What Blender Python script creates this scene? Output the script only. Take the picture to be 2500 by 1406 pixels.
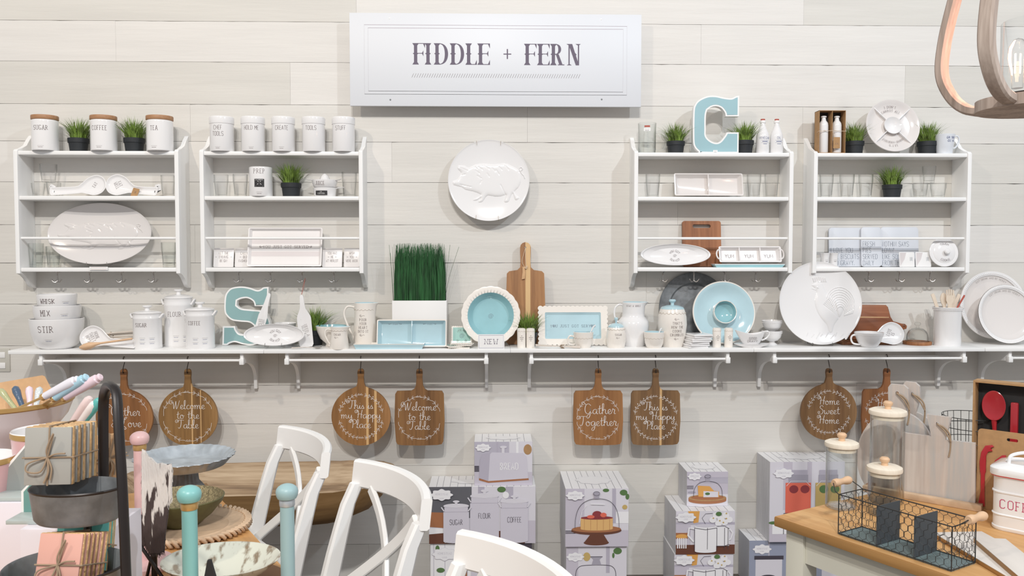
import bpy, bmesh, math, random
from mathutils import Matrix, Vector
from mathutils.geometry import tessellate_polygon
R = math.radians
sin, cos, pi = math.sin, math.cos, math.pi
random.seed(7)
for o in list(bpy.data.objects):
    bpy.data.objects.remove(o)
SC = bpy.context.scene
COL = SC.collection

# ---------------------------------------------------------------- camera
F, PITCH, YAW, ROLL = 2060.15, .0434, .0241, .0008
CX, CD, CH = -.0913, 4.3556, 1.70

def _dir(r, u2, f):
    fw = f*cos(PITCH) + u2*sin(PITCH)
    u = -f*sin(PITCH) + u2*cos(PITCH)
    return Vector((r*cos(YAW) + fw*sin(YAW), -r*sin(YAW) + fw*cos(YAW), u))

def ray(px, py):
    xi, yi = px-1250, py-703
    x = xi*cos(ROLL) + yi*sin(ROLL)
    y = -xi*sin(ROLL) + yi*cos(ROLL)
    return _dir(x, -y, F)

CAM = Vector((CX, -CD, CH))

def at(px, py, Y):
    "photo pixel -> point of the vertical plane standing Y in front of the back wall"
    d = ray(px, py)
    return CAM + d*((CD-Y)/d.y)

def on(px, py, z):
    "photo pixel -> point of the horizontal plane at height z"
    d = ray(px, py)
    return CAM + d*((z-CH)/d.z)

def ln(w, px, Y, rnd=False):
    "length in metres of w photo pixels across at px, on plane Y"
    v = (at(px+w/2, 613, Y)-at(px-w/2, 613, Y)).x
    return v/math.sqrt(1+((px-1200)/F)**2) if rnd else v

cam = bpy.data.cameras.new('camera')
cam.sensor_width = 36
cam.lens = F*36/2500
cam.clip_start = .05
cam.dof.use_dof = True
cam.dof.focus_distance = 3.5
cam.dof.aperture_fstop = 20
camo = bpy.data.objects.new('camera', cam)
COL.objects.link(camo)
rt, up, fd = _dir(1, 0, 0), _dir(0, 1, 0), _dir(0, 0, 1)
m3 = Matrix((rt, up, -fd)).transposed()
camo.matrix_world = Matrix.Translation(CAM) @ m3.to_4x4()
SC.camera = camo

# ---------------------------------------------------------------- light
W = bpy.data.worlds.new('world')
SC.world = W
W.use_nodes = True
bg = W.node_tree.nodes['Background']
bg.inputs[0].default_value = (.97, .975, 1, 1)
bg.inputs[1].default_value = .46

def spot(name, loc, target, power, size, colour=(1, 1, 1), shape='DISK'):
    l = bpy.data.lights.new(name, 'AREA')
    l.shape = shape
    l.size = size
    l.energy = power
    l.color = colour
    o = bpy.data.objects.new(name, l)
    COL.objects.link(o)
    o.location = loc
    o.rotation_euler = (Vector(target)-Vector(loc)).to_track_quat('-Z', 'Y').to_euler()
    return o

spot('track_light', (.0, -7.7, 6.2), (0, 0, .9), 170, .16, (1, .985, .965))
spot('track_light', (-.65, -7.7, 6.2), (-.3, 0, .9), 142, .16, (1, .95, .89))
spot('track_light', (3.4, -4.6, 4.9), (1.9, 0, 1.6), 85, .16, (.84, .92, 1))
spot('track_light', (-3.2, -4.4, 4.9), (-1.6, 0, 1.2), 60, .16, (1, .87, .72))
SC.view_settings.view_transform = 'Standard'
SC.view_settings.look = 'None'
SC.view_settings.exposure = .08
SC.view_settings.gamma = 1
SC.view_settings.use_curve_mapping = False

# ---------------------------------------------------------------- materials
MATS = {}

def lin(h):
    if isinstance(h, str):
        c = [int(h[i:i+2], 16)/255 for i in (0, 2, 4)]
    else:
        c = h
    return tuple((x/12.92 if x <= .04045 else ((x+.055)/1.055)**2.4) for x in c)+(1,)

def mat(name, col, rough=.5, metal=0, spec=.5, bump=0, bscale=60, var=0, vscale=8, col2=None,
        stretch=(1, 1, 1), coat=0, thr=None, sheen=0, zg=None):
    m = bpy.data.materials.new(name)
    m.use_nodes = True
    nt = m.node_tree
    b = nt.nodes['Principled BSDF']
    b.inputs['Base Color'].default_value = lin(col)
    b.inputs['Roughness'].default_value = rough
    b.inputs['Metallic'].default_value = metal
    b.inputs['Specular IOR Level'].default_value = spec
    b.inputs['Coat Weight'].default_value = coat
    b.inputs['Coat Roughness'].default_value = .08
    b.inputs['Sheen Weight'].default_value = sheen
    tc = nt.nodes.new('ShaderNodeTexCoord')
    mp = nt.nodes.new('ShaderNodeMapping')
    mp.inputs['Scale'].default_value = stretch
    nt.links.new(tc.outputs['Object'], mp.inputs[0])
    if var or col2:
        n = nt.nodes.new('ShaderNodeTexNoise')
        n.inputs['Scale'].default_value = vscale
        n.inputs['Detail'].default_value = 5
        nt.links.new(mp.outputs[0], n.inputs['Vector'])
        cr = nt.nodes.new('ShaderNodeValToRGB')
        lo, hi = thr or (.35, .65)
        cr.color_ramp.elements[0].position = lo
        cr.color_ramp.elements[1].position = hi
        c = lin(col)
        if col2:
            d = lin(col2)
        else:
            d = tuple(x*(1-var) for x in c[:3])+(1,)
        cr.color_ramp.elements[0].color = d
        cr.color_ramp.elements[1].color = c
        fac = n.outputs['Fac']
        if zg:      # the pattern itself changes with height (pale above, dark below)
            sx = nt.nodes.new('ShaderNodeSeparateXYZ')
            nt.links.new(tc.outputs['Object'], sx.inputs[0])
            a_ = nt.nodes.new('ShaderNodeMath')
            a_.operation = 'SUBTRACT'
            a_.inputs[1].default_value = zg[0]
            nt.links.new(sx.outputs[2], a_.inputs[0])
            b_ = nt.nodes.new('ShaderNodeMath')
            b_.operation = 'MULTIPLY_ADD'
            b_.inputs[1].default_value = zg[1]
            nt.links.new(a_.outputs[0], b_.inputs[0])
            nt.links.new(fac, b_.inputs[2])
            fac = b_.outputs[0]
        nt.links.new(fac, cr.inputs[0])
        nt.links.new(cr.outputs[0], b.inputs['Base Color'])
    if bump:
        n = nt.nodes.new('ShaderNodeTexNoise')
        n.inputs['Scale'].default_value = bscale
        n.inputs['Detail'].default_value = 4
        nt.links.new(mp.outputs[0], n.inputs['Vector'])
        bp = nt.nodes.new('ShaderNodeBump')
        bp.inputs['Strength'].default_value = bump
        bp.inputs['Distance'].default_value = .004
        nt.links.new(n.outputs['Fac'], bp.inputs['Height'])
        nt.links.new(bp.outputs[0], b.inputs['Normal'])
    MATS[name] = m
    return m

def wood(name, light, mid, dark, axis='z', stripes=(), stripe_col='d2ab78', rough=.5, scale=26, planks=0):
    "wood whose grain runs along one axis, with pale sapwood strips (centre, half width) across x"
    m = bpy.data.materials.new(name)
    m.use_nodes = True
    nt = m.node_tree
    N, L = nt.nodes, nt.links
    b = N['Principled BSDF']
    b.inputs['Roughness'].default_value = rough
    tc = N.new('ShaderNodeTexCoord')
    mp = N.new('ShaderNodeMapping')
    s = [1, 1, 1]
    s['xyz'.index(axis)] = .06
    mp.inputs['Scale'].default_value = s
    L.new(tc.outputs['Object'], mp.inputs[0])
    n = N.new('ShaderNodeTexNoise')
    n.inputs['Scale'].default_value = scale
    n.inputs['Detail'].default_value = 6
    n.inputs['Distortion'].default_value = .6
    L.new(mp.outputs[0], n.inputs['Vector'])
    n2 = N.new('ShaderNodeTexNoise')
    n2.inputs['Scale'].default_value = scale*7
    n2.inputs['Detail'].default_value = 3
    L.new(mp.outputs[0], n2.inputs['Vector'])
    mx = N.new('ShaderNodeMix')
    mx.inputs[0].default_value = .3
    L.new(n.outputs['Fac'], mx.inputs[2])
    L.new(n2.outputs['Fac'], mx.inputs[3])
    cr = N.new('ShaderNodeValToRGB')
    e = cr.color_ramp.elements
    e[0].position = .33
    e[0].color = lin(dark)
    e[1].position = .66
    e[1].color = lin(light)
    k = e.new(.5)
    k.color = lin(mid)
    L.new(mx.outputs[0], cr.inputs[0])
    out = cr.outputs[0]
    sx = N.new('ShaderNodeSeparateXYZ')
    L.new(tc.outputs['Object'], sx.inputs[0])
    for c, hw in stripes:
        a = N.new('ShaderNodeMath')
        a.operation = 'COMPARE'
        L.new(sx.outputs[0], a.inputs[0])
        a.inputs[1].default_value = c
        a.inputs[2].default_value = hw
        q = N.new('ShaderNodeMix')
        q.data_type = 'RGBA'
        L.new(a.outputs[0], q.inputs[0])
        L.new(out, q.inputs[6])
        q.inputs[7].default_value = lin(stripe_col)
        out = q.outputs[2]
    L.new(out, b.inputs['Base Color'])
    MATS[name] = m
    return m

def glass(name, tint=(1, 1, 1), rough=.02, base=.02, edge=(.55, .58, .57)):
    "thin clear glass: fresnel mix of see-through and mirror"
    m = bpy.data.materials.new(name)
    m.use_nodes = True
    nt = m.node_tree
    N, L = nt.nodes, nt.links
    N.remove(N['Principled BSDF'])
    t = N.new('ShaderNodeBsdfTransparent')
    ab = N.new('ShaderNodeMix')
    ab.data_type = 'RGBA'
    ab.inputs[6].default_value = tint+(1,)
    ab.inputs[7].default_value = edge+(1,)
    L.new(ab.outputs[2], t.inputs[0])
    g = N.new('ShaderNodeBsdfGlossy')
    g.inputs['Roughness'].default_value = rough
    f = N.new('ShaderNodeLayerWeight')
    f.inputs[0].default_value = .5
    pw = N.new('ShaderNodeMath')
    pw.operation = 'POWER'
    pw.inputs[1].default_value = 2.6
    L.new(f.outputs['Facing'], pw.inputs[0])
    mu = N.new('ShaderNodeMath')
    mu.operation = 'MULTIPLY_ADD'
    mu.inputs[1].default_value = .8
    mu.inputs[2].default_value = base
    L.new(pw.outputs[0], mu.inputs[0])
    p2 = N.new('ShaderNodeMath')
    p2.operation = 'POWER'
    p2.inputs[1].default_value = 4
    L.new(f.outputs['Facing'], p2.inputs[0])
    L.new(p2.outputs[0], ab.inputs[0])
    x = N.new('ShaderNodeMixShader')
    L.new(mu.outputs[0], x.inputs[0])
    L.new(t.outputs[0], x.inputs[1])
    L.new(g.outputs[0], x.inputs[2])
    L.new(x.outputs[0], N['Material Output'].inputs[0])
    MATS[name] = m
    return m

def emit(name, col, s):
    m = bpy.data.materials.new(name)
    m.use_nodes = True
    b = m.node_tree.nodes['Principled BSDF']
    b.inputs['Base Color'].default_value = lin(col)
    b.inputs['Emission Color'].default_value = lin(col)
    b.inputs['Emission Strength'].default_value = s
    MATS[name] = m

mat('plank_a', 'dedbd5', .55, bump=.25, bscale=22, stretch=(.25, 1, 3), var=.06, vscale=5)
mat('plank_b', 'd9d6cf', .55, bump=.25, bscale=22, stretch=(.25, 1, 3), var=.07, vscale=4)
mat('plank_c', 'e2dfda', .55, bump=.25, bscale=22, stretch=(.25, 1, 3), var=.05, vscale=6)
mat('gap', '4a3f38', .9)
mat('floor', '6b625a', .5, var=.2, vscale=3)
mat('paint', 'f4f4f3', .38)
mat('ceramic', 'edecec', .12, coat=.3)
mat('cream', 'efe9e1', .16, coat=.3)
mat('matte_white', 'ecebea', .4)
mat('sign', 'dfe2e7', .45)
mat('sign_ink', '665d6e', .6)
mat('sign_line', '94808c', .6)
mat('ink', '6d5f5e', .6)
mat('thin_ink', '7a706c', .6)
mat('blue_ink', '5f6a92', .6)
mat('grey_ink', '6d7684', .6)
mat('pot', '23272b', .6, bump=.3, bscale=40)
mat('grass', '88a64a', .45, var=.8, vscale=28, thr=(.3, .6))
mat('grass_dark', '2f6a38', .45, var=.65, vscale=60, stretch=(1, 1, .15), thr=(.35, .65))
mat('soil', '1f2a18', .9)
mat('cork', 'a98563', .7, bump=.4, bscale=120, var=.25, vscale=40)
mat('teal_paint', '8fb3b4', .5, var=.05)
mat('blue_paint', '9ec3cb', .5, var=.05)
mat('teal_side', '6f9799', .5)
mat('aqua', 'bfdde6', .1, coat=.4, var=.12, vscale=5)
mat('aqua_deep', 'a0ced5', .1, coat=.4, var=.15, vscale=6)
mat('sage', '9cc6bd', .2, coat=.2)
mat('steel', 'b9b4b0', .25, metal=1)
mat('dark_steel', '5a5450', .4, metal=.8)
mat('zinc', '8c9093', .5, metal=.25, var=.4, vscale=26, bump=.2, bscale=30)
mat('zinc_light', 'c8d1d8', .35, metal=.45, var=.3, vscale=20)
mat('black_metal', '2b2625', .4, metal=.3)
mat('wire', '3f4040', .45, metal=.5)
mat('slate', '474c50', .7)
mat('slate_base', '6f7f80', .6)
mat('kraft', 'b48d62', .8, var=.12, vscale=60)
mat('kraft_light', 'd2aa80', .8, var=.1, vscale=50)
mat('twine', '9c8770', .9)
mat('twine_pale', 'd9c3a8', .9)
mat('black_card', '2a2a2b', .8)
mat('red', 'ae2832', .25, coat=.3)
mat('red_ink', 'c0476a', .6)
mat('red_line', 'd0403c', .5)
mat('bare_wood', 'ecdcc8', .6, var=.12, vscale=14, stretch=(1, 8, 1))
mat('beech', 'e3bd98', .5, var=.15, vscale=20)
mat('lid_wood', 'efe4d2', .6, var=.08, vscale=16, stretch=(8, 1, 1))
mat('pale_board', 'e4ded7', .5, var=.08, vscale=9, stretch=(.2, 3, 1))
mat('bleached', 'ddd3c8', .6, var=.15, vscale=10)
mat('gold', 'c7a267', .3, metal=.45)
mat('gold_leaf', 'e6ba82', .4, metal=.15, bump=.6, bscale=90, var=.35, vscale=70)
mat('pink', 'e4bdbb', .35)
mat('pink_glaze', 'dfb3b4', .25, coat=.3)
mat('pale_pink', 'e8d2d0', .25, coat=.3)
mat('lilac', 'ead3dc', .2, coat=.3)
mat('blush', 'ebe2df', .3, coat=.2)
mat('sky_glaze', 'aed3e2', .2, coat=.3)
mat('white_glaze', 'e6e4ec', .2, coat=.3)
mat('teal_handle', '5fb5b0', .35)
mat('teal_post', '86c2c0', .35)
mat('grey_post', '9dbcc0', .4)
mat('rose_card', 'd9a596', .6)
mat('grey_card', 'a6a59f', .6)
mat('teal_card', '6fc4bb', .6)
mat('teal_board', '6f9d96', .6)
mat('grey_board', '969a97', .6)
mat('board_floor', 'b3bdbb', .5)
mat('riser', 'e4dfe6', .6)
mat('navy', '4b6078', .15, coat=.4, bump=.5, bscale=120)
mat('green_glaze', 'b2b489', .2, coat=.4, bump=.4, bscale=120)
mat('clear_resin', 'cfd6d8', .1, coat=.6, bump=.8, bscale=120)
mat('olive', '5c5a35', .5, var=.2, vscale=40)
mat('glitter', 'a79a76', .3, metal=.4, bump=1, bscale=260, var=.5, vscale=120)
mat('driftwood', 'd5b899', .7, var=.25, vscale=18)
mat('driftwood_dark', '8d6a4c', .8)
mat('hide', 'dcd6d0', .7, col2='463a38', vscale=26, thr=(.49, .53), stretch=(2.6, 2.6, .45), bump=.6, bscale=90, zg=(.225, 1.5))
mat('hide_plate', 'd4d6c8', .25, col2='8a7a64', vscale=22, thr=(.36, .48), stretch=(2, 1, 1), coat=.5)
mat('cowhair', '4a3f3f', .6)
mat('chair', 'f0f0ef', .35)
mat('island_paint', 'd9d7c9', .5)
mat('enamel', 'e0e4ea', .15, coat=.5)
mat('black_label', '2a282a', .6)
mat('tin', 'eeeeee', .2, coat=.5)
mat('oval_ceramic', 'dedad8', .14, coat=.4)
mat('tray_white', 'e9e6e5', .3)
mat('plaque', 'd6dae1', .45)
mat('tray_band', 'dad3d3', .3)
mat('rose_glaze', 'e3dedb', .12, coat=.4)
mat('outlet', 'c9c7be', .4)
mat('brick_red', 'b35a4c', .6)
mat('carton_side', 'd8d8dc', .6, bump=.3, bscale=14, stretch=(1, 1, .1), var=.12, vscale=12)
mat('carton_top', 'eeeef0', .5)
mat('carton_line', '73707e', .6)
for k, c in dict(p_wall='bdb9c6', p_dark='66666c', p_pale='dddae2', p_white='f0eff2', p_pot='d3cfda', p_shade='b9b4c2',
                 p_wood='a8714f', p_darkwood='6b4436', p_cake='e0b478', p_berry='8f3e42', p_leaf='5b7a4c', p_cheese='e0a75c',
                 p_coral='e2705c', p_lemon='c7ac6e', p_line='4b4650', p_glass='a9a5b2', p_table='c9c3cf', p_slate='9aa0b4').items():
    mat(k, c, .35)
wood('oak', 'd9ac74', 'cc9b62', 'b9854f', 'x', scale=10)
wood('oak_edge', 'b98c55', 'a97d49', '93693b', 'x', scale=10)
mat('scallop', 'c4b9ad', .4)
wood('board_brown', 'a8754c', '99653e', '7c4c2d', scale=14)
wood('trough', 'cdb89c', 'a89074', '6e5a48', 'x', scale=12, rough=.8)
wood('trough_out', '9c7a50', '87673f', '6b4e30', 'x', scale=8, rough=.8)
wood('whitewash', 'd6cfc8', 'c5bab2', 'aab0b2', scale=12, rough=.6)
wood('lantern_wood', 'c8baaf', 'ae9e93', '918379', scale=20, rough=.8)
glass('glass')
glass('glass_thick', (.985, .992, .99), base=.025)
glass('glass_green', (.98, .988, .982), base=.025)
emit('filament', 'ffdcae', 14)

# ---------------------------------------------------------------- mesh tools
class M:
    def __init__(s):
        s.v, s.f, s.mi, s.mats = [], [], [], []
        s.T = Matrix()

    def idx(s, m):
        if m not in s.mats:
            s.mats.append(m)
        return s.mats.index(m)

    def add(s, vs, fs, m, T=None):
        b = len(s.v)
        T = s.T @ T if T is not None else s.T
        s.v += [T @ Vector(v) for v in vs]
        k = s.idx(m)
        for f in fs:
            s.f.append([b+i for i in f])
            s.mi.append(k)
        return s

    def box(s, x0, x1, y0, y1, z0, z1, m, bev=0, T=None, seg=2):
        if not bev:
            vs = [(x, y, z) for x in (x0, x1) for y in (y0, y1) for z in (z0, z1)]
            return s.add(vs, [(0, 1, 3, 2), (4, 6, 7, 5), (0, 4, 5, 1), (2, 3, 7, 6), (0, 2, 6, 4), (1, 5, 7, 3)], m, T)
        bm = bmesh.new()
        bmesh.ops.create_cube(bm, size=1)
        for v in bm.verts:
            v.co = Vector(((x0+x1)/2+v.co.x*(x1-x0), (y0+y1)/2+v.co.y*(y1-y0), (z0+z1)/2+v.co.z*(z1-z0)))
        bmesh.ops.bevel(bm, geom=bm.edges[:], offset=bev, segments=seg, affect='EDGES', profile=.5)
        return s.bm(bm, m, T)

    def bm(s, bm, m, T=None):
        bm.verts.index_update()
        s.add([v.co.copy() for v in bm.verts], [[v.index for v in f.verts] for f in bm.faces], m, T)
        bm.free()
        return s

    def prism(s, pts, y0, y1, m, bev=0, holes=None, T=None, seg=2, side=None):
        "outline in x,z standing between y0 (back) and y1 (front)"
        a = sum(pts[i][0]*pts[(i+1) % len(pts)][1]-pts[(i+1) % len(pts)][0]*pts[i][1] for i in range(len(pts)))
        if a < 0:
            pts = pts[::-1]
        if holes:
            loops = [pts]+holes
            vs = [(p[0], y1, p[1]) for l in loops for p in l]
            n = len(vs)
            tri = tessellate_polygon([[Vector((p[0], p[1], 0)) for p in l] for l in loops])
            fs = [list(t) for t in tri]
            vs += [(v[0], y0, v[2]) for v in vs]
            s.add(vs, fs+[[i+n for i in t][::-1] for t in fs], m, T)
            sf = []
            b = 0
            for l in loops:
                for i in range(len(l)):
                    j = (i+1) % len(l)
                    sf.append((b+i, b+j, b+j+n, b+i+n))
                b += len(l)
            return s.add(vs, sf, side or m, T)
        bm = bmesh.new()
        fr = [bm.verts.new((p[0], y1, p[1])) for p in pts]
        bk = [bm.verts.new((p[0], y0, p[1])) for p in pts]
        n = len(pts)
        bm.faces.new(fr)
        bm.faces.new(bk[::-1])
        for i in range(n):
            j = (i+1) % n
            bm.faces.new((fr[j], fr[i], bk[i], bk[j]))
        if bev:
            ed = [e for e in bm.edges if abs(e.verts[0].co.y-e.verts[1].co.y) < 1e-9]
            bmesh.ops.bevel(bm, geom=ed, offset=bev, segments=seg, affect='EDGES', profile=.5)
        return s.bm(bm, m, T)

    def lathe(s, prof, m, seg=48, T=None, ms=None, sx=1, sy=1, wob=None):
        vs, rows = [], []
        for k, (r, z) in enumerate(prof):
            if r < 1e-6:
                rows.append([len(vs)])
                vs.append((0, 0, z))
            else:
                row = []
                for i in range(seg):
                    a = 2*pi*i/seg
                    q = r*(wob(a, k) if wob else 1)
                    row.append(len(vs))
                    vs.append((q*cos(a)*sx, q*sin(a)*sy, z))
                rows.append(row)
        for k in range(len(rows)-1):
            a, b = rows[k], rows[k+1]
            fs = []
            for i in range(seg):
                j = (i+1) % seg
                if len(a) == 1 and len(b) == 1:
                    break
                if len(a) == 1:
                    fs.append((a[0], b[j], b[i]))
                elif len(b) == 1:
                    fs.append((a[i], a[j], b[0]))
                else:
                    fs.append((a[i], a[j], b[j], b[i]))
            used = sorted({i for f in fs for i in f})
            mp = {o: n for n, o in enumerate(used)}
            s.add([vs[i] for i in used], [[mp[i] for i in f] for f in fs], ms[k] if ms else m, T)
        return s

    def tube(s, pts, r, m, seg=8, closed=False, T=None, flat=1):
        pts = [Vector(p) for p in pts]
        n = len(pts)
        rr = r if isinstance(r, (list, tuple)) else [r]*n
        vs = []
        up_ = None
        for i, p in enumerate(pts):
            a = pts[(i-1) % n] if (closed or i > 0) else p
            b = pts[(i+1) % n] if (closed or i < n-1) else p
            t = (b-a).normalized() if (b-a).length > 1e-9 else Vector((0, 0, 1))
            if up_ is None:
                up_ = Vector((0, 0, 1)) if abs(t.z) < .9 else Vector((0, 1, 0))
            u = t.cross(up_)
            if u.length < 1e-6:
                u = t.cross(Vector((1, 0, .1)))
            u.normalize()
            w = u.cross(t).normalized()
            up_ = w
            for k in range(seg):
                c = 2*pi*k/seg
                vs.append(p+u*cos(c)*rr[i]+w*sin(c)*rr[i]*flat)
        fs = []
        for i in range(n if closed else n-1):
            for k in range(seg):
                a, b = i*seg+k, i*seg+(k+1) % seg
                c, d = ((i+1) % n)*seg+(k+1) % seg, ((i+1) % n)*seg+k
                fs.append((a, b, c, d))
        if not closed:
            fs.append(tuple(range(seg))[::-1])
            fs.append(tuple((n-1)*seg+k for k in range(seg)))
        return s.add(vs, fs, m, T)

    def sweep(s, pts, frames, w, h, m, T=None):
        "rectangular bar along pts; frames = (side, up) per point"
        vs, fs = [], []
        n = len(pts)
        for i in range(n):
            p, (u, q) = Vector(pts[i]), frames[i]
            ww = w[i] if isinstance(w, (list, tuple)) else w
            hh = h[i] if isinstance(h, (list, tuple)) else h
            b = min(ww, hh)*.2
            x, y = ww/2, hh/2
            for a, c in ((-x+b, -y), (x-b, -y), (x, -y+b), (x, y-b), (x-b, y), (-x+b, y), (-x, y-b), (-x, -y+b)):
                vs.append(p+u*a+q*c)
        for i in range(n-1):
            for k in range(8):
                fs.append((i*8+k, i*8+(k+1) % 8, (i+1)*8+(k+1) % 8, (i+1)*8+k))
        fs += [tuple(range(8))[::-1], tuple((n-1)*8+k for k in range(8))]
        return s.add(vs, fs, m, T)

    def line(s, pts, w, m, fn, k=0, sub=None):
        "flat printed stroke; fn maps (u, v) to a point on the surface"
        if sub:
            q = [pts[0]]
            for a, b in zip(pts, pts[1:]):
                d = math.hypot(b[0]-a[0], b[1]-a[1])
                c = max(1, int(d/sub))
                q += [(a[0]+(b[0]-a[0])*i/c, a[1]+(b[1]-a[1])*i/c) for i in range(1, c+1)]
            pts = q
        n = len(pts)
        if n < 2:
            return s
        vs = []
        for i in range(n):
            a, b = pts[max(0, i-1)], pts[min(n-1, i+1)]
            dx, dy = b[0]-a[0], b[1]-a[1]
            d = math.hypot(dx, dy) or 1
            ww = w*(1+k*max(0, abs(dy)/d-.3)*(1 if dy < 0 else .25)) if k else w
            nx, ny = -dy/d*ww/2, dx/d*ww/2
            vs += [fn(pts[i][0]+nx, pts[i][1]+ny), fn(pts[i][0]-nx, pts[i][1]-ny)]
        s.lc = getattr(s, 'lc', 0)+1
        vs = [Vector(v)-Vector((0, 1.1e-5*(s.lc % 15), 0)) for v in vs]     # keeps crossing strokes from lying in one plane
        return s.add(vs, [(2*i, 2*i+1, 2*i+3, 2*i+2) for i in range(n-1)], m)

    def poly(s, pts, m, fn):
        return s.add([fn(*p) for p in pts], [tuple(range(len(pts)))], m)

    def obj(s, name, parent=None, loc=None, rot=None, sharp=38, bevel=0):
        me = bpy.data.meshes.new(name)
        me.from_pydata([tuple(v) for v in s.v], [], s.f)
        for m in s.mats:
            me.materials.append(MATS[m])
        me.polygons.foreach_set('material_index', s.mi)
        me.validate()
        me.update()
        bm = bmesh.new()
        bm.from_mesh(me)
        bmesh.ops.remove_doubles(bm, verts=bm.verts[:], dist=2e-6)
        bm.to_mesh(me)
        bm.free()
        me.shade_smooth()
        me.set_sharp_from_angle(angle=R(sharp))
        o = bpy.data.objects.new(name, me)
        COL.objects.link(o)
        if parent:
            o.parent = parent
        if loc is not None:
            o.location = loc
        if rot:
            o.rotation_euler = rot
        return o

def tag(o, label, cat, group=None, kind=None):
    o['label'] = label
    o['category'] = cat
    if group:
        o['group'] = group
    if kind:
        o['kind'] = kind
    return o

def thing(name, label, cat, loc, rot=(0, 0, 0), group=None):
    o = bpy.data.objects.new(name, None)
    o.empty_display_size = .05
    COL.objects.link(o)
    o.location = loc
    o.rotation_euler = rot
    return tag(o, label, cat, group)

def dup(root, label, loc, rot=None, scale=None, group=None):
    def cp(o, par):
        c = o.copy()
        COL.objects.link(c)
        c.parent = par
        for ch in o.children:
            cp(ch, c)
        return c
    r = cp(root, None)
    r['label'] = label
    r.location = loc
    if rot is not None:
        r.rotation_euler = rot
    if scale is not None:
        r.scale = (scale,)*3 if isinstance(scale, (int, float)) else scale
    if group:
        r['group'] = group
    return r

def struct(o):
    o['kind'] = 'structure'
    return o

RX = Matrix.Rotation(pi/2, 4, 'X')     # turns a lathed plate to face the camera side (-y)
def TR(x=0, y=0, z=0): return Matrix.Translation((x, y, z))
def RO(a, ax): return Matrix.Rotation(a, 4, ax)

def cat(pts, n=6, closed=False):
    "smooth curve through points"
    P = [Vector(p) for p in pts]
    out = []
    N = len(P)
    for i in range(N if closed else N-1):
        p1, p2 = P[i], P[(i+1) % N]
        p0 = P[(i-1) % N] if (closed or i > 0) else p1
        p3 = P[(i+2) % N] if (closed or i < N-2) else p2
        for k in range(n):
            t = k/n
            out.append(tuple(.5*((2*p1)+(p2-p0)*t+(2*p0-5*p1+4*p2-p3)*t*t+(3*p1-p0-3*p2+p3)*t**3)))
    if not closed:
        out.append(tuple(P[-1]))
    return out

def ell(cx, cz, rx, rz, n=32, a0=0, a1=2*pi):
    return [(cx+rx*cos(a0+(a1-a0)*i/n), cz+rz*sin(a0+(a1-a0)*i/n)) for i in range(n if abs(a1-a0) > 6.28 else n+1)]

def rrect(x0, x1, z0, z1, r, n=5):
    out = []
    for cx, cz, a in ((x1-r, z1-r, 0), (x0+r, z1-r, pi/2), (x0+r, z0+r, pi), (x1-r, z0+r, 1.5*pi)):
        out += [(cx+r*cos(a+pi/2*i/n), cz+r*sin(a+pi/2*i/n)) for i in range(n+1)]
    return out

def flat(y=0, T=None):
    if T is None:
        return lambda u, v: (u, y, v)
    return lambda u, v: T @ Vector((u, y, v))

def cyl(r, a0=0, z0=0):
    "wraps print around a vertical cylinder, u=0 at angle a0 off the front"
    return lambda u, v: (r*sin(u/r+a0), -r*cos(u/r+a0), z0+v)

def surf(rf, a0=0):
    "wraps print around a turned body whose radius is rf(z)"
    return lambda u, v: (rf(v)*sin(u/rf(v)+a0), -rf(v)*cos(u/rf(v)+a0), v)

# ---------------------------------------------------------------- lettering
CAPS = {
 'A': (4, '00 26 40|12 32'), 'B': (4, '00 06 26 35 34 23 03|23 32 31 20 00'), 'C': (4, '45 36 16 05 01 10 30 41'),
 'D': (4, '00 06 26 45 41 20 00'), 'E': (3, '30 00 06 36|03 23'), 'F': (3, '00 06 36|03 23'), 'G': (4, '45 36 16 05 01 10 30 41 42 22'),
 'H': (4, '00 06|40 46|03 43'), 'I': (1, '00 06'), 'J': (3, '01 10 20 31 36'), 'K': (4, '00 06|46 02|13 40'), 'L': (3, '06 00 30'),
 'M': (4, '00 06 22 46 40'), 'N': (4, '00 06 40 46'), 'O': (4, '10 01 05 16 36 45 41 30 10'), 'P': (4, '00 06 26 35 34 23 03'),
 'R': (4, '00 06 26 35 34 23 03|13 40'), 'S': (4, '45 36 16 05 04 13 33 42 41 30 10 01'), 'T': (4, '20 26|06 46'),
 'U': (4, '06 01 10 30 41 46'), 'V': (4, '06 20 46'), 'W': (5, '06 10 24 40 56'), 'X': (4, '00 46|06 40'), 'Y': (4, '20 23 06|23 46'),
 'Z': (4, '06 46 00 40'), '!': (1, '06 02|00 01'), "'": (1, '06 04'), '-': (2, '03 23'), ',': (1, '00 01'), '.': (1, '00 01'),
 '5': (3, '36 06 03 24 33 31 20 00'), '0': (3, '10 01 05 16 26 35 31 20 10'), '1': (2, '04 16 10'), '6': (3, '36 16 04 01 10 20 31 32 23 03'),
 '3': (3, '06 36 14 33 31 20 00'), 'f': (2, '10 15 26|04 24'), 'o': (3, '10 01 03 14 24 33 31 20 10'), 'e': (3, '30 10 01 03 14 24 33 02'),
 't': (2, '16 11 20|04 24'), 'c': (3, '34 14 03 01 10 30'), 'r': (2, '00 04|03 14 24'), 'a': (3, '34 14 03 01 10 30|34 30'),
 'm': (4, '00 04|03 14 23 20|23 34 43 40'), 'i': (1, '00 04|05 06'), 's': (3, '34 04 03 32 30 00'), 'n': (3, '00 04|03 24 33 30')}
for k in list(CAPS):
    CAPS[k] = (CAPS[k][0], [[(int(p[0]), int(p[1])) for p in st.split()] for st in CAPS[k][1].split('|')])

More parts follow.
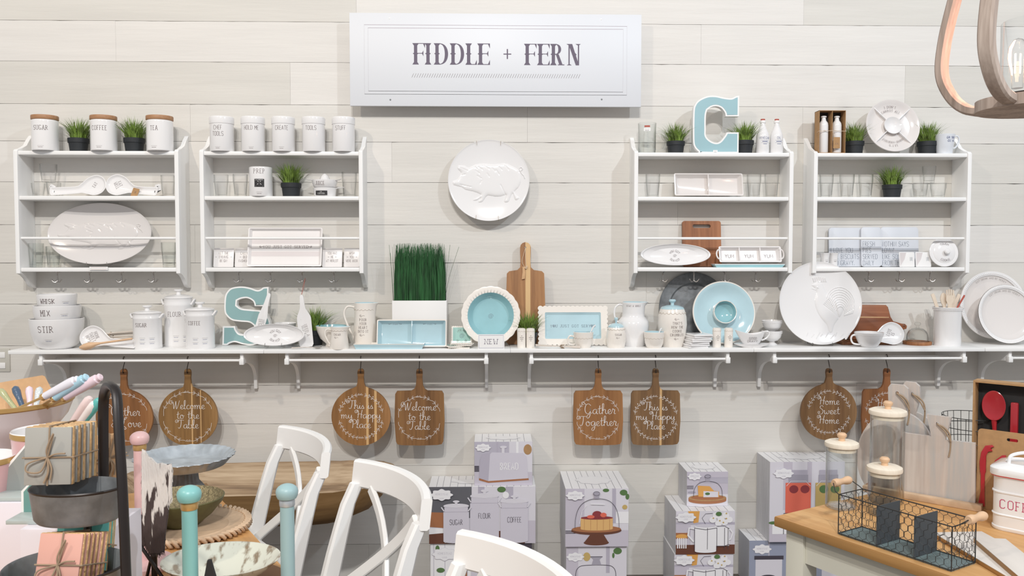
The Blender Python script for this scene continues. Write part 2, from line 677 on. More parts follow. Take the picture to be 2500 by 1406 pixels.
def text(mb, s, h, fn, m='ink', x=0, z=0, w=None, style='thin', anchor=.5, asp=1, sub=None, arc=None):
    "single-stroke capitals; style 'slab' adds typewriter serifs; arc = radius bends the line around (x, z)"
    k = h/6
    kx = k*asp
    w = w or h*.1
    gap = 1.7 if style == 'thin' else 2.3
    tot = sum((CAPS[c][0] if c in CAPS else 2.2)+gap for c in s)-gap
    u = -tot*anchor
    for c in s:
        if c not in CAPS:
            u += 2.2+gap
            continue
        wd, st = CAPS[c]
        for pl in st:
            q = [(u+a, b) for a, b in pl]
            strokes = [q]
            if style == 'slab':
                for j, e in enumerate(q):
                    for nb in q[max(0, j-1):j]+q[j+1:j+2]:
                        if e[1] in (0, 6) and abs(e[1]-nb[1]) > 2 and abs(e[1]-nb[1]) > 1.5*abs(e[0]-nb[0]):
                            strokes.append([(e[0]-.9, e[1]), (e[0]+.9, e[1])])
            for sq in strokes:
                if arc:
                    r = arc
                    n2 = []
                    for a, b in sq:
                        ang = pi/2-(a*kx)/abs(r) if r > 0 else -pi/2+(a*kx)/abs(r)
                        rad = r+b*k-h/2 if r > 0 else -r-b*k+h/2
                        n2.append((x+rad*cos(ang), z+rad*sin(ang)))
                    mb.line(n2, w, m, fn, sub=sub)
                else:
                    mb.line([(x+a*kx, z+b*k) for a, b in sq], w, m, fn, sub=sub)
        u += wd+gap
    return mb

SWASH = [(-3, 0), (-2.6, 1), (-1.6, 1), (-1.8, 0), (-2.6, .1), (-1.5, -.6), (0, .5), (1.5, .2)]
def swash(mb, x, z, k, fn, m='ink', flip=1, w=None):
    mb.line([(x+flip*a*k, z+b*k) for a, b in cat([(p[0], p[1], 0) for p in SWASH], 4) for b in [b]] if 0 else
            [(x+flip*p[0]*k, z+p[1]*k) for p in cat([(a, b, 0) for a, b in SWASH], 4)], w or k*.35, m, fn)

def smooth_poly(pts, n=5, lim=42):
    "rounds the curves of an outline but keeps its real corners"
    N = len(pts)
    cor = []
    for i in range(N):
        a, b, c = Vector(pts[i-1]), Vector(pts[i]), Vector(pts[(i+1) % N])
        if (b-a).angle(c-b) > R(lim):
            cor.append(i)
    out = []
    for k, i in enumerate(cor):
        j = cor[(k+1) % len(cor)]
        ch = [pts[(i+q) % N] for q in range(((j-i) % N or N)+1)]
        out += [(p[0], p[1]) for p in (cat([(p[0], p[1], 0) for p in ch], n)[:-1] if len(ch) > 2 else ch[:1])]
    return out

def arrow(mb, x, z, k, fn, m='ink', flip=1):
    mb.line([(x-flip*1.6*k, z), (x+flip*.6*k, z)], k*.3, m, fn)
    mb.poly([(x+flip*1.6*k, z), (x+flip*.2*k, z+.7*k), (x+flip*.2*k, z-.7*k)], m, fn)

SCRIPT = {
 'a': (4.2, ['3.3 3.2 2.2 4 .8 3.2 .4 1.4 1.3 .1 2.6 .9 3.4 3.8 3.2 1 3.7 .1 4.4 .5']),
 'b': (3.9, ['-.1 .5 1 4 1.5 8 .9 8.8 .4 7.5 .5 2 .8 .4 1.8 0 3 1 3.1 2.7 2.2 3.6 3.4 3.2 3.9 3.4']),
 'c': (3.2, ['2.7 3.2 2 4 .8 3.2 .4 1.5 1.2 .1 2.4 .3 3.2 1']),
 'e': (3.2, ['-.1 .8 1.4 1.5 2.4 2.8 1.9 4 .8 3.2 .5 1.5 1.2 .1 2.4 .2 3.2 .9']),
 'g': (4.2, ['3.3 3.2 2.2 4 .8 3.2 .4 1.4 1.3 .2 2.6 .9 3.4 3.8 3.2 -1.5 2.2 -4 1 -3.6 1.3 -2 4.3 .6']),
 'h': (4.3, ['-.1 .5 1.1 4 1.6 8 1 8.8 .5 7.4 .5 0', '.5 1.6 1.8 3.8 2.8 3.4 2.8 1.2 3.4 .1 4.4 .6']),
 'i': (2, ['-.1 .6 .8 3.8 .6 1 1.1 .1 2 .6', '.9 5.4 1 5.8']),
 'l': (2.3, ['-.1 .5 1.2 4 1.7 8 1.1 8.8 .6 7.4 .6 1.4 1.1 .1 2.3 .6']),
 'm': (6.2, ['0 3.2 .6 3.9 .7 2 .6 0', '.7 1.8 1.8 3.8 2.6 3.2 2.5 0', '2.6 1.8 3.8 3.8 4.6 3.2 4.5 1 5.2 .1 6.3 .6']),
 'o': (3.9, ['2 3.9 .8 3.4 .4 1.6 1.4 0 2.8 .6 3.1 2.4 2.2 3.9 2 3 3 2.7 4 3.1']),
 'p': (3.9, ['-.1 .6 .8 3.8 .8 1 .6 -4', '.8 1.8 1.9 3.9 3.1 2.9 2.9 .9 1.8 0 .9 .7']),
 'r': (3, ['-.1 .6 .7 4 .9 4.6 1.3 3.7 2.3 3.6 1.9 1 2.4 .1 3.1 .6']),
 's': (2.8, ['-.1 .6 1.5 4 1.4 3 2.2 1.4 1.5 .1 .3 .4', '1.7 .1 2.9 .7']),
 't': (2.8, ['1.4 7.2 1.1 4 1 1.4 1.6 .1 2.9 .8', '-.1 4.3 1.2 4.5 2.8 5']),
 'u': (4.2, ['-.1 .6 .7 3.8 .6 1.2 1.4 .1 2.6 1 3.2 3.8 3.1 1 3.6 .1 4.3 .6']),
 'v': (3.8, ['0 3.4 .7 3.8 1 1 1.7 .1 2.9 1.6 3 3.6 2.6 3 3.8 3.2']),
 'w': (5.6, ['0 3.4 .7 3.8 .9 1 1.5 .1 2.5 1.4 2.7 3.6 2.8 1 3.5 .1 4.7 1.6 4.8 3.6 4.4 3 5.6 3.2']),
 'y': (4.2, ['-.1 .8 .7 3.8 .6 1.4 1.4 .3 2.6 1.2 3.2 3.8 3.1 -1.5 2.2 -4 1 -3.6 1.3 -2 4.2 .6']),
 'G': (6.4, ['.2 8 -1.4 8.4 -1.6 9.8 -.4 10.2 .6 9 1.4 8', '5.2 7 3.6 8.6 1.6 7.6 .8 4 1.6 1 3.4 .3 4.8 2.4 5 4.8 4.6 -1 3.2 -3.6 2.2 -2.4 3.4 -.4 6.4 1']),
 'T': (5, ['-.6 5.6 -1.8 6.4 -1.6 8.2 0 8.6 .8 7 .1 6.2 -.6 7 1.5 8.4 5.6 8.2', '3.2 8.2 3 4 2 .6 .8 .2 .6 1.2']),
 'H': (6, ['.4 5.4 -.8 6.2 -.8 8 .8 8.6 1.6 7.2 .8 6 .2 7 1.4 8.6 2.2 6 1.6 .2', '5.6 8.6 4.8 4.4 4.6 .2', '1.2 4 3.6 4.6 6 3.6']),
 'P': (5, ['.4 5.4 -.8 6.2 -.8 8 .8 8.6 1.6 7.2 .8 6.2', '1.9 8 1.8 4 1.4 .1', '.6 7.6 2.6 8.8 4.6 7.6 4.4 5 2.2 4']),
 'W': (8.2, ['1 5 -.6 5.4 -1 7.4 .4 8.6 1.8 7.6 1.4 6 .6 6.8 1.6 8.2 2.4 5 2.8 .2 4.6 8', '4.6 8 5 .2 6.6 4 7.8 8.6']),
 'S': (5.2, ['4.8 7.4 3.8 8.8 2.2 8.2 2 6.4 4 4.6 4.6 2.2 3.2 .2 .8 .4 -.2 2 .8 3 1.6 2 .6 1']),
 'L': (5.4, ['.4 5.6 -.4 7 .8 8 1.8 7 1.2 6', '2 5.4 4.6 8.4 4 9 2.8 7.6 2.2 3 .8 .2 -.4 .6 .6 1.6 3 .2 4 -1.2 3 -2.2 2.6 -1.2']),
 '&': (5, ['4.6 2 3.4 .2 1.2 .2 .4 2 3.4 5.4 2.8 7.2 1.6 6.6 2 4.6 4.6 .2'])}

def script(mb, s, h, fn, x, z, m='white_print', w=None, asp=.95):
    k = h/4
    tot = sum(SCRIPT[c][0] if c in SCRIPT else 3 for c in s)
    u = -tot/2
    w = w or k*.30
    for c in s:
        if c == ' ':
            u += 3
            continue
        wd, sts = SCRIPT[c]
        for st in sts:
            n = [float(t) for t in st.split()]
            P = cat([(n[i], n[i+1], 0) for i in range(0, len(n), 2)], 5)
            mb.line([(x+(u+p[0])*k*asp, z+p[1]*k) for p in P], w, m, fn, k=.9)
        u += wd
mat('white_print', 'ece6e2', .6)

def wreath(mb, r, fn, cx, cz, kind, sq=0, m='white_print', w=.0014):
    def P(a, d=0):
        q = 1+sq*abs(sin(2*a))
        return cx+(r+d)*q*cos(a), cz+(r+d)*q*sin(a)
    segs = ((100, 170), (190, 262), (280, 350), (10, 80)) if kind == 'berry' else ((92, 178), (190, 262), (278, 345), (18, 88))
    for g, (a0, a1) in enumerate(segs):
        mb.line([P(R(a0+(a1-a0)*i/16), .0025*sin(i*1.1)) for i in range(17)], w, m, fn)
        n = 7
        for i in range(n):
            a = R(a0+(a1-a0)*(i+.5)/n)
            x, z = P(a)
            for s_ in (-1, 1):
                b = a+pi/2*(1 if g % 2 else -1)+s_*.8
                if kind == 'berry' and 1 < i < 6 and (g+i) % 3:
                    ex, ez = x+.010*cos(b), z+.010*sin(b)
                    mb.line([(x, z), (ex, ez)], w*.7, m, fn)
                    mb.poly(ell(ex, ez, .0024, .0024, 10), m, fn)
                elif i in (0, 3, 6) and kind != 'berry':
                    continue
                else:
                    L = .0145
                    c, d = cos(b), sin(b)
                    mb.line([(x, z), (x+L*.5*c-.0027*d, z+L*.5*d+.0027*c), (x+L*c, z+L*d), (x+L*.5*c+.0027*d, z+L*.5*d-.0027*c), (x, z)], w*.7, m, fn)
    for a in (R(92), R(270)):
        x, z = P(a)
        for s_ in (-1, 1):
            mb.line(ell(x+s_*.006, z+.003, .0035, .0035, 10), w*.8, m, fn)
        mb.line([P(a+R(q)) for q in (-8, 0, 8)], w, m, fn)

# ---------------------------------------------------------------- the room
XL, XR = -3.6, 3.9
floor = M().box(XL, XR, -5.8, 0, -.06, 0, 'floor').obj('floor')
struct(floor)
seams = [-150, -48, 52, 151, 254.5, 345, 444, 548, 641, 741, 842, 940, 1034, 1138, 1234, 1330, 1419]
joints = {2: [283, 1712], 3: [709, 2210], 1: [870, 1963], 4: [465, 1288, 1960], 5: [957, 1540], 6: [290, 1655], 7: [476, 1742], 8: [88, 1578],
          9: [1210], 10: [680, 1455], 11: [1395, 2090], 12: [245, 2290], 13: [1287, 2050], 14: [560, 1500], 15: [900, 1700], 0: [500, 1500]}
wl = M()
wl.box(XL, XR, .012, .05, 0, 3.4, 'gap')
rnd = random.Random(3)
zs = [at(600, y, 0).z for y in seams]
zs[-1] = 0
for i in range(len(seams)-1):
    zt_, zb_ = zs[i], zs[i+1]
    xs = [XL]+sorted(at(p, (seams[i]+seams[i+1])/2, 0).x for p in joints.get(i, []))+[XR]
    for j in range(len(xs)-1):
        a, b = xs[j]+.0003, xs[j+1]-.0003
        n = max(2, int((b-a)/.045))
        k = 'plank_'+rnd.choice('aabc')
        vs = []
        d = rnd.uniform(0, .0006)
        w1 = [max(0, rnd.gauss(0, .0011)) if rnd.random() < .55 else 0 for _ in range(n+1)]
        for t in range(n+1):
            x = a+(b-a)*t/n
            up_, lo_ = zt_-.0009-.9*w1[t], zb_+.0006
            vs += [(x, .012, lo_), (x, -d, lo_), (x, -d, up_), (x, .012, up_)]
        fs = []
        for t in range(n):
            for q in range(3):
                fs.append((t*4+q, t*4+4+q, t*4+5+q, t*4+1+q))
        fs += [(0, 1, 2, 3), (n*4+3, n*4+2, n*4+1, n*4)]
        wl.add(vs, fs, k)
struct(wl.obj('wall_back', sharp=30))

# outlet at the far left
o = M()
c = at(6, 878, 0)
o.box(-.04, .04, -.006, -.0005, -.06, .06, 'outlet', bev=.003)
o.box(-.018, .018, -.009, -.006, .012, .042, 'paint', bev=.002)
o.box(-.018, .018, -.009, -.006, -.042, -.012, 'paint', bev=.002)
tag(o.obj('wall_outlet', loc=(c.x, 0, c.z)), 'beige electrical outlet plate on the wall left of the long shelf', 'outlet')

# ---------------------------------------------------------------- plate racks
ZT, ZM, ZB, ZR = 2.1926, 1.9727, 1.6193, 1.765      # top faces of the three shelves, centre of the rod
UD = .15
def side_panel():
    "profile in depth (d) and height, extruded across"
    pr = [(0, 1.512), (0, 2.281), (.008, 2.283), (.03, 2.262), (.06, 2.226), (.105, 2.206), (.14, 2.2), (UD, 2.19), (UD, 1.592), (.142, 1.589),
          (.118, 1.585), (.09, 1.568), (.062, 1.54), (.045, 1.522), (.02, 1.516)]
    m = M()
    m.prism([(d, z) for d, z in pr], -.01, .01, 'paint', bev=.002)
    m.v = [Vector((v.y, -v.x, v.z)) for v in m.v]
    m.f = [f[::-1] for f in m.f]
    return m
def hook_mesh():
    m = M()
    m.lathe([(0, 0), (.013, 0), (.013, -.003), (.006, -.006), (.0035, -.01), (.0035, -.034), (.005, -.038), (.0035, -.043), (.005, -.048), (0, -.05)], 'steel', 12)
    for s_ in (-1, 1):
        m.tube(cat([(0, 0, -.044), (s_*.006, -.004, -.053), (s_*.016, -.008, -.052), (s_*.023, -.009, -.042)], 5), .0026, 'steel', 8)
        m.lathe([(0, -.004), (.004, -.002), (.004, .002), (0, .004)], 'steel', 10, T=TR(s_*.023, -.009, -.041))
    return m
def rack(x0, label):
    t = thing('plate_rack', label, 'shelf', (x0+.4, 0, 1.512), group='white wall plate racks')
    L = Matrix.Translation((0, 0, -1.512))
    for s_ in (-1, 1):
        m = side_panel()
        m.v = [L @ (v+Vector((s_*.39, 0, 0))) for v in m.v]
        m.obj('side_panel', t)
    for z in (ZT, ZM, ZB):
        m = M()
        m.T = L
        m.box(-.38, .38, -UD+.006, -.001, z-.02, z, 'paint', bev=.004)
        m.obj('shelf', t)
    m = M()
    m.T = L
    m.tube([(-.38, -UD+.02, ZR), (.38, -UD+.02, ZR)], .0065, 'paint', 12)
    m.obj('rail', t)
    for k in range(4):
        h = hook_mesh().obj('hook', t, loc=(-.238+.159*k, -.075, ZB-.0202-1.512))
    return t
RX0 = [-2.4293, -1.5276, .6191, 1.5214]
RL = ['white wooden plate rack at the far left, under the wood-lidded sugar, coffee and tea jars',
      'white wooden plate rack under the row of five white lettered utensil crocks',
      'white wooden plate rack under the big teal letter C',
      'white wooden plate rack at the right, under the round divided platter']
r0 = rack(RX0[0], RL[0])
for x, l in zip(RX0[1:], RL[1:]):
    dup(r0, l, (x+.4, 0, 1.512))

# ---------------------------------------------------------------- long shelf
ZS = 1.226
def bracket_mesh():
    pr = cat([(0, -.21, 0), (.004, -.135, 0), (.02, -.1, 0), (.06, -.062, 0), (.12, -.038, 0), (.19, -.026, 0), (.258, -.02, 0)], 5)
    lo = [(max(d, .012)+(.012 if z < -.1 else .0), z-.0) for d, z, _ in pr]
    out = cat([(.03, -.21, 0), (.034, -.15, 0), (.05, -.118, 0), (.085, -.088, 0), (.14, -.066, 0), (.2, -.055, 0), (.255, -.05, 0)], 5)
    m = M()
    m.prism([(0, -.21), (0, 0), (.262, 0), (.262, -.05)]+[(a, b) for a, b, _ in out[::-1]], -.008, .008, 'paint', bev=.0015)
    m.v = [Vector((v.y, -v.x, v.z)) for v in m.v]
    m.f = [f[::-1] for f in m.f]
    m.box(-.011, .011, -.27, -.244, -.056, -.026, 'paint', bev=.003)
    return m
shelf_px = [(-2.405, -1.1905, 101, 591), (-1.1895, -.0005, 701, 1187), (0, 1.1885, 1297, 1776), (1.1895, 2.334, 1890, 2352), (2.336, 3.5, 2464, 2850)]
SL = ['white wall shelf board at the left, holding the stacked bowls and canisters', 'white wall shelf board holding the tall grass planter and NEW card',
      'white wall shelf board holding the scalloped rectangular tray and cookie jar', 'white wall shelf board holding the large rooster plate and utensil crock',
      'white wall shelf board running out of frame at the right edge']
for (a, b, p, q), l in zip(shelf_px, SL):
    c = (a+b)/2
    t = thing('wall_shelf', l, 'shelf', (c, 0, ZS-.018), group='long white display shelf sections')
    M().box(a-c, b-c, -.28, -.001, 0, .018, 'paint', bev=.002).obj('shelf_board', t)
    xs = [at(p, 880, .255).x-c, at(q, 880, .255).x-c]
    for x in xs:
        bracket_mesh().obj('bracket', t, loc=(x, 0, -.0002))
    m = M()
    m.tube([(xs[0], -.256, -.036), (xs[1], -.256, -.036)], .0065, 'paint', 10)
    m.obj('rail', t)
    M().tube([(xs[0], -.13, -.042), (xs[1], -.13, -.042)], .006, 'paint', 10).obj('hanging_rail', t)
RAILZ, RAILY = ZS-.018-.042, .13

# ---------------------------------------------------------------- sign
sw = thing('shop_sign', 'large white rectangular sign lettered FIDDLE + FERN high on the plank wall', 'sign', (0, 0, 0))
SY = .085
a, b = at(855, 258, SY), at(1567, 36, SY)
cx, cz = (a.x+b.x)/2, (a.z+b.z)/2
HW, HH = (b.x-a.x)/2, (b.z-a.z)/2
sw.location = (cx, 0, cz)
m = M().box(-HW, HW, -SY, -SY+.014, -HH, HH, 'sign', bev=.0015)
for qx in (-.36*HW*2, .36*HW*2):
    M().tube([(qx, -SY+.0141, .1), (qx, -.0005, .1)], .012, 'zinc', 12).obj('standoff', sw)
    M().tube([(qx, -SY+.0141, -.1), (qx, -.0005, -.1)], .012, 'zinc', 12).obj('standoff', sw)
fn = flat(-SY-.0002)
for q, w_ in ((.0, .0015), (.019, .0015)):
    x, z = HW*.9-q, HH*.745-q*.8
    m.line([(-x, -z), (x, -z), (x, z), (-x, z), (-x, -z), (x, -z)], w_, 'sign_line', fn)
m.obj('panel', sw)
fn = flat(-SY-.0004)
g = M()
PXM = HW*2/712
def sp(px, py): return ((px-1211)*PXM, (147-py)*PXM)
def P_(*p):
    g.pc = getattr(g, 'pc', 0)+1
    g.poly([sp(*q) for q in p], 'sign_ink', flat(-SY-.0004-.000012*(g.pc % 40)))
T0, B0 = 107, 158.5
def stem(x, w=8, dia=True):
    h = w/2
    P_((x-h, T0+3), (x+h, T0+3), (x+h, B0-3), (x-h, B0-3))
    for y, s_ in ((T0, 1), (B0, -1)):
        P_((x-h-4, y), (x+h+4, y), (x+h, y+s_*6), (x-h, y+s_*6))
    if dia:
        P_((x-h-3, 132), (x, 127.5), (x+h+3, 132), (x, 137))
def arm(x0, x1, y, up=0, w=1.6, tip=7):
    P_((x0, y-w/2), (x1, y-w/2), (x1, y+w/2), (x0, y+w/2))
    if up == 0:
        P_((x1-4, y), (x1, y-tip), (x1, y+tip))
    else:
        P_((x1-5, y), (x1, y), (x1, y+up*tip*1.6))
def bowl(x, y0, y1, wd, th):
    n = 18
    o_ = [sp(x+wd*sin(pi*i/n)**.7, y0+(y1-y0)*(1-cos(pi*i/n))/2) for i in range(n+1)]
    i_ = [sp(x+max(0, wd*sin(pi*i/n)**.7-th*sin(pi*i/n)), y0+1.6+(y1-y0-3.2)*(1-cos(pi*i/n))/2) for i in range(n+1)]
    for k in range(n):
        g.poly([o_[k], o_[k+1], i_[k+1], i_[k]], 'sign_ink', fn)
def _E(x, F_=False):
    stem(x)
    arm(x+3, x+23, T0+.8, 1)
    arm(x+3, x+19, 131.5)
    if not F_:
        arm(x+3, x+23, B0-.8, -1)
def _D(x):
    stem(x)
    bowl(x+2, T0, B0, 25, 8)
_E(1015, True)
stem(1045)
_D(1067)
_D(1106)
stem(1144)
arm(1147, 1164, B0-.8, -1)
_E(1173)
g.obj('lettering', sw)
g = M()
P_((1229, 131), (1248, 131), (1248, 133.5), (1229, 133.5))
P_((1237, 120), (1240, 120), (1240, 144), (1237, 144))
g.obj('plus_sign', sw)
g = M()
_E(1287, True)
_E(1319)
stem(1351)
bowl(1353, T0, 133, 17, 7)
P_((1357, 132), (1364, 132), (1374, B0), (1366, B0))
P_((1362, B0-2), (1378, B0-2), (1378, B0), (1362, B0))
P_((1388, T0+1), (1391, T0+1), (1391, B0), (1388, B0))
P_((1411, T0+1), (1414, T0+1), (1414, B0), (1411, B0))
P_((1388, T0), (1397, T0), (1414, B0), (1406, B0))
P_((1383, T0), (1394, T0), (1390, T0+4))
P_((1384, B0), (1396, B0), (1390, B0-4))
P_((1405, T0), (1418, T0), (1412, T0+4))
P_((1396, 131), (1402, 126), (1408, 133), (1402, 138))
g.obj('lettering', sw)
g = M()
for i in range(69):
    x = 1005.5+i*5.98
    g.line([sp(x, 190), sp(x+4.6, 180)], .0013, 'ink', fn)
g.obj('hatched_rule', sw)
for px, py in ((953, 244), (1470, 241), (952, 48), (1468, 47)):
    q = sp(px, py)
    M().lathe([(0, .0016), (.003, .0012), (.0045, 0)], 'zinc' if py > 100 else 'paint', 14, T=RX).obj('screw', sw, loc=(q[0], -SY, q[1]))

# ---------------------------------------------------------------- ceramics helpers
def rimmed(pts, th=.004):
    "closed pot profile: outside points (r, z) from the base up, then back down the inside"
    inn = [(max(r-th, 0), z) for r, z in pts[::-1]]
    bot = pts[0][1]+th
    inn = [(r, max(z, bot)) for r, z in inn]
    top = pts[-1]
    return [(0, pts[0][1])]+pts+[(top[0]-th*.5, top[1]+th*.4)]+inn+[(0, bot)]

def handle(m, pts, r, k, flat_=1, n=7):
    m.tube(cat(pts, n), r, k, 10, flat=flat_)

def fine(m, fn, x, z, w=.03, k='ink'):
    "the tiny price line printed low on many pieces"
    m.line([(x-w/2, z+.007), (x+w/2, z+.007)], .0006, 'thin_ink', fn, sub=.006)
    for i in range(5):
        a = x-w*.4+w*.16*i
        m.line([(a, z), (a+w*.12, z)], .002 if i % 2 else .0014, k, fn)

# wood-lidded jars on rack 1
def lidded(label, word, px, wpx=71, a0=0):
    Y = .118
    r = ln(wpx, px, Y, True)/2*.93
    x = at(px, 350, Y).x
    h = .172
    t = thing('storage_jar', label, 'jar', (x, -Y, ZT), group='wood-lidded ceramic jars')
    m = M()
    m.lathe(rimmed([(r*.96, 0), (r, .003), (r, h*.82), (r*.985, h*.86), (r*.95, h*.875)], .005), 'ceramic', 56)
    f = cyl(r+.0006, R(a0))
    text(m, word, .021, f, style='slab', z=.098, w=.0017, asp=.66, sub=.004)
    fine(m, f, 0, .014)
    m.obj('jar_body', t)
    M().lathe([(0, h*.87), (r*.9, h*.87), (r*1.01, h*.885), (r*1.02, h*.89), (r*1.02, h-.002), (r, h), (0, h)], 'cork_lid', 56).obj('lid', t)
wood('cork_lid', 'b98d68', 'ab7f5b', '946b49', 'x', scale=30)
lidded('white ceramic jar with wooden lid, lettered SUGAR, at the left of the rack top', 'SUGAR', 111, 74, 7)
lidded('white ceramic jar with wooden lid, lettered COFFEE, between two potted grasses', 'COFFEE', 254, 72, 3)
lidded('white ceramic jar with wooden lid, lettered TEA, right of the second potted grass', 'TEA', 391, 72, -5)

# five crocks on rack 2
def crock(label, words, px, wpx=62, a0=0):
    Y = .112
    r = ln(wpx, px, Y, True)/2*.955
    h = .168
    t = M()
    t.lathe(rimmed([(r*.95, 0), (r*.975, .003), (r*.975, h*.795), (r*1.01, h*.805), (r*1.02, h*.83), (r*1.02, h-.004), (r*1.0, h)], .005), 'ceramic', 56)
    f = cyl(r*.975+.0006, R(a0))
    for i, wd in enumerate(words):
        text(t, wd, .021, f, m='ink', z=.103-.03*i, w=.0015, asp=.6, sub=.004)
    if px < 720:
        fine(t, f, 0, .012, .025)
    tag(t.obj('utensil_crock', loc=(at(px, 330, Y).x, -Y, ZT)), label, 'crock', 'lettered white utensil crocks')
crock('white ceramic crock lettered CHEF TOOLS on top of the second rack', ['CHEF', 'TOOLS'], 542, 64, -3)
crock('white ceramic crock lettered HOLD ME on top of the second rack', ['HOLD ME'], 618, 62, 6)
crock('white ceramic crock lettered CREATE, middle of the five crocks', ['CREATE'], 692, 60, 4)
crock('white ceramic crock lettered TOOLS only, between CREATE and STUFF', ['TOOLS'], 766, 60, -3)
crock('white ceramic crock lettered STUFF, nearest the sign of the five', ['STUFF'], 839, 59, -7)

# potted grass
def grass_blades(m, n, r0, spread, h, w, rn, k='grass', straight=False):
    for i in range(n):
        a = rn.uniform(0, 2*pi)
        q = r0*math.sqrt(rn.random())
        x, y = q*cos(a), q*sin(a)
        L = h*rn.uniform(.6, 1.05)
        s_ = spread*rn.uniform(.1, 1)*(.35+q/r0)
        a2 = a+rn.uniform(-.7, .7)
        dx, dy = cos(a2)*s_, sin(a2)*s_
        px_, py_ = -sin(a+rn.uniform(-1, 1)), cos(a)
        d = math.hypot(px_, py_) or 1
        px_, py_ = px_/d*w, py_/d*w
        vs = []
        for t in (0, .35, .7, 1):
            cx_, cy_, cz_ = x+dx*t*t, y+dy*t*t, L*t*(1-.18*t*t*(s_/spread))
            ww = (1, .85, .5, .05)[(0, .35, .7, 1).index(t)]
            vs += [(cx_-px_*ww, cy_-py_*ww, cz_), (cx_+px_*ww, cy_+py_*ww, cz_)]
        m.add(vs, [(0, 1, 3, 2), (2, 3, 5, 4), (4, 5, 7, 6)], k)
def pot(label, loc):
    t = thing('potted_plant', label, 'plant', loc, group='artificial grass in black pots')
    m = M()
    r = .046
    m.lathe([(0, 0), (r*.86, 0), (r*.98, .045), (r*1.06, .046), (r*1.08, .068), (r*1.02, .068), (r*.95, .055), (0, .055)], 'pot', 32,
            ms=['pot']*6+['soil'])
    m.obj('pot', t)
    rn = random.Random(5)
    g_ = M()
    grass_blades(g_, 260, r*.8, .078, .125, .0027, rn)
    g_.obj('grass', t, loc=(0, 0, .05), sharp=180)
    return t
POTS = [(192, 350, .075, ZT, 1, 'between the SUGAR and COFFEE jars'), (328, 350, .075, ZT, 1.02, 'between the COFFEE and TEA jars'),
        (711, 450, .07, ZM, 1.02, 'beside the PREP canister'), (1650, 350, .07, ZT, .93, 'left of the teal letter C'),
        (1817, 350, .085, ZT, .97, 'right of the teal letter C'), (2086, 350, .07, ZT, .97, 'left of the divided platter'),
        (2264, 350, .055, ZT, 1, 'right of the divided platter'), (2178, 460, .07, ZM, .98, 'between the glasses of the right rack'),
        (764, 820, .064, ZS, 1.14, 'behind the standing spatula on the long shelf'), (1288, 830, .138, ZS, 1.02, 'behind the small shakers on the long shelf')]
p0 = None
for i, (px, py, Y, z, s_, w_) in enumerate(POTS):
    loc = (at(px, py, Y).x, -Y, z)
    lb = 'artificial green grass in a black pot, '+w_
    if p0 is None:
        p0 = pot(lb, loc)
    else:
        dup(p0, lb, loc, rot=(0, 0, i*1.3), scale=s_)

# tumblers
def tumbler_mesh(r=.036, h=.1, k='glass'):
    m = M()
    def wob(a, i): return 1+.012*cos(8*a) if 2 <= i <= 5 else 1
    m.lathe([(0, 0), (r*.74, 0), (r*.78, .004), (r*.84, h*.3), (r*.9, h*.55), (r*.93, h*.62), (r*.97, h*.66), (r, h), (r-.0015, h+.0008), (r-.003, h),
             (r*.88, h*.62), (r*.75, .012), (0, .011)], k, 40, wob=wob)
    return m
GL = [  # px, depth, shelf, radius, height, extra z, upside down, label
 (93, .07, ZM, .032, .066, 0, 'short clear glass at the left end of the first rack, beside the spoon rest'),
 (131, .06, ZM, .034, .07, 0, 'short clear glass just left of the spoon rest handle, under another glass'),
 (119, .065, ZM, .04, .09, .0712, 'clear glass stacked on top of two others at the left of the first rack'),
 (410, .085, ZM, .034, .105, 0, 'clear tumbler right of the two white spoon rests'),
 (84, .05, ZB, .036, .12, 0, 'tall clear glass left of the oval platter, nearest the side panel'),
 (126, .04, ZB, .034, .105, 0, 'clear glass tucked beside the left edge of the oval platter'),
 (409, .085, ZB, .036, .125, 0, 'tall clear glass right of the oval platter'),
 (540, .07, ZM, .036, .11, 0, 'clear tumbler at the left end of the second rack'),
 (587, .08, ZM, .037, .112, 0, 'clear tumbler just left of the PREP canister'),
 (853, .07, ZM, .038, .125, 0, 'tall clear tumbler right of the juicer'),
 (1594, .07, ZM, .037, .118, 0, 'clear tumbler left of the white two-part dish'),
 (1841, .07, ZM, .036, .118, 0, 'clear tumbler just right of the white two-part dish'),
 (1884, .075, ZM, .036, .12, 0, 'clear tumbler beside the right panel of the letter C rack'),
 (2018, .075, ZM, .035, .118, 0, 'clear tumbler at the left end of the right rack'),
 (2068, .075, ZM, .037, .118, 0, 'clear tumbler, middle of the three on the right rack'),
 (2114, .075, ZM, .036, .118, 0, 'clear tumbler just left of the potted grass on the right rack'),
 (2247, .07, ZM, .038, .075, 0, 'short clear glass right of the potted grass, under a stacked glass'),
 (2291, .075, ZM, .039, .075, 0, 'short clear glass furthest right on the right rack'),
 (2268, .07, ZM, .033, .085, .0764, 'clear glass standing on top of two short glasses')]
for px, Y, z, r, h, dz, lb in GL:
    k = 'glass_green' if z == ZB else 'glass'
    tag(tumbler_mesh(r, h, k).obj('glass_tumbler', loc=(at(px, 440, Y).x, -Y, z+dz)), lb, 'glass', 'clear drinking glasses on the racks')

# ---------------------------------------------------------------- leaning flat pieces
def lean(px, pyb, Y, z, ang, name, label, cat_, group=None):
    "Empty at the base of something leaning back by ang; children are built upright in x,z with their back at y=0"
    p = at(px, pyb, Y)
    return thing(name, label, cat_, (p.x, -Y, z), (-ang, 0, 0), group)

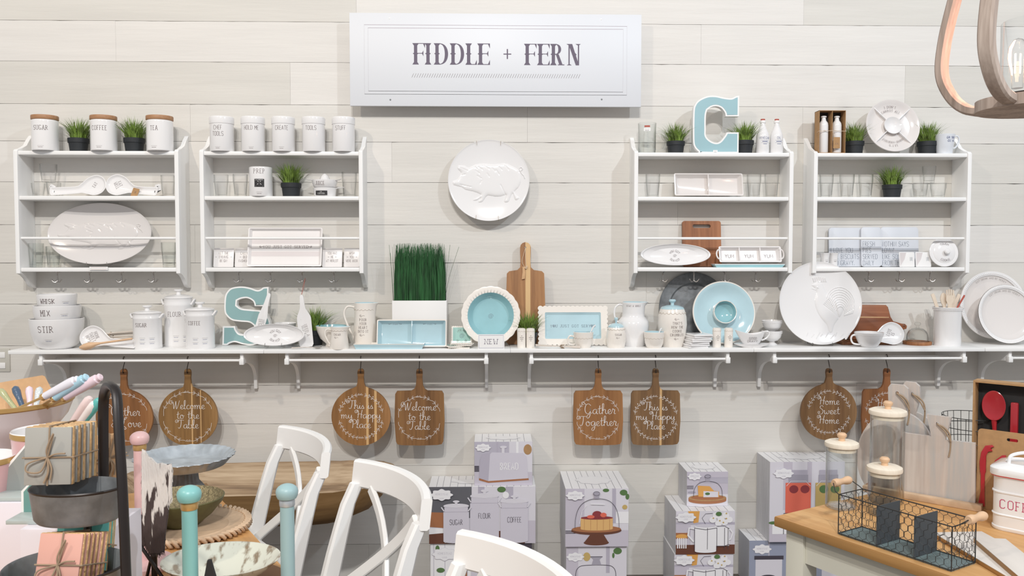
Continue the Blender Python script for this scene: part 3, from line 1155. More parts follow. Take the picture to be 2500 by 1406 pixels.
def plate_prof(r, d=.018, th=.005, well=.62, lip=.0):
    "turned plate; the eating side is +z"
    top = [(0, d*.25), (r*well, d*.25), (r*(well+.06), d*.3), (r*(well+.2), d*.66), (r*.96, d), (r*.99, d+.001), (r, d-.001)]
    return [(0, 0), (r*.5, 0), (r*.55, .001), (r*.85, d*.5), (r, d-.003)]+top[::-1]

def spoon_rest(label, px, Y, z, bowl_px, L_px, flip, ang=R(14), words=None, cork=None):
    "spoon-shaped rest leaning on the wall: round bowl plus flared handle"
    rb = ln(bowl_px, px, Y)/2
    L = ln(L_px, px, Y)
    t = lean(px, 460, Y, z+.002, ang, 'spoon_rest', label, 'spoon rest')
    n = 20
    up = [(0, rb*2), (rb*.75, rb*1.72), (rb*1.35, rb*1.15), (rb*1.9, rb*.85), (L*.78, rb*.78), (L-rb-.006, rb*.86), (L-rb, rb*.6)]
    lo = [(L-rb, rb*.3), (L-rb-.008, 0), (L*.7, .0), (rb*1.7, rb*.16), (rb*1.2, rb*.22), (rb*.7, rb*.12), (0, 0)]
    left = [(-rb*.7, rb*.3), (-rb, rb), (-rb*.7, rb*1.7)]
    out = [(a*flip, b) for a, b, _ in cat([(a, b, 0) for a, b in up+lo+left], 4, closed=True)]
    m = M()
    cxx = sum(p[0] for p in out)/len(out)
    ring = []
    N = len(out)
    def off(s_, y):
        r_ = []
        for i in range(N):
            a, b = out[i-1], out[(i+1) % N]
            dx, dz = b[0]-a[0], b[1]-a[1]
            d = math.hypot(dx, dz) or 1
            q = flip if flip > 0 else -1
            nx, nz = dz/d*q, -dx/d*q
            r_.append((out[i][0]+nx*s_, y, out[i][1]+nz*s_))
        return r_
    k = 1
    rows = [off(0, -.014), off(k*.0035, -.0145), off(k*.010, -.006), off(k*.016, -.0035)]
    rows2 = [off(0, -.013), off(k*.008, -.002), off(k*.016, 0)]
    for rr, rev in ((rows, 0), (rows2, 1)):
        vs = [v for r_ in rr for v in r_]
        fs = [(i*N+j, i*N+(j+1) % N, (i+1)*N+(j+1) % N, (i+1)*N+j) for i in range(len(rr)-1) for j in range(N)]
        fs.append(tuple((len(rr)-1)*N+j for j in range(N)))
        m.add(vs, fs, 'ceramic')
    f = flat(-.0042)
    if words:
        T = Matrix.Translation((0, -.0042, rb)) @ Matrix.Rotation(R(62 if flip > 0 else -62), 4, 'Y')
        for i, wd in enumerate(words):
            text(m, wd, rb*.26, flat(0, T), style='slab', w=.0012, z=rb*(.1*len(words)-.36*i-.05), asp=.7)
    m.obj('dish', t)
    if cork:
        c_ = M()
        c_.prism(rrect(-.016, .016, -.022, .022, .003), .0, -.002, 'kraft', T=TR(cork, -.018, .012) @ RO(R(15), 'Y'))
        text(c_, 'X', .012, flat(0, TR(cork, -.0206, .008) @ RO(R(15), 'Y')), w=.001)
        c_.obj('tag', t)
    return t
spoon_rest('white spoon rest with its bowl to the right, touching its mate, on the first rack', 234, .1, ZM, 52, 136, -1, words=['EAT'])
spoon_rest('white spoon rest with a kraft tag, bowl lettered EAT WELL', 285, .1, ZM, 54, 128, 1, words=['EAT', 'WELL'], cork=.097)

# pig plate and pig platter (relief)
PIG = [(232, 710), (290, 690), (340, 600), (300, 560), (290, 510), (340, 500), (400, 505), (445, 530), (520, 490), (640, 472), (780, 485), (920, 468),
       (1010, 500), (1110, 560), (1140, 640), (1145, 720), (1110, 800), (1060, 850), (1090, 900), (1125, 930), (1100, 965), (1060, 965), (1040, 900),
       (1030, 880), (1000, 940), (980, 990), (930, 1000), (915, 975), (940, 900), (880, 915), (800, 920), (700, 905), (660, 950), (630, 990), (580, 1000),
       (570, 980), (600, 940), (560, 970), (510, 975), (500, 955), (550, 925), (600, 890), (500, 850), (400, 830), (350, 795), (240, 768)]
def coupe(r, d, n=14, lip=.004):
    "gently dished plate, eating side +z, and its height at a given radius"
    def hf(q): return d*.28+d*.72*max(0, (q-.42)/.58)**1.9
    top = [(0, d*.28)]+[(r*q, hf(q)) for q in [.42+.56*i/n for i in range(n+1)]]
    return [(0, 0), (r*.5, 0), (r*.55, .001), (r*.8, d*.38), (r*.995, d-.004), (r, d-.001), (r*.993, d+.0006)]+top[::-1], hf
def relief(m, pts, base, k, H=.007, s_=.008, strokes=(), cell=.0027, cz=0):
    "raised modelling on a plate: a height field inside the outline, with ridges (+) and grooves (-) along strokes"
    def segd(x, z, a, b):
        dx, dz = b[0]-a[0], b[1]-a[1]
        L = dx*dx+dz*dz
        t = max(0, min(1, ((x-a[0])*dx+(z-a[1])*dz)/L)) if L else 0
        return math.hypot(x-a[0]-dx*t, z-a[1]-dz*t)
    x0, x1 = min(p[0] for p in pts)-cell, max(p[0] for p in pts)+cell
    z0, z1 = min(p[1] for p in pts)-cell, max(p[1] for p in pts)+cell
    for st, am, w in strokes:
        x0, x1 = min([x0]+[p[0]-2*w for p in st]), max([x1]+[p[0]+2*w for p in st])
        z0, z1 = min([z0]+[p[1]-2*w for p in st]), max([z1]+[p[1]+2*w for p in st])
    nx, nz = int((x1-x0)/cell)+2, int((z1-z0)/cell)+2
    n = len(pts)
    ids, vs, fs = {}, [], []
    for j in range(nz):
        z = z0+j*cell
        xs = sorted(pts[i][0]+(z-pts[i][1])/(pts[(i+1) % n][1]-pts[i][1])*(pts[(i+1) % n][0]-pts[i][0]) for i in range(n) if (pts[i][1] > z) != (pts[(i+1) % n][1] > z))
        for i in range(nx):
            x = x0+i*cell
            ins = sum(1 for q in xs if q < x) % 2
            h = -.0012
            if ins:
                d = min(segd(x, z, pts[q], pts[(q+1) % n]) for q in range(n))
                h = -.0004+H*(1-math.exp(-d/s_))
            for st, am, w in strokes:
                if min(p[0] for p in st)-3*w < x < max(p[0] for p in st)+3*w and min(p[1] for p in st)-3*w < z < max(p[1] for p in st)+3*w:
                    d = min(segd(x, z, a, b) for a, b in zip(st, st[1:]))
                    h += am*math.exp(-(d/w)**2)*(1 if ins or am > 0 else 0)*(1.25 if not ins else 1)
            ids[i, j] = (len(vs), h)
            vs.append((x, -base(x, z-cz)-h, z))
    for j in range(nz-1):
        for i in range(nx-1):
            q = [ids[i, j], ids[i+1, j], ids[i+1, j+1], ids[i, j+1]]
            if any(a[1] > -.0008 for a in q):
                fs.append([a[0] for a in q])
    used = sorted({i for f in fs for i in f})
    mp = {o: k_ for k_, o in enumerate(used)}
    m.add([vs[i] for i in used], [[mp[i] for i in f] for f in fs], k)
def pig(m, sx, sz, base, k='ceramic', cz=0):
    f = lambda x, z: ((x-713)/543*sx, cz+(705-z)/543*sz)
    S_ = [([f(1120, 575), f(1125, 535), f(1150, 528), f(1168, 550), f(1150, 572), f(1130, 568), f(1150, 610), f(1180, 640), f(1195, 680)], .004, .0022)]
    hr = [((510, 510), (560, 550)), ((570, 520), (630, 560)), ((640, 500), (720, 550)), ((760, 540), (800, 580)), ((850, 520), (890, 560)), ((690, 610), (720, 650)),
          ((810, 560), (850, 620)), ((560, 640), (620, 680)), ((540, 570), (590, 610)), ((330, 760), (480, 790)), ((300, 520), (430, 575)), ((360, 630), (400, 620)),
          ((870, 760), (940, 900)), ((620, 700), (600, 740)), ((930, 500), (980, 560))]
    for a, b in hr:
        S_.append(([f(*a), f(*b)], -.0022, .0024))
    relief(m, [(a, b) for a, b, _ in cat([f(*p)+(0,) for p in PIG], 2, closed=True)], base, k, strokes=S_, cz=cz)
c = at(1193.5, 441, .06)
t = thing('pig_plate', 'large round white plate with a raised pig, hung on the plank wall under the sign', 'plate', (c.x, -.045, c.z), (R(-3), 0, 0))
r = ln(198, 1193, .06)/2
m = M()
pr, hf = coupe(r, .024)
m.lathe(pr, 'ceramic', 90, T=RX)
pig(m, r, r, lambda x, z: hf(math.hypot(x, z)/r))
m.obj('plate', t)
for x, s_ in ((-.3, 1), (.3, 1), (-.32, -1), (.24, -1)):
    X_, Z_ = r*x, math.sqrt(1-x*x)*r*s_
    M().tube([(X_, .004, Z_*1.0), (X_, -.012, Z_*1.02), (X_, -.031, Z_*1.008), (X_*.98, -.0292, Z_*.965), (X_*.97, -.026, Z_*.9)], .0008, 'twine', 5).obj('wire_clip', t)

Y = .075
t = lean(243, 640, Y, ZB+.012, R(11), 'oval_platter', 'large oval white platter with a raised pig behind the rail of the first rack', 'platter')
rx, rz = ln(254, 243, Y)/2, .157
m = M()
pr, hf = coupe(1, .026)
m.lathe(pr, 'oval_ceramic', 90, T=TR(0, 0, rz) @ RX, sx=rx, sy=rz)
pig(m, rx*.92, rz*.95, lambda x, z: hf(math.hypot(x/rx, z/rz)), 'oval_ceramic', rz)
m.obj('platter', t)
m = M()
m.tube([(-.05, -.03, .01), (-.05, -.034, .0), (-.05, .0, .0), (-.05, .03, .01), (-.05, .035, .14)], .0015, 'steel', 6)
m.tube([(.05, -.03, .01), (.05, -.034, .0), (.05, .0, .0), (.05, .03, .01), (.05, .035, .14)], .0015, 'steel', 6)
m.tube([(-.05, .035, .14), (.05, .035, .14)], .0015, 'steel', 6)
m.obj('stand', t, loc=(0, -.003, -.002))
q = M().box(-.045, .045, -.001, 0, -.008, .008, 'paint', T=TR(0, 0, .009))
q.line([(-.036, .004), (.036, .004), (.036, .014), (-.036, .014), (-.036, .004)], .0006, 'rose_card', flat(-.0013))
tag(q.obj('price_strip', loc=(at(241, 652, UD).x, -UD-.0, ZB-.012)), 'small white price strip stuck on the shelf edge below the oval platter', 'price tag')

# rectangular trays
def tray(name, label, px, pyb, Y, z, w, h, ang, k='tray_white', inner=None, d=.022, cells=1, words=None, rim=.006, cat_='tray', slope=.3, lay=False, fs=.012, band=None, wstyle='slab', zt=None, sw_=1):
    t = lean(px, pyb, Y, z, ang, name, label, cat_)
    m = M()
    inner = inner or k
    X_, r_ = w/2, .008
    m.prism(rrect(-X_+d*.5, X_-d*.5, d*.4, h-d*.4, r_), 0, -.003, k, bev=.001)
    def ring(a, b, y0, y1, kk):
        n = len(a)
        m.add([(p[0], y0, p[1]) for p in a]+[(p[0], y1, p[1]) for p in b], [(i, (i+1) % n, n+(i+1) % n, n+i) for i in range(n)], kk)
    o_ = rrect(-X_, X_, 0, h, r_)
    i_ = rrect(-X_+rim, X_-rim, rim, h-rim, r_*.7)
    bt = rrect(-X_+d*.5, X_-d*.5, d*.4, h-d*.4, r_)
    ring(bt, o_, 0, -d+.002, k)
    ring(o_, rrect(-X_+.001, X_-.001, .001, h-.001, r_), -d+.002, -d, k)
    ring(rrect(-X_+.001, X_-.001, .001, h-.001, r_), i_, -d, -d+.0005, k)
    fl = rrect(-X_+rim+d*slope*1.4, X_-rim-d*slope*1.4, rim+d*slope, h-rim-d*slope, r_*.6)
    ring(i_, fl, -d+.0005, -.006, inner)
    ring(fl, rrect(-X_+rim+d*slope*1.6, X_-rim-d*slope*1.6, rim+d*slope*1.2, h-rim-d*slope*1.2, r_*.6), -.006, -.004, inner)
    m.poly([(p[0], p[1]) for p in rrect(-X_+rim+d*slope*1.6, X_-rim-d*slope*1.6, rim+d*slope*1.2, h-rim-d*slope*1.2, r_*.6)], inner, flat(-.004))
    for i in range(1, cells):
        x = -X_+w*i/cells
        m.box(x-.0025, x+.0025, -d+.003, -.003, rim*.6, h-rim*.6, inner, bev=.001)
    f = flat(-.0046)
    for wd in (words or []):
        text(m, wd[0], fs, f, x=wd[1], z=wd[2], style=wstyle, w=fs*.1, m='grey_ink' if inner == 'aqua' else 'ink')
        if sw_:
            hw = len(wd[0])*fs*.45+.012
            swash(m, wd[1]-hw, wd[2]+fs*.4, fs*.35, f, m='grey_ink' if inner == 'aqua' else 'ink')
            swash(m, wd[1]+hw, wd[2]+fs*.4, fs*.35, f, flip=-1, m='grey_ink' if inner == 'aqua' else 'ink')
    if band:
        for z0, z1, kk in band:
            m.poly([(-X_+.017, z0), (X_-.017, z0), (X_-.017, z1), (-X_+.017, z1)], kk, flat(-.0043))
    m.obj('dish', t)
    return t
tray('serving_tray', 'pale striped rectangular tray lettered YOU JUST GOT SERVED in the second rack', 696, 648, .07, ZB+.001, ln(182, 696, .07), .2, R(12),
     words=[('YOU JUST GOT SERVED', 0, .098)], fs=.0125, band=[(.055, .08, 'tray_band'), (.12, .15, 'tray_band')])
tray('divided_dish', 'white two-compartment dish standing on the rack under the letter C', 1728, 474, .07, ZM+.001, ln(167, 1728, .07), .118, R(13), k='rose_glaze',
     cells=2, d=.034, words=[('YUM', -.085, .1), ('YUM', .085, .1)], fs=.0085)

def coaster(name, label, px, pyb, Y, z, s_, ang, words, k='tray_white', rot=0, grp=None, w=None):
    t = lean(px, pyb, Y, z, ang, name, label, 'plate' if s_ > .095 else 'coaster', grp)
    m = M().prism(rrect(-(w or s_)/2, (w or s_)/2, 0, s_, .004), 0, -.006, k, bev=.0015)
    f = flat(-.0066)
    for i, wd in enumerate(words):
        text(m, wd, s_*.13, f, z=s_*(.66-.2*i), w=.001, asp=.62)
        if i == 1:
            hw = len(wd)*s_*.04+.006
            arrow(m, -hw-.005, s_*.72-.2*s_, .0024, f)
            arrow(m, hw+.005, s_*.72-.2*s_, .0024, f, flip=-1)
    m.obj('tile', t)
    return t
CO = 'small square lettered plates in the second rack'
for px, wds, l, Y in ((546, ['LET THE', 'EVENING', 'BE GIN'], 'small square white plate lettered LET THE EVENING BE GIN', .055),
                   (598, ['CALL ME', 'OLD', 'FASHIONED'], 'small square white plate lettered CALL ME OLD FASHIONED, partly behind the striped tray', .05),
                   (811, ['YOU HAD', 'ME', 'AT MERLOT'], 'small square white plate lettered YOU HAD ME AT MERLOT', .055),
                   (859, ['WISH', 'YOU', 'WERE BEER'], 'small square white plate lettered WISH YOU WERE BEER, against the rack side', .06)):
    coaster('square_plate', l, px, 648, Y, ZB+.0005, .098, R(10), wds, grp=CO, w=.1 if px != 859 else .078)

# PREP canister and juicer
x = at(637, 440, .1)
r = ln(60, 637, .1, True)/2*.96
m = M().lathe(rimmed([(r*.97, 0), (r, .003), (r, .14), (r*.99, .143)], .005), 'ceramic', 56)
f = cyl(r+.0006, R(7))
text(m, 'PREP', .021, f, style='slab', z=.112, w=.0016, sub=.004, asp=.72)
m2 = [f(*p) for p in ((-.024, .044), (-.012, .044), (0, .044), (.012, .044), (.024, .044), (.024, .084), (.012, .084), (0, .084), (-.012, .084), (-.024, .084))]
m.add(m2, [(0, 1, 8, 9), (1, 2, 7, 8), (2, 3, 6, 7), (3, 4, 5, 6)], 'black_label')
f = cyl(r+.0009, R(7))
m.line([(-.01, .056), (.008, .074)], .0015, 'paint', f)
m.line([(.01, .056), (-.008, .074)], .0015, 'paint', f)
text(m, 'LA CUCINA', .005, f, z=.077, w=.0007, m='paint')
m.line([(-.018, .048), (.018, .048)], .001, 'paint', f)
fine(m, f, 0, .012, .03)
tag(m.obj('canister', loc=(x.x, -.1, ZM)), 'white cylindrical canister lettered PREP with a black label', 'canister')
x = at(793, 440, .09)
t = thing('citrus_juicer', 'white ceramic two-piece citrus juicer lettered JUICE', 'juicer', (x.x, -.09, ZM))
m = M().lathe(rimmed([(.05, 0), (.053, .003), (.056, .03), (.058, .042)], .004), 'ceramic', 48)
f = cyl(.0575, R(-8))
m.add([f(*p) for p in ((-.031, .006), (-.01, .006), (.01, .006), (.031, .006), (.031, .028), (.01, .028), (-.01, .028), (-.031, .028))],
      [(0, 1, 6, 7), (1, 2, 5, 6), (2, 3, 4, 5)], 'black_label')
f = cyl(.058, R(-8))
text(m, 'LA', .006, f, z=.02, w=.0008, m='paint')
text(m, 'CUCINA', .0065, f, z=.011, w=.0008, m='paint', style='slab')
m.tube([(.05, -.01, .04), (.075, -.014, .044), (.1, -.016, .047)], [.006, .006, .004], 'ceramic', 8, flat=.4)
m.obj('lower_bowl', t)
m = M().lathe(rimmed([(.05, .044), (.056, .05), (.062, .07), (.064, .082)], .004), 'ceramic', 48)
f = surf(lambda z: .0595+(z-.055)*.15+.0015, R(-13))
text(m, 'JUICE', .017, f, style='slab', z=.056, w=.0014, asp=.7)
for s_ in (-1, 1):
    m.tube([(s_*.058, -.02, .081), (s_*.075, -.024, .083), (s_*.088, -.026, .088)], [.008, .007, .004], 'ceramic', 8, flat=.3)
m.lathe([(.03, .06), (.026, .085), (.018, .103), (.007, .114), (0, .117)], 'ceramic', 40, wob=lambda a, k: 1+.07*abs(sin(5*a)))
m.obj('upper_bowl', t)

# ---------------------------------------------------------------- letters
def big_letter(ch, label, px, Y, z, outer, holes_poly, hh, ang=0, colour='blue_paint'):
    "outer = white edged face polygon, inner coloured face inset"
    t = lean(px, 600, Y, z, ang, 'letter_block', label, 'letter')
    m = M()
    m.prism(outer, 0, -.034, 'paint', side='teal_side')
    # coloured face: offset inwards
    n = len(outer)
    a = sum(outer[i][0]*outer[(i+1) % n][1]-outer[(i+1) % n][0]*outer[i][1] for i in range(n))
    q = 1 if a > 0 else -1
    ins = []
    d = .0075
    for i in range(n):
        p0_, p1_, p2_ = Vector(outer[i-1]), Vector(outer[i]), Vector(outer[(i+1) % n])
        e1, e2 = (p1_-p0_).normalized(), (p2_-p1_).normalized()
        n1, n2 = Vector((-e1.y, e1.x))*q, Vector((-e2.y, e2.x))*q
        b = n1+n2
        L = max(b.length_squared/2, .35)
        ins.append(tuple(p1_+b/L*d*1.0))
    tri = tessellate_polygon([[Vector((p[0], p[1], 0)) for p in ins]])
    m.add([(p[0], -.0347, p[1]) for p in ins], [t_[::-1] for t_ in tri], colour)
    m.obj('letter', t)
    if ch == 'C':
        s_ = M().box(-.012, .010, -.0352, -.0348, .004, .014, 'paint')
        fine(s_, flat(-.0354), -.001, .0045, .016)
        s_.obj('sticker', t)
    return t
def zz(px, py, ox, oy, s_, k): return ((px-ox)*k/s_, (oy-py)*k/s_)
kC = ln(1, 1740, .1)
Cp = [(1385, 78), (1345, 85), (1290, 108), (1200, 100), (1100, 80), (1000, 85), (900, 130), (850, 190), (832, 280), (832, 600), (850, 690), (900, 745), (945, 765),
      (1385, 765), (1385, 515), (1240, 515), (1215, 560), (1160, 625), (1105, 640), (1040, 615), (990, 560), (985, 480), (985, 320), (1000, 250), (1050, 215),
      (1110, 205), (1170, 225), (1215, 280), (1225, 325), (1385, 325)]
Cpts = smooth_poly([zz(a, b, 1105, 762, 5.02, kC) for a, b in Cp])
big_letter('C', 'big teal block letter C with a white edge on top of a rack', 1520+1105/5.02, .095, ZT, Cpts, None, 0)
kS = ln(1, 605, .06)
Sp = [(1027, 105), (960, 110), (930, 132), (880, 145), (790, 115), (680, 98), (560, 115), (500, 165), (470, 240), (465, 400), (490, 470), (560, 530), (660, 548), (780, 560),
      (840, 600), (850, 660), (800, 705), (720, 712), (650, 700), (610, 650), (600, 608), (445, 608), (440, 848), (500, 848), (530, 828), (600, 812), (700, 840), (800, 852),
      (900, 830), (980, 760), (1040, 650), (1045, 560), (1010, 470), (930, 410), (800, 395), (680, 380), (620, 340), (625, 280), (680, 255), (760, 250), (830, 290), (850, 350), (1020, 352)]
Spts = smooth_poly([zz(a, b, 740, 848, 5.208, kS) for a, b in Sp])
big_letter('S', 'big teal block letter S with a white edge on the long shelf', 460+740/5.208, .045, ZS, Spts, None, 0, R(3), 'teal_paint')

# glass jug, bottles
t = thing('glass_mug', 'large clear glass mug with a red and white sticker, left of the letter C', 'mug', (at(1580, 350, .085).x, -.085, ZT))
M().lathe(rimmed([(.036, 0), (.042, .004), (.044, .02), (.044, .1), (.046, .15), (.046, .152)], .002), 'glass_thick', 40).obj('mug_body', t)
h_ = M()
handle(h_, [(.043, 0, .105), (.07, 0, .11), (.09, 0, .085), (.094, 0, .05), (.08, 0, .02), (.043, 0, .015)], .006, 'glass_thick')
h_.obj('handle', t)
s_ = M()
f = cyl(.0462, R(-10))
s_.add([f(*p) for p in ((-.017, .108), (0, .108), (.017, .108), (.017, .124), (0, .124), (-.017, .124))], [(0, 1, 4, 5), (1, 2, 3, 4)], 'paint')
s_.add([f(*p) for p in ((-.014, .127), (0, .127), (.014, .127), (.014, .136), (0, .136), (-.014, .136))], [(0, 1, 4, 5), (1, 2, 3, 4)], 'brick_red')
fine(s_, cyl(.0464, R(-10)), 0, .111, .026)
s_.obj('sticker', t)
def cruet(label, px, words, Y=.1):
    t = thing('cruet_bottle', label, 'bottle', (at(px, 350, Y).x, -Y, ZT))
    r = .032
    M_ = M().lathe([(0, 0), (r*.93, 0), (r, .005), (r, .085), (r*.9, .1), (r*.6, .124), (r*.4, .14), (r*.36, .155), (0, .155)], 'ceramic', 40)
    f = cyl(r+.0006, R(5))
    text(M_, words, .012, f, m='blue_ink', z=.07, w=.0011, asp=.85, sub=.004)
    M_.line([(-.02, .064), (.02, .064)], .0007, 'blue_ink', f, sub=.004)
    M_.line([(-.014, .058), (.014, .058)], .003, 'blue_ink', f, sub=.004)
    M_.line([(-.02, .052), (.02, .052)], .0007, 'blue_ink', f, sub=.004)
    M_.line([(-.01, .046), (.01, .046)], .002, 'blue_ink', f, sub=.004)
    M_.obj('bottle_body', t)
    M().lathe([(.010, .153), (.0145, .154), (.0145, .164), (.012, .166), (.0, .166)], 'paint', 24).obj('collar', t)
    M().lathe([(0, .164), (.011, .164), (.011, .173), (.009, .174), (0, .174)], 'brick_red', 20).obj('stopper', t)
cruet('white ceramic bottle lettered VINEGAR, left of the pair on the rack top', 1862, 'VINEGAR')
cruet('white ceramic bottle lettered OIL at the right end of the letter C rack top', 1896, 'OIL')
# boxed pair
YB = .11
t = thing('gift_box', 'open kraft carton with two white bottles tied with twine, on top of the right rack', 'box', (at(2026, 350, YB).x, -YB, ZT))
m = M()
bw, bh, bd = ln(64, 2026, YB)/2, .212, .03
m.box(-bw, bw, bd-.002, bd, 0, bh, 'kraft')
for x in (-bw, -.001, bw-.002):
    m.box(x, x+.002, -bd, bd, 0, bh, 'kraft')
m.box(-bw, bw, -bd, bd, bh-.002, bh, 'kraft')
m.box(-bw, bw, -bd, bd, 0, .002, 'kraft')
m.box(-bw+.003, bw-.003, bd-.004, bd-.0021, .002, bh-.003, 'black_card')
m.obj('carton', t)
for s_ in (-1, 1):
    b = M().lathe([(0, .0025), (.021, .0025), (.023, .006), (.023, .14), (.021, .152), (.012, .165), (.010, .178), (.014, .181), (.014, .186), (.009, .188), (0, .18)], 'ceramic', 32)
    f = cyl(.0236, 0)
    if s_ < 0:
        text(b, 'OIL', .008, f, z=.106, w=.0008)
    else:
        b.line([(-.018, .111), (.018, .111)], .002, 'ink', f, sub=.004)
    b.obj('bottle', t, loc=(s_*bw*.5, -.002, 0))
tw = M().tube([(-bw-.001, -bd*.3, .105), (-bw-.001, -bd-.001, .108), (0, -bd-.003, .111), (bw+.001, -bd-.001, .108), (bw+.001, bd, .106)], .0011, 'twine_pale', 6)
tw.tube([(0, -bd-.003, .111), (.008, -bd-.004, .085), (.02, -bd-.006, .062)], .001, 'twine_pale', 6)
tw.obj('twine', t)
tg = M().prism(rrect(-.017, .017, -.028, .028, .002), 0, -.0015, 'kraft', T=TR(.02, -bd-.006, .05))
text(tg, 'XX', .01, flat(-.0017, TR(.02, -bd-.006, .04)), w=.0008)
tg.obj('tag', t)

# divided chip plate
rp = ln(133, 2180, .1)/2*.98
t = lean(2180, 370, .115, ZT+.003, R(12), 'divided_platter', 'round white platter divided in four around a dip well, standing on the right rack', 'platter')
m = M().lathe(plate_prof(rp, .026, well=.66), 'rose_glaze', 80, T=TR(0, 0, rp) @ RX)
T = TR(0, 0, rp) @ RX
for k in range(4):
    m.box(rp*.3, rp*.94, -.0022, .0022, .004, .024, 'ceramic', bev=.0015, T=T @ RO(R(43+90*k), 'Z'))
m.lathe([(rp*.26, .004), (rp*.31, .024), (rp*.33, .027), (rp*.32, .029), (rp*.29, .026), (rp*.16, .010), (0, .008)], 'ceramic', 48, T=T)
m.obj('platter', t)
f = flat(-.0125)
for sgn, l1, l2 in ((1, "I DON'T", 'CARROT ALL'), (-1, "LET'S", 'SHARE-IT')):
    lt = M()
    if sgn > 0:
        text(lt, l1, .0105, f, arc=rp*.75, z=rp, w=.001, style='slab', sub=.003)
        text(lt, l2, .0105, f, arc=rp*.61, z=rp, w=.001, style='slab', sub=.003)
    else:
        T2 = Matrix.Translation((0, 0, rp)) @ RO(pi, 'Y')
        text(lt, l1, .0105, flat(-.0125, T2), arc=rp*.75, w=.001, style='slab', sub=.003)
        text(lt, 'SERVE-YOURSELF', .0085, flat(-.0125, T2), arc=rp*.61, w=.001, style='slab', sub=.003)
    lt.obj('lettering', t)
# enamel measuring cup
t = thing('measuring_cup', 'pale blue-white measuring cup marked 500 at the right end of the rack top', 'cup', (at(2306, 360, .09).x, -.09, ZT))
m = M().lathe(rimmed([(.036, 0), (.038, .003), (.045, .07), (.05, .098)], .003), 'enamel', 40)
f = surf(lambda z: .0375+(z)*.12+.001, R(6))
text(m, 'On 500', .011, f.__class__ and (lambda u, v: f(u, v)), m='blue_ink', z=.078, w=.0016, x=.004) if 0 else text(m, 'GR 500', .0095, f, m='blue_ink', z=.076, w=.0015, x=.004)
text(m, 'OZ 16', .0095, f, m='blue_ink', z=.06, w=.0015, x=.006)
m.obj('cup_body', t)
h_ = M()
handle(h_, [(.046, 0, .09), (.064, 0, .093), (.074, 0, .08), (.07, 0, .055), (.056, 0, .035), (.041, 0, .03)], .004, 'enamel')
h_.obj('handle', t)

# rack 3 bottom
def arc_oval(label, px, pyb, Y, z, w, h, ang, easel=False):
    t = lean(px, pyb, Y, z, ang, 'oval_dish', label, 'dish')
    rx, rz = w/2, h/2
    m = M().lathe([(p[0], p[1]) for p in [(0, 0), (.6, 0), (.93, .022), (1, .026), (.985, .030), (.95, .029), (.86, .010), (.8, .0065), (0, .005)]], 'ceramic', 90,
                  T=TR(0, 0, rz) @ RX, sx=rx, sy=rz)
    f = flat(-.0072)
    text(m, 'YOU GOT', .0105, f, arc=.0265, z=rz-.002, w=.001, asp=.9)
    text(m, 'SERVED!', .0105, f, arc=-.0265, z=rz-.002, w=.001, asp=.9)
    sw_ = [(.010*(1-i/30)*cos(i*.5), rz-.002+.008*(1-i/30)*sin(i*.5)) for i in range(26)]
    m.line(sw_, .0008, 'thin_ink', f)
    m.obj('dish', t)
    if easel:
        for s_ in (-1, 1):
            M().tube([(s_*.04, -.03, .012), (s_*.04, -.036, .006), (s_*.04, -.034, -.004), (s_*.04, .03, .0), (s_*.04, .03, .06)], .0013, 'steel', 6).obj('stand_wire', t)
    return t
wd_ = wood('tray_wood', 'a8704a', '97613c', '744628', scale=16)
t = lean(1713, 650, .035, ZB+.001, R(6), 'cutting_board', 'rectangular wooden board with a slot handle standing behind the rack rail', 'board', 'wooden boards')
w_, h_ = ln(94, 1713, .035)/2, .236
M().prism(rrect(-w_, w_, 0, h_, .012), 0, -.014, 'tray_wood', holes=[rrect(-.047, .047, h_-.036, h_-.018, .009)]).obj('board', t)
arc_oval('oval white dish lettered YOU GOT SERVED in the rack under the letter C', 1648, 650, .1, ZB+.004, ln(171, 1648, .1), .112, R(14))
t = tray('lettered_dish', 'long white three-part dish lettered YUM three times, on a teal tray', 1829, 640, .095, ZB+.018, ln(152, 1829, .095), .084, R(16), cells=3, d=.03,
         words=[('YUM', -.1, .03), ('YUM', 0, .03), ('YUM', .1, .03)], fs=.017, wstyle='thin', sw_=0)
for s_ in (-1, 1):
    h_ = M()
    h_.tube(cat([(s_*.148, -.026, .014), (s_*.165, -.028, .022), (s_*.171, -.028, .042), (s_*.165, -.028, .062), (s_*.148, -.026, .07)], 6), .004, 'tray_white', 8)
    h_.obj('handle', t)
t = thing('long_tray', 'teal-sided long tray lying flat under the three-part dish', 'tray', (at(1826, 648, .09).x, -.085, ZB))
m = M()
hw = ln(170, 1826, .09)/2
def boat(m, hw, hd, h, k_out, k_rim, th=.0025):
    a = [(-hw*.94, -hd*.8), (hw*.94, -hd*.8), (hw*.94, hd*.8), (-hw*.94, hd*.8)]
    b = [(-hw, -hd), (hw, -hd), (hw, hd), (-hw, hd)]
    c_ = [(-hw*.985, -hd*.93), (hw*.985, -hd*.93), (hw*.985, hd*.93), (-hw*.985, hd*.93)]
    d_ = [(-hw*.93, -hd*.76), (hw*.93, -hd*.76), (hw*.93, hd*.76), (-hw*.93, hd*.76)]
    L = [(a, 0), (b, h-.003), (b, h), (c_, h), (d_, .004)]
    vs = [(p[0], p[1], z) for l, z in L for p in l]
    fs = [(0, 3, 2, 1), (16, 17, 18, 19)]
    q = [[], []]
    for k in range(4):
        for i in range(4):
            j = (i+1) % 4
            q[0 if k == 0 else 1].append((k*4+i, k*4+j, k*4+4+j, k*4+4+i))
    m.add(vs, q[0]+[fs[0]], k_out)
    m.add(vs, q[1]+[fs[1]], k_rim)
boat(m, hw, .04, .017, 'aqua_deep', 'ceramic')
m.obj('tray', t)

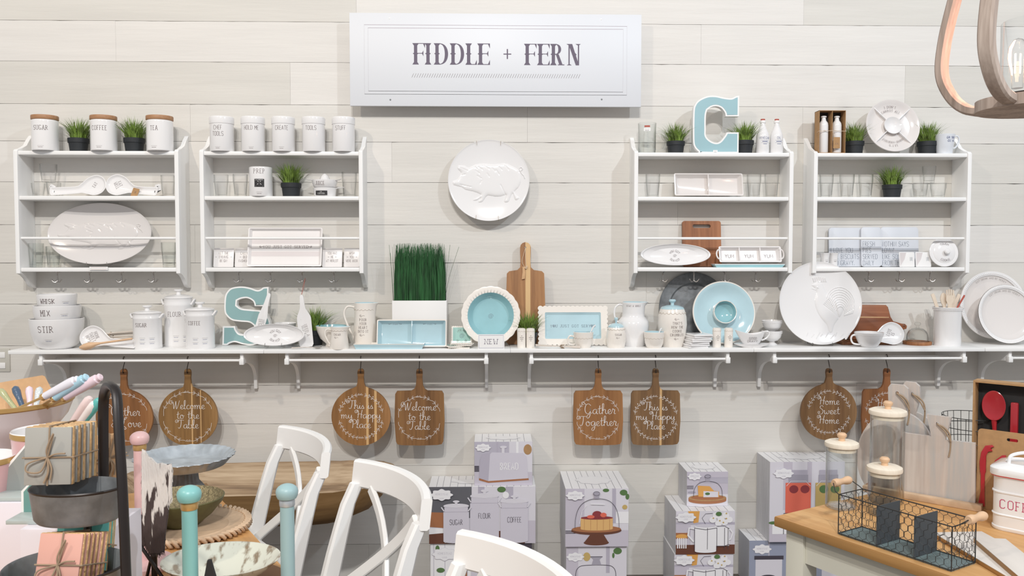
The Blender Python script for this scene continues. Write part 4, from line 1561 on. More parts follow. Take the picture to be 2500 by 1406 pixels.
# rack 4 bottom
def plaque(label, px, w, h, lines, Y=.035, x0=None):
    t = lean(px, 650, Y, ZB+.001, R(4), 'wall_plaque', label, 'sign', 'white lettered plaques')
    m = M().prism(rrect(-w/2, w/2, 0, h, .014), 0, -.01, 'plaque', bev=.002)
    f = flat(-.0106)
    for i, l in enumerate(lines):
        text(m, l, .0245, f, m='grey_ink', x=-w/2+.008 if x0 is None else x0, z=.105-.0325*(i+4-len(lines)), anchor=0, w=.0014, asp=.6)
    m.obj('plaque', t)
plaque('white plaque lettered LOVE YOU, BISCUITS and GRAVY, leftmost of three', 2064, ln(82, 2064, .03), .202, ['I LOVE YOU', 'LIKE BISCUITS', 'AND GRAVY.'], Y=.03)
plaque('white plaque lettered FRESH PIES SERVED DAILY, middle of three', 2126, ln(49, 2126, .04), .204, ['FRESH', 'PIES', 'SERVED', 'DAILY'], Y=.045)
plaque('white plaque lettered NOTHIN SAYS LOVIN, rightmost of three', 2195, ln(92, 2195, .03), .205, ['NOTHIN SAYS', "LOVIN'", 'LIKE SOMETHIN', 'FROM THE OVEN'], Y=.03)
for px, l in ((2011, 'small white cup with a wavy rim against the left panel, below the plaque'), (2034, 'small white cup with a wavy rim in front of the LOVE YOU plaque')):
    t = thing('small_cup', l, 'cup', (at(px, 640, .1).x+.004, -.105+(.012 if px > 2020 else -.0), ZB))
    m = M().lathe(rimmed([(.018, 0), (.02, .002), (.021, .05), (.024, .068), (.026, .072)], .002), 'ceramic', 40, wob=lambda a, k: 1+(.06*cos(6*a) if 3 <= k <= 6 else 0))
    fine(m, cyl(.0222, R(4)), 0, .03, .016)
    m.obj('cup', t)
for px, l, Y in ((2214, 'white place card with a curved corner in front of the NOTHIN plaque', .1), (2254, 'white place card leaning beside the cookie lid', .1)):
    t = lean(px, 652, Y, ZB+.001, R(7), 'small_card', l, 'card')
    w_, h_ = ln(37, px, Y), .076
    m = M().prism(rrect(-w_/2, w_/2, 0, h_, .003), 0, -.004, 'matte_white', bev=.001)
    m.poly([(-w_/2+.004, .004), (-w_/2+.004, h_-.003), (-.002, h_-.003), (-.012, .04)], 'tray_band', flat(-.0042))
    for i in range(3):
        m.line([(w_*.22+i*.005, .03+.002*(i % 2)), (w_*.22+i*.005, .05)], .0014, 'grey_ink', flat(-.0043))
    m.obj('card', t)
t = lean(2305, 651, .115, ZB+.002, R(10), 'cookie_lid', 'round white lid with a knob, lettered COOKIE, at the right end of the rack', 'lid')
r = ln(70, 2305, .115)/2
m = M().lathe([(0, 0), (r*.9, 0), (r, .004), (r, .008), (r*.92, .011), (r*.78, .010), (r*.7, .014), (r*.3, .018), (0, .018)], 'ceramic', 60, T=TR(0, 0, r) @ RX)
f = flat(-.0185)
text(m, 'TOUGH', .010, f, arc=r*.58, z=r, w=.001, sub=.003)
text(m, 'COOKIE', .010, f, arc=-r*.58, z=r, w=.001, sub=.003)
m.obj('lid', t)
M().lathe([(0, .017), (.006, .017), (.006, .024), (.013, .029), (.015, .035), (.011, .040), (0, .042)], 'ceramic', 32, T=TR(.004, 0, r) @ RX).obj('knob', t)

# ---------------------------------------------------------------- long shelf, left to right
def put(px, Y, z=ZS, py=800): return (at(px, py, Y).x, -Y, z)
# stacked bowls
BY = .175
def mix_bowl(label, px, z, r, h, rb, word, fs, a0):
    t = M()
    pr = [(rb, 0), (rb+.006, .002)]+[(rb+.006+(r-rb-.006)*sin(pi/2*q)**.9, .002+(h-.002)*(1-cos(pi/2*q))**.85) for q in (.25, .45, .65, .82, .93)]+[(r, h)]
    t.lathe(rimmed(pr, .005), 'ceramic', 72)
    def rf(z_):
        for (r0, z0), (r1, z1) in zip(pr, pr[1:]):
            if z0 <= z_ <= z1:
                return r0+(r1-r0)*(z_-z0)/((z1-z0) or 1)+.0012
        return r+.0012
    f = surf(rf, R(a0))
    text(t, word, fs, f, style='slab', asp=.72, z=h*.6 if fs > .028 else h*.62, w=.0022, sub=.006)
    fine(t, f, .085 if h < .12 else .01, h*.62 if h < .12 else h*.3, .034, 'blue_ink')
    return tag(t.obj('mixing_bowl', loc=put(px, BY, z)), label, 'bowl', 'stack of lettered mixing bowls')
mix_bowl('large white mixing bowl lettered STIR, bottom of the stack', 139, ZS, .122, .145, .068, 'STIR', .029, 2)
mix_bowl('white mixing bowl lettered MIX, middle of the stack', 141, ZS+.092, .107, .117, .06, 'MIX', .027, -3)
mix_bowl('smallest white mixing bowl lettered WHISK, top of the stack', 141, ZS+.160, .09, .103, .052, 'WHISK', .021, -3)

spoon_rest('white spoon rest lettered HOME SWEET HOME lying against the bowls with twine around it', 214, .235, ZS, 58, 142, 1, ang=R(20), words=['HOME', 'SWEET', 'HOME'])
# wooden spoon lying across and a bundle
m = M()
p0, p1 = at(196, 843, .262), at(322, 822, .262)
m.tube([(0, 0, 0), (.02, 0, .003), (.05, 0, .010), (.075, 0, .017), (.1, 0, .021), (.25, 0, .042)], [.006, .015, .017, .009, .005, .005], 'beech', 12, flat=1)
tag(m.obj('wooden_spoon', loc=(p0.x, -.268, ZS+.012)), 'single pale wooden spoon lying across the HOME SWEET HOME spoon rest', 'spoon')
t = thing('skewer_bundle', 'bundle of pale wooden sticks tied with twine behind the spoon rest, left of SUGAR', 'sticks', put(285, .12))
m = M()
for i in range(7):
    m.tube([(-.09, .015*(i % 3)-.015, .052-.010*i+.01+.003*(i % 2)), (.1, .012*((i+1) % 3)-.012, .078-.011*i)], .0045, 'bleached', 6)
m.obj('sticks', t)
M().tube([(-.03+.004*sin(k), .024*cos(k*.9), .04+.034*sin(k*.9)) for k in range(15)], .0018, 'twine', 5).obj('twine', t)

def milk_can(label, px, Y, wpx, h, word, fs=.021, a0=0):
    r = ln(wpx, px, Y, True)/2*.97
    t = thing('lidded_canister', label, 'canister', put(px, Y), group='white lettered lidded canisters')
    m = M().lathe(rimmed([(r*.97, 0), (r, .004), (r, .014), (r*.985, .017), (r*.985, h*.76), (r*1.0, h*.775), (r*1.0, h*.81), (r*.95, h*.84), (r*.95, h*.9), (r*.97, h*.915)], .005), 'ceramic', 64)
    f = cyl(r*.985+.0006, R(a0))
    text(m, word, fs, f, style='slab', z=h*.58, w=.0016, sub=.004, asp=.66)
    for a in (.0, 1):
        for b in (0, 1):
            fine(m, f, a*.045+.008, .028+b*.02, .028, 'blue_ink')
    m.obj('canister_body', t)
    l = M().lathe([(0, h*.915), (r*.98, h*.915), (r*1.0, h*.925), (r*.97, h*.94), (r*.75, h*.965), (r*.3, h*.985), (.012, h*.99), (.010, h+.008), (.022, h+.016), (.022, h+.022), (0, h+.024)], 'ceramic', 56)
    l.obj('lid', t)
    for s_ in (-1, 1):
        q = M()
        q.tube(cat([(s_*r*.97, -.018, h*.79), (s_*r*1.12, -.012, h*.87), (s_*r*1.14, 0, h*.89), (s_*r*1.12, .012, h*.87), (s_*r*.97, .018, h*.79)], 5), .0048, 'ceramic', 8)
        q.obj('handle', t)
milk_can('white lidded canister lettered FLOUR, tallest of the three', 437, .085, 76, .262, 'FLOUR', .022, 2)
milk_can('white lidded canister lettered SUGAR with a small knob, left of FLOUR', 360, .19, 76, .188, 'SUGAR', .018, -6)
milk_can('white lidded canister lettered COFFEE, in front of FLOUR', 489, .2, 75, .205, 'COFFEE', .018, -8)

# spatulas
def spatula(label, px, Y, zt, pts, blade_w, words, roll, cord_to=None, cy=.09):
    "hangs from above; local z up, origin at top"
    p = at(px, 720, Y)
    t = thing('spatula', label, 'spatula', (p.x, -Y, zt), (0, roll, 0))
    m = M()
    L = pts
    m.prism([(-.009, -.003), (-.006, .004), (0, .006), (.006, .004), (.009, -.003), (.011, -.045), (.013, -.062), (blade_w, -.098), (blade_w+.003, -.11), (blade_w+.003, -L+.012), (blade_w-.005, -L), (-blade_w+.008, -L),
             (-blade_w, -L+.008), (-blade_w, -.108), (-blade_w+.004, -.095), (-.013, -.062), (-.011, -.045)], .003, -.003, 'ceramic', bev=.0006)
    f = flat(-.0037, TR(0, 0, -L*.68) @ RO(R(80), 'Y'))
    for i, wd in enumerate(words):
        text(m, wd, .011, f, w=.001, z=.006-.015*i, style='slab')
    m.obj('spatula', t)
    if cord_to:
        c_ = M()
        c_.tube([(0, 0, .002), (.003, cy*.5, cord_to*.5), (0, cy, cord_to)], .0008, 'brick_red' if words[0] != 'NICE' else 'twine', 5)
        c_.tube([(0, 0, .002), (-.003, cy*.5, cord_to*.5), (0, cy, cord_to)], .0008, 'brick_red' if words[0] != 'NICE' else 'twine', 5)
        c_.obj('cord', t)
p = at(735, 722, .195)
spatula('white ceramic spatula hanging by a brown cord in front of the potted grass', 736, .195, p.z, .252, .033, ['NEED A', 'SLICE?'], R(-5), .085, cy=.12)
p = at(657, 718, .14)
spatula('white ceramic spatula leaning over the letter S, behind the oval dish', 657, .14, p.z, .22, .021, ['NICE', 'DISH'], R(17))
# small bowl behind
t = M().lathe(rimmed([(.034, 0), (.036, .003), (.047, .02), (.052, .064), (.055, .068)], .004), 'ceramic', 48)
text(t, 'ONE CUP', .010, surf(lambda z: .0535, R(0)), z=.046, w=.001)
tag(t.obj('measuring_bowl', loc=put(697, .09, ZS+.045))
    , 'small white bowl lettered ONE CUP, stacked behind the oval dish', 'bowl')
tag(M().lathe(rimmed([(.036, 0), (.038, .003), (.05, .02), (.056, .044), (.057, .046)], .004), 'ceramic', 48).obj('measuring_bowl', loc=put(697, .09)), 'white measuring bowl under the ONE CUP bowl, behind the oval dish', 'bowl')
arc_oval('oval white YOU GOT SERVED dish on a wire stand before the letter S', 671, 846, .225, ZS+.01, ln(150, 671, .225), .108, R(14), True)
m = M().tube([(0, 0, 0), (.06, -.002, .004), (.105, -.004, .001)], [.0025, .0022, .0025], 'steel', 8)
m.lathe([(0, -.004), (.5, -.003), (.9, .002), (1, .004), (.9, .003), (.4, -.001), (0, -.002)], 'steel', 28, sx=.02, sy=.012, T=TR(.125, -.004, .001))
tag(m.obj('teaspoon', loc=(at(712, 850, .25).x, -.25, ZS+.005), rot=(0, 0, R(4))), 'shiny metal teaspoon lying right of the oval dish', 'spoon')

# aqua bowl, creamer, pitcher
m = M().lathe([(0, 0), (.028, 0), (.03, .004), (.026, .012), (.03, .018), (.055, .04), (.07, .075), (.078, .102), (.076, .104), (.068, .078), (.05, .044), (0, .026)], 'cream', 64,
              ms=['cream']*8+['aqua_deep']*3)
tag(m.obj('footed_bowl', loc=put(809, .135)), 'cream bowl with aqua inside, behind the small CREAM jug', 'bowl')
def scallop(m, rf, z, n, amp, a0=-90, a1=90, w=.0012, k='scallop'):
    pts = []
    for i in range(n*6+1):
        t_ = i/6
        a = R(a0)+(R(a1)-R(a0))*i/(n*6)
        zz_ = z-amp*abs(sin(pi*t_))
        r = rf(zz_)+.0002
        pts.append((r*sin(a), -r*cos(a), zz_))
    m.tube(pts, w*.6, k, 4)
def pitcher(label, px, Y, prof, word, wz, fs, hpts, hr, name='pitcher', lip=.03, k='cream', inside='aqua', sc=None, x0=0, cat_='pitcher', th=.0045):
    t = thing(name, label, cat_, put(px, Y))
    top = prof[-1][1]
    R_ = prof[-1][0]
    def wob(a, i):
        n = len(prof)
        z_ = 0
        if i >= 1 and i <= n+2:
            z_ = prof[min(i-1, n-1)][1] if i <= n else top
            if i > n+1:
                z_ = prof[max(0, 2*n+1-i)][1] if 0 <= 2*n+1-i < n else 0
        d = max(0, (z_-(top-lip))/lip)**1.5
        c_ = max(0, cos(a))**10
        return 1+.32*d*c_
    m = M().lathe(rimmed(prof, th), k, 72, ms=[k]*(len(prof)+1)+[inside]*(len(prof)+1), wob=wob)
    def rf(z):
        for (r0, z0), (r1, z1) in zip(prof, prof[1:]):
            if z0 <= z <= z1:
                return r0+(r1-r0)*(z-z0)/((z1-z0) or 1)+.0008
        return R_+.0008
    for i, wd in enumerate(word):
        if wd == '~':
            swash(m, x0, wz-i*fs*1.65+fs*.4, fs*.5, surf(rf), w=fs*.09)
        else:
            text(m, wd, fs, surf(rf), x=x0, z=wz-i*fs*1.65, w=fs*.1, style='slab', sub=.004, asp=.8)
    if sc:
        scallop(m, rf, *sc)
    m.obj('pitcher_body', t)
    if hpts:
        h = M()
        h.tube(cat([(-a, 0, b) for a, b in hpts], 7), hr, k, 10)
        h.obj('handle', t)
    return t
rP = ln(56, 890, .16, True)/2
pitcher('tall cream pitcher lettered POUR YOUR HEART INTO IT', 891, .16, [(rP*.97, 0), (rP, .005), (rP*.98, .08), (rP*.93, .15), (rP*.93, .205), (rP*.95, .218)],
        ['~', 'POUR', 'YOUR', 'HEART', 'INTO IT', '~'], .152, .0115, [(rP*.85, .196), (rP+.03, .2), (rP+.047, .165), (rP+.033, .115), (rP+.012, .07), (rP*.92, .035)], .0055,
        sc=(.19, 9, .006), x0=-.002)
rc = ln(42, 827, .225, True)/2
pitcher('small cream jug lettered CREAM in front of the aqua-lined bowl', 828, .238, [(rc*1.12, 0), (rc*1.14, .004), (rc*1.0, .055), (rc*.96, .085), (rc*1.0, .1), (rc*1.04, .107)],
        ['CREAM', '~'], .068, .009, [(rc*.88, .092), (rc+.02, .094), (rc+.028, .07), (rc+.016, .04), (rc*1.0, .018)], .0042, sc=(.092, 8, .004), name='cream_jug', cat_='jug', x0=-.004, lip=.022)

# grass planter
t = thing('grass_planter', 'white rectangular planter packed with tall straight dark green grass', 'planter', put(1026, .085))
hw = ln(134, 1026, .13)/2
M().box(-hw, hw, -.05, .05, 0, .228, 'matte_white', bev=.003).obj('planter_box', t)
rn = random.Random(9)
g_ = M()
for i in range(1500):
    x, y = rn.uniform(-hw*.93, hw*.93), rn.uniform(-.045, .045)
    L = rn.uniform(.2, .29)*(1 if rn.random() < .8 else .8)
    dx, dy = rn.gauss(0, .006)-x*.08, rn.gauss(0, .006)
    w = .0011
    an = rn.uniform(-.6, .6)
    ux, uy = w*cos(an), w*sin(an)
    vs = []
    for q in (0, .5, 1):
        ww = 1 if q < 1 else .4
        vs += [(x+dx*q*q-ux*ww, y+dy*q-uy*ww, L*q), (x+dx*q*q+ux*ww, y+dy*q+uy*ww, L*q)]
    g_.add(vs, [(0, 1, 3, 2), (2, 3, 5, 4)], 'grass_dark')
for dx, x0, L in ((.075, hw*.9, .27), (.028, hw*.92, .28), (-.02, -hw*.95, .28), (-.012, -hw*.97, .24)):
    g_.tube([(x0, -.03, 0), (x0+dx*.4, -.035, L*.5), (x0+dx, -.04, L)], .0007, 'grass_dark', 4)
g_.box(-hw*.96, hw*.96, -.046, .046, -.004, .002, 'soil')
g_.obj('grass', t, loc=(0, 0, .2265), sharp=180)
tray('divided_dish', 'aqua two-compartment dish leaning on the white grass planter', 1006, 842, .205, ZS+.001, ln(171, 1006, .2), .135, R(12), k='cream', inner='aqua', cells=2, d=.034,
     words=[('YUM', -.085, .112), ('YUM', .085, .112)], fs=.0085)
t = thing('long_tray', 'long pale aqua tray lying flat in front of the aqua dish', 'tray', put(951, .235))
m = M()
boat(m, ln(172, 951, .25)/2, .038, .026, 'aqua', 'cream')
m.obj('tray', t)
# aqua coasters
def aq(label, loc, rot):
    t = thing('aqua_coaster', label, 'coaster', loc, rot, 'aqua and cream square coasters')
    s_ = .052
    sc_ = []
    for k in range(4):
        for i in range(10):
            u = -s_+2*s_*i/10
            sc_.append([(u, -s_), (s_, u), (-u, s_), (-s_, -u)][k])
            u += s_*.1
            e = s_-.003
            sc_.append([(u, -e), (e, u), (-u, e), (-e, -u)][k])
    m = M().prism(sc_, 0, -.006, 'cream', T=TR(0, 0, s_))
    m.poly([(a*.84, s_+b*.84) for a, b in ((-s_, -s_), (s_, -s_), (s_, s_), (-s_, s_))], 'sage', flat(-.0063))
    f = flat(-.0068)
    text(m, "IT'S ALL", .008, f, arc=.03, z=s_, w=.001)
    text(m, 'ABOUT ME', .008, f, arc=-.03, z=s_, w=.001)
    m.line([(.013*(1-i/26)*cos(i*.6), s_+.013*(1-i/26)*sin(i*.6)) for i in range(24)], .0012, 'grey_ink', f)
    m.obj('tile', t)
    return t
pp = put(1127, .165)
a0 = aq('aqua square coaster with a cream edge standing left of the scalloped pie dish', pp, (R(-14), 0, 0))
for i in range(4):
    dup(a0, ['aqua coaster lying flat, lowest of the small pile by the NEW card', 'aqua coaster lying flat, second from the bottom of the pile',
             'aqua coaster lying flat, second from the top of the pile', 'aqua coaster lying flat, topmost of the small pile'][i],
        (at(1121+i*2, 845, .22).x, -.205-.052, ZS+.0005+.0072*i), rot=(R(-90), 0, R((0, 25, -8, 5)[i])))
# boards leaning behind
def paddle(m, k, w, hb, hh, hw, th=.016, r=.012, hole=True, T=None):
    pts = [(-w/2+r, 0)]
    body = [(w/2-r, 0), (w/2, r), (w/2+.002, hb*.4), (w/2-.004, hb-r), (w/2-r-.004, hb)]
    neck = [(hw*.95, hb+.006), (hw*.62, hb+.02), (hw*.56, hb+.05), (hw*.62, hb+hh*.7)]
    top = [(hw*.62*cos(a), hb+hh-hw*.6+hw*.6*sin(a)) for a in (0, .5, 1.0, 1.5)]
    right = body+neck+top
    out = right+[(-a, b) for a, b in right[::-1]]
    m.prism(out, 0, -th, k, holes=[ell(0, hb+hh-hw*.62, .0045, .0045, 12)] if hole else None, T=T)
    return out
wood('board_striped', 'b88a5e', 'a3754b', '7f5636', scale=13, stripes=[(.012, .0125)], stripe_col='d9b583')
wood('board_striped2', 'b07c53', '9c6a42', '7a4e30', scale=13, stripes=[(-.022, .0165)], stripe_col='bd8a58')
t = lean(1283, 838, .07, ZS+.001, R(4), 'cutting_board', 'tall brown cutting board with a pale centre stripe and handle, behind the pie dish', 'board', 'wooden boards')
m = M()
w_ = ln(95, 1283, .06)
hb, hh = .372, .148
out = paddle(m, 'board_striped', w_, hb, hh, .044)
m.obj('board', t)
c_ = M()
tz = hb+hh-.05
c_.tube(cat([(0, -.018, tz+.02), (-.012, -.022, tz-.02), (-.018, -.022, tz-.05), (-.006, -.021, tz-.075), (.004, -.02, tz-.08), (0, -.021, tz-.04), (0, -.018, tz+.02)], 4), .0013, 'twine_pale', 5)
c_.tube(cat([(.0, -.021, tz-.078), (.008, -.024, tz-.072), (.003, -.025, tz-.085), (-.005, -.023, tz-.078)], 4), .0025, 'twine_pale', 5)
c_.obj('cord', t)
M().prism([(-.018, -.065), (-.002, -.062), (.0, -.03), (-.003, 0), (-.014, 0), (-.014, -.03)], 0, -.0016, 'kraft_light', T=TR(-.002, -.024, tz-.075)).obj('tag', t)
# scalloped pie dish
t = lean(1198, 840, .15, ZS+.004, R(11), 'pie_dish', 'round pie dish with cream scalloped rim and deep aqua centre', 'dish')
r = ln(143, 1198, .16)/2
m = M()
T = TR(0, 0, r) @ RX
m.lathe([(0, 0), (r*.6, 0), (r*.72, .014), (r*.8, .04), (r, .046), (r*.99, .051), (r*.9, .052), (r*.79, .05)], 'cream', 144, T=T,
        wob=lambda a, k: 1+(.022*abs(sin(11*a)) if k in (4, 5, 6) else 0))
m.lathe([(r*.79, .05), (r*.76, .044), (r*.7, .02), (r*.62, .008), (0, .005)], 'aqua_deep', 96, T=T)
f = flat(-.0056)
m.line([(.014*(1-i/30)*cos(i*.55), r+.014*(1-i/30)*sin(i*.55)) for i in range(28)], .0012, 'grey_ink', f)
text(m, "IT'S ALL ABOUT THE PIE", .009, f, arc=.027, z=r, w=.0009)
m.obj('dish', t)
# NEW card
t = thing('tent_card', 'white card with a thin border reading NEW on the shelf edge', 'card', put(1199, .276, ZS, 830), (R(-8), 0, 0))
w_, h_ = ln(65, 1199, .27)/2, .072
m = M().box(-w_, w_, -.001, .0, 0, h_, 'matte_white')
f = flat(-.0016)
m.line([(-w_+.005, .005), (w_-.005, .005), (w_-.005, h_-.005), (-w_+.005, h_-.005), (-w_+.005, .005)], .001, 'blue_ink', f)
text(m, 'NEW', .0225, f, z=.025, w=.0022, style='slab', m='sign_ink', asp=1.0)
m.box(-w_, w_, .0, .03, 0, .001, 'matte_white')
m.obj('card', t)
# shakers
def shaker(label, px, Y=.215, py=830):
    r = .0215*.98
    m = M().lathe([(0, 0), (r*.95, 0), (r, .004), (r, .088), (r*.94, .094), (r*.6, .097), (0, .097)], 'cream', 32)
    f = cyl(r+.0006, R(2))
    for i, w in enumerate((.006, .019, .014, .006)):
        m.line([(-w/2, .06-.008*i), (w/2, .06-.008*i)], .002, 'thin_ink', f, sub=.003)
    scallop(m, lambda z: r, .083, 6, .003)
    tag(m.obj('shaker', loc=put(px, Y)), label, 'shaker', 'small cream shakers')
shaker('small cream shaker, left of the pair beside the NEW card', 1273)
shaker('small cream shaker, right of the pair beside the NEW card', 1295)
shaker('small cream shaker, left of the pair in front of the aqua dip platter', 1750)
shaker('small cream shaker, right of the pair, beside the gravy boat', 1779)
# chopsticks
t = thing('chopstick_bundle', 'bundle of pale wooden sticks tied with twine, lying right of the shakers', 'sticks', put(1362, .255))
m = M()
for i in range(6):
    m.tube([(-.11, .004*(i % 3)-.004, .0125-.004*(i//3)+.006), (.11, .005*((i+1) % 3)-.006, .0045+.005*(i//3))], .0035, 'bleached', 6)
m.obj('sticks', t)
M().tube([(.02+.012*sin(k*1.9), .011*cos(k), .0095+.0085*sin(k)) for k in range(22)], .0013, 'twine', 5).obj('twine', t)
# scalloped rectangular tray
t = lean(1399, 841, .13, ZS+.001, R(11), 'scalloped_tray', 'rectangular aqua tray with a cream scalloped border lettered YOU JUST GOT SERVED', 'tray')
w_, h_ = ln(170, 1399, .12)/2, .198
pts = []
for (x0, z0, x1, z1, n) in ((-w_, 0, w_, 0, 15), (w_, 0, w_, h_, 9), (w_, h_, -w_, h_, 15), (-w_, h_, -w_, 0, 9)):
    dx, dz = (x1-x0)/n, (z1-z0)/n
    L = math.hypot(dx, dz)
    nx, nz = dz/L, -dx/L
    for i in range(n):
        for q in range(5):
            tt = q/5
            b = -.004+.006*sin(pi*tt)
            pts.append((x0+dx*(i+tt)+nx*b, z0+dz*(i+tt)+nz*b))
m = M()
a, b = .034, .032
inn = rrect(-w_+a, w_-a, b, h_-b, .006)
m.prism(pts, -.008, -.014, 'cream', holes=[inn])
fl = rrect(-w_+a+.008, w_-a-.008, b+.012, h_-b-.012, .006)
n = len(inn)
m.add([(p[0], -.0135, p[1]) for p in inn]+[(p[0], -.004, p[1]) for p in fl], [(i, (i+1) % n, n+(i+1) % n, n+i) for i in range(n)], 'aqua')
m.prism(inn, 0, -.003, 'cream')
m.prism(fl, -.001, -.0042, 'aqua')
f = flat(-.0049)
text(m, 'YOU JUST GOT SERVED', .0125, f, z=h_*.46, style='slab', w=.0012, m='grey_ink')
swash(m, -.09, h_*.46+.006, .004, f, 'grey_ink')
swash(m, .09, h_*.46+.006, .004, f, 'grey_ink', flip=-1)
m.obj('tray', t)
# cup with spoon, sugar jar, big pitcher, dip bowl, cookie jar
def cup(label, px, Y, r, h, hand=0, sp=True, name='cup'):
    t = thing(name, label, 'cup', put(px, Y))
    pr = [(r*.68, 0), (r*.72, .003), (r*.88, h*.3), (r*.96, h*.7), (r, h)]
    m = M().lathe(rimmed(pr, .004), 'cream', 48, ms=['cream']*6+['aqua']*6)
    scallop(m, lambda z: r*.95, h*.66, 9, .004)
    m.obj('cup_body', t)
    if hand:
        q = M()
        q.tube(cat([(-r*.9, 0, h*.7), (-r-.016, 0, h*.75), (-r-.026, 0, h*.5), (-r-.018, 0, h*.22), (-r*.84, 0, h*.2)], 6), .0042, 'cream', 8)
        q.obj('handle', t)
    if sp:
        k = 1 if hand else .55
        m = M().tube([(0, 0, h*.4), (.02*k, .0, h*.8), (.04*k, 0, h+.025*k), (.05*k, 0, h+.034*k)], [.0025, .0028, .004, .003], 'ceramic', 8)
        tag(m.obj('small_spoon', loc=(t.location.x+.01, t.location.y, ZS)), 'tiny white spoon standing in the '+('mug before the scalloped tray' if hand else 'little dip bowl'), 'spoon')
cup('cream mug with aqua inside, standing in front of the scalloped tray', 1424, .21, .05, .076, 1, name='mug')
cup('little cream dip bowl with aqua inside, left of the cookie jar', 1597, .23, .051, .077)
def jar(label, px, Y, prof, h, word, wz, fs, lidk='aqua', x0=0, sc=None, kn=.012):
    t = thing('ceramic_jar', label, 'jar', put(px, Y), group='cream jars with aqua lids')
    m = M().lathe([(0, 0)]+prof, 'cream', 64)
    top = prof[-1]
    def rf(z):
        for (r0, z0), (r1, z1) in zip(prof, prof[1:]):
            if z0 <= z <= z1:
                return r0+(r1-r0)*(z-z0)/((z1-z0) or 1)+.0008
        return top[0]
    for i, wd in enumerate(word):
        if wd == '~':
            swash(m, x0, wz-i*fs*1.7+fs*.3, fs*.45, surf(rf), w=fs*.09)
        else:
            text(m, wd, fs, surf(rf), x=x0, z=wz-i*fs*1.7, w=fs*.1, style='slab', sub=.004, asp=.8)
    scallop(m, rf, *sc)
    m.obj('jar_body', t)
    r_, z_ = top
    M().lathe([(r_, z_), (r_*1.0, z_+.002), (r_*.9, z_+.01), (r_*.5, z_+.018), (kn*.5, z_+.02), (kn*.5, z_+.03), (kn, z_+.037), (kn*1.1, z_+.042), (kn*.8, z_+.048), (0, z_+.049)], lidk, 48).obj('lid', t)
jar('small cream sugar jar with an aqua lid', 1504, .21, [(.041, 0), (.043, .003), (.047, .03), (.0475, .06), (.043, .09), (.039, .1)], 0, ['SUGAR', '~'], .062, .009, x0=.006, sc=(.092, 8, .004), kn=.009)
q = [(.052, 0), (.055, .003), (.068, .06), (.073, .11), (.07, .15), (.062, .18), (.059, .187)]
jar("large cream cookie jar with an aqua lid lettered THAT'S HOW THE COOKIE CRUMBLES", 1641, .17, q, 0, ['~', "THAT'S", 'HOW THE', 'COOKIE', 'CRUMBLES', '~'], .135, .0115, x0=.012,
    sc=(.172, 10, .008), kn=.017)
rB = .073
pitcher('bulbous white pitcher with aqua inside lettered STAY A WHILE', 1546, .135, [(.056, 0), (.060, .004), (.068, .03), (.077, .075), (.079, .103), (.075, .126), (.063, .14), (.0565, .148), (.0555, .165), (.056, .2), (.058, .218)],
        ['STAY A WHILE'], .199, .0085, [(.05, .2), (.07, .208), (.092, .19), (.096, .155), (.085, .125), (.064, .115)], .0048, sc=None, k='ceramic', lip=.024, x0=-.009)
# galvanised charger
t = lean(1693, 842, .035, ZS+.003, R(6), 'metal_charger', 'large dark grey galvanised round tray behind the cookie jar', 'tray')
r = ln(166, 1693, .04)/2*1.03
M().lathe([(0, 0), (r*.68, 0), (r*.72, .012), (r*.97, .018), (r, .021), (r*.99, .024), (r*.96, .0205), (r*.71, .015), (r*.66, .004), (0, .003)], 'zinc', 90, T=TR(0, 0, r) @ RX).obj('tray', t)
# chip & dip
t = lean(1766, 838, .12, ZS+.003, R(10), 'dip_platter', 'round aqua platter with a raised dip bowl in its centre', 'platter')
r = ln(154, 1766, .13)/2
m = M()
T = TR(0, 0, r) @ RX
m.lathe([(0, 0), (r*.6, 0), (r*.9, .024), (r, .03), (r*.99, .034), (r*.96, .034)], 'cream', 90, T=T)
m.lathe([(r*.96, .034), (r*.85, .026), (r*.6, .009), (r*.4, .009), (r*.33, .012)], 'aqua', 90, T=T)
m.lathe([(r*.33, .008), (r*.345, .03), (r*.37, .055), (r*.36, .059), (r*.34, .058)], 'cream', 66, T=T, wob=lambda a, k: 1+(.03*abs(sin(11*a)) if k == 1 else 0))
m.lathe([(r*.34, .058), (r*.3, .03), (r*.2, .018), (0, .015)], 'aqua_deep', 48, T=T)
m.obj('platter', t)
# white tile stack
s0 = None
for i in range(7):
    lb = ['white square coaster, lowest of the stack of seven', 'white square coaster, second from the bottom of seven', 'white square coaster, third from the bottom of seven',
          'white square coaster at the middle of the stack of seven', 'white square coaster, third from the top of seven', 'white square coaster just under the top of seven',
          'white beaded square coaster on top of the stack of seven'][i]
    loc = (at(1696+1.7*i, 845, .22).x, -.225+.002*(i % 3), ZS+.0098*i)
    if s0 is None:
        m = M().box(-.05, .05, -.05, .05, 0, .0085, 'ceramic', bev=.0015)
        for k in range(4):
            for j in range(14):
                m.lathe([(.0018, 0), (.0012, .001), (0, .0014)], 'ceramic', 6, T=RO(pi/2*k, 'Z') @ TR(-.044+j*.0066, -.045, .0084))
        s0 = tag(m.obj('stacked_coaster', loc=loc, rot=(0, 0, R(8))), lb, 'coaster', 'stack of seven white coasters')
    else:
        dup(s0, lb, loc, rot=(0, 0, R((8, 16, 7, 14, 10, 18, 12)[i])))
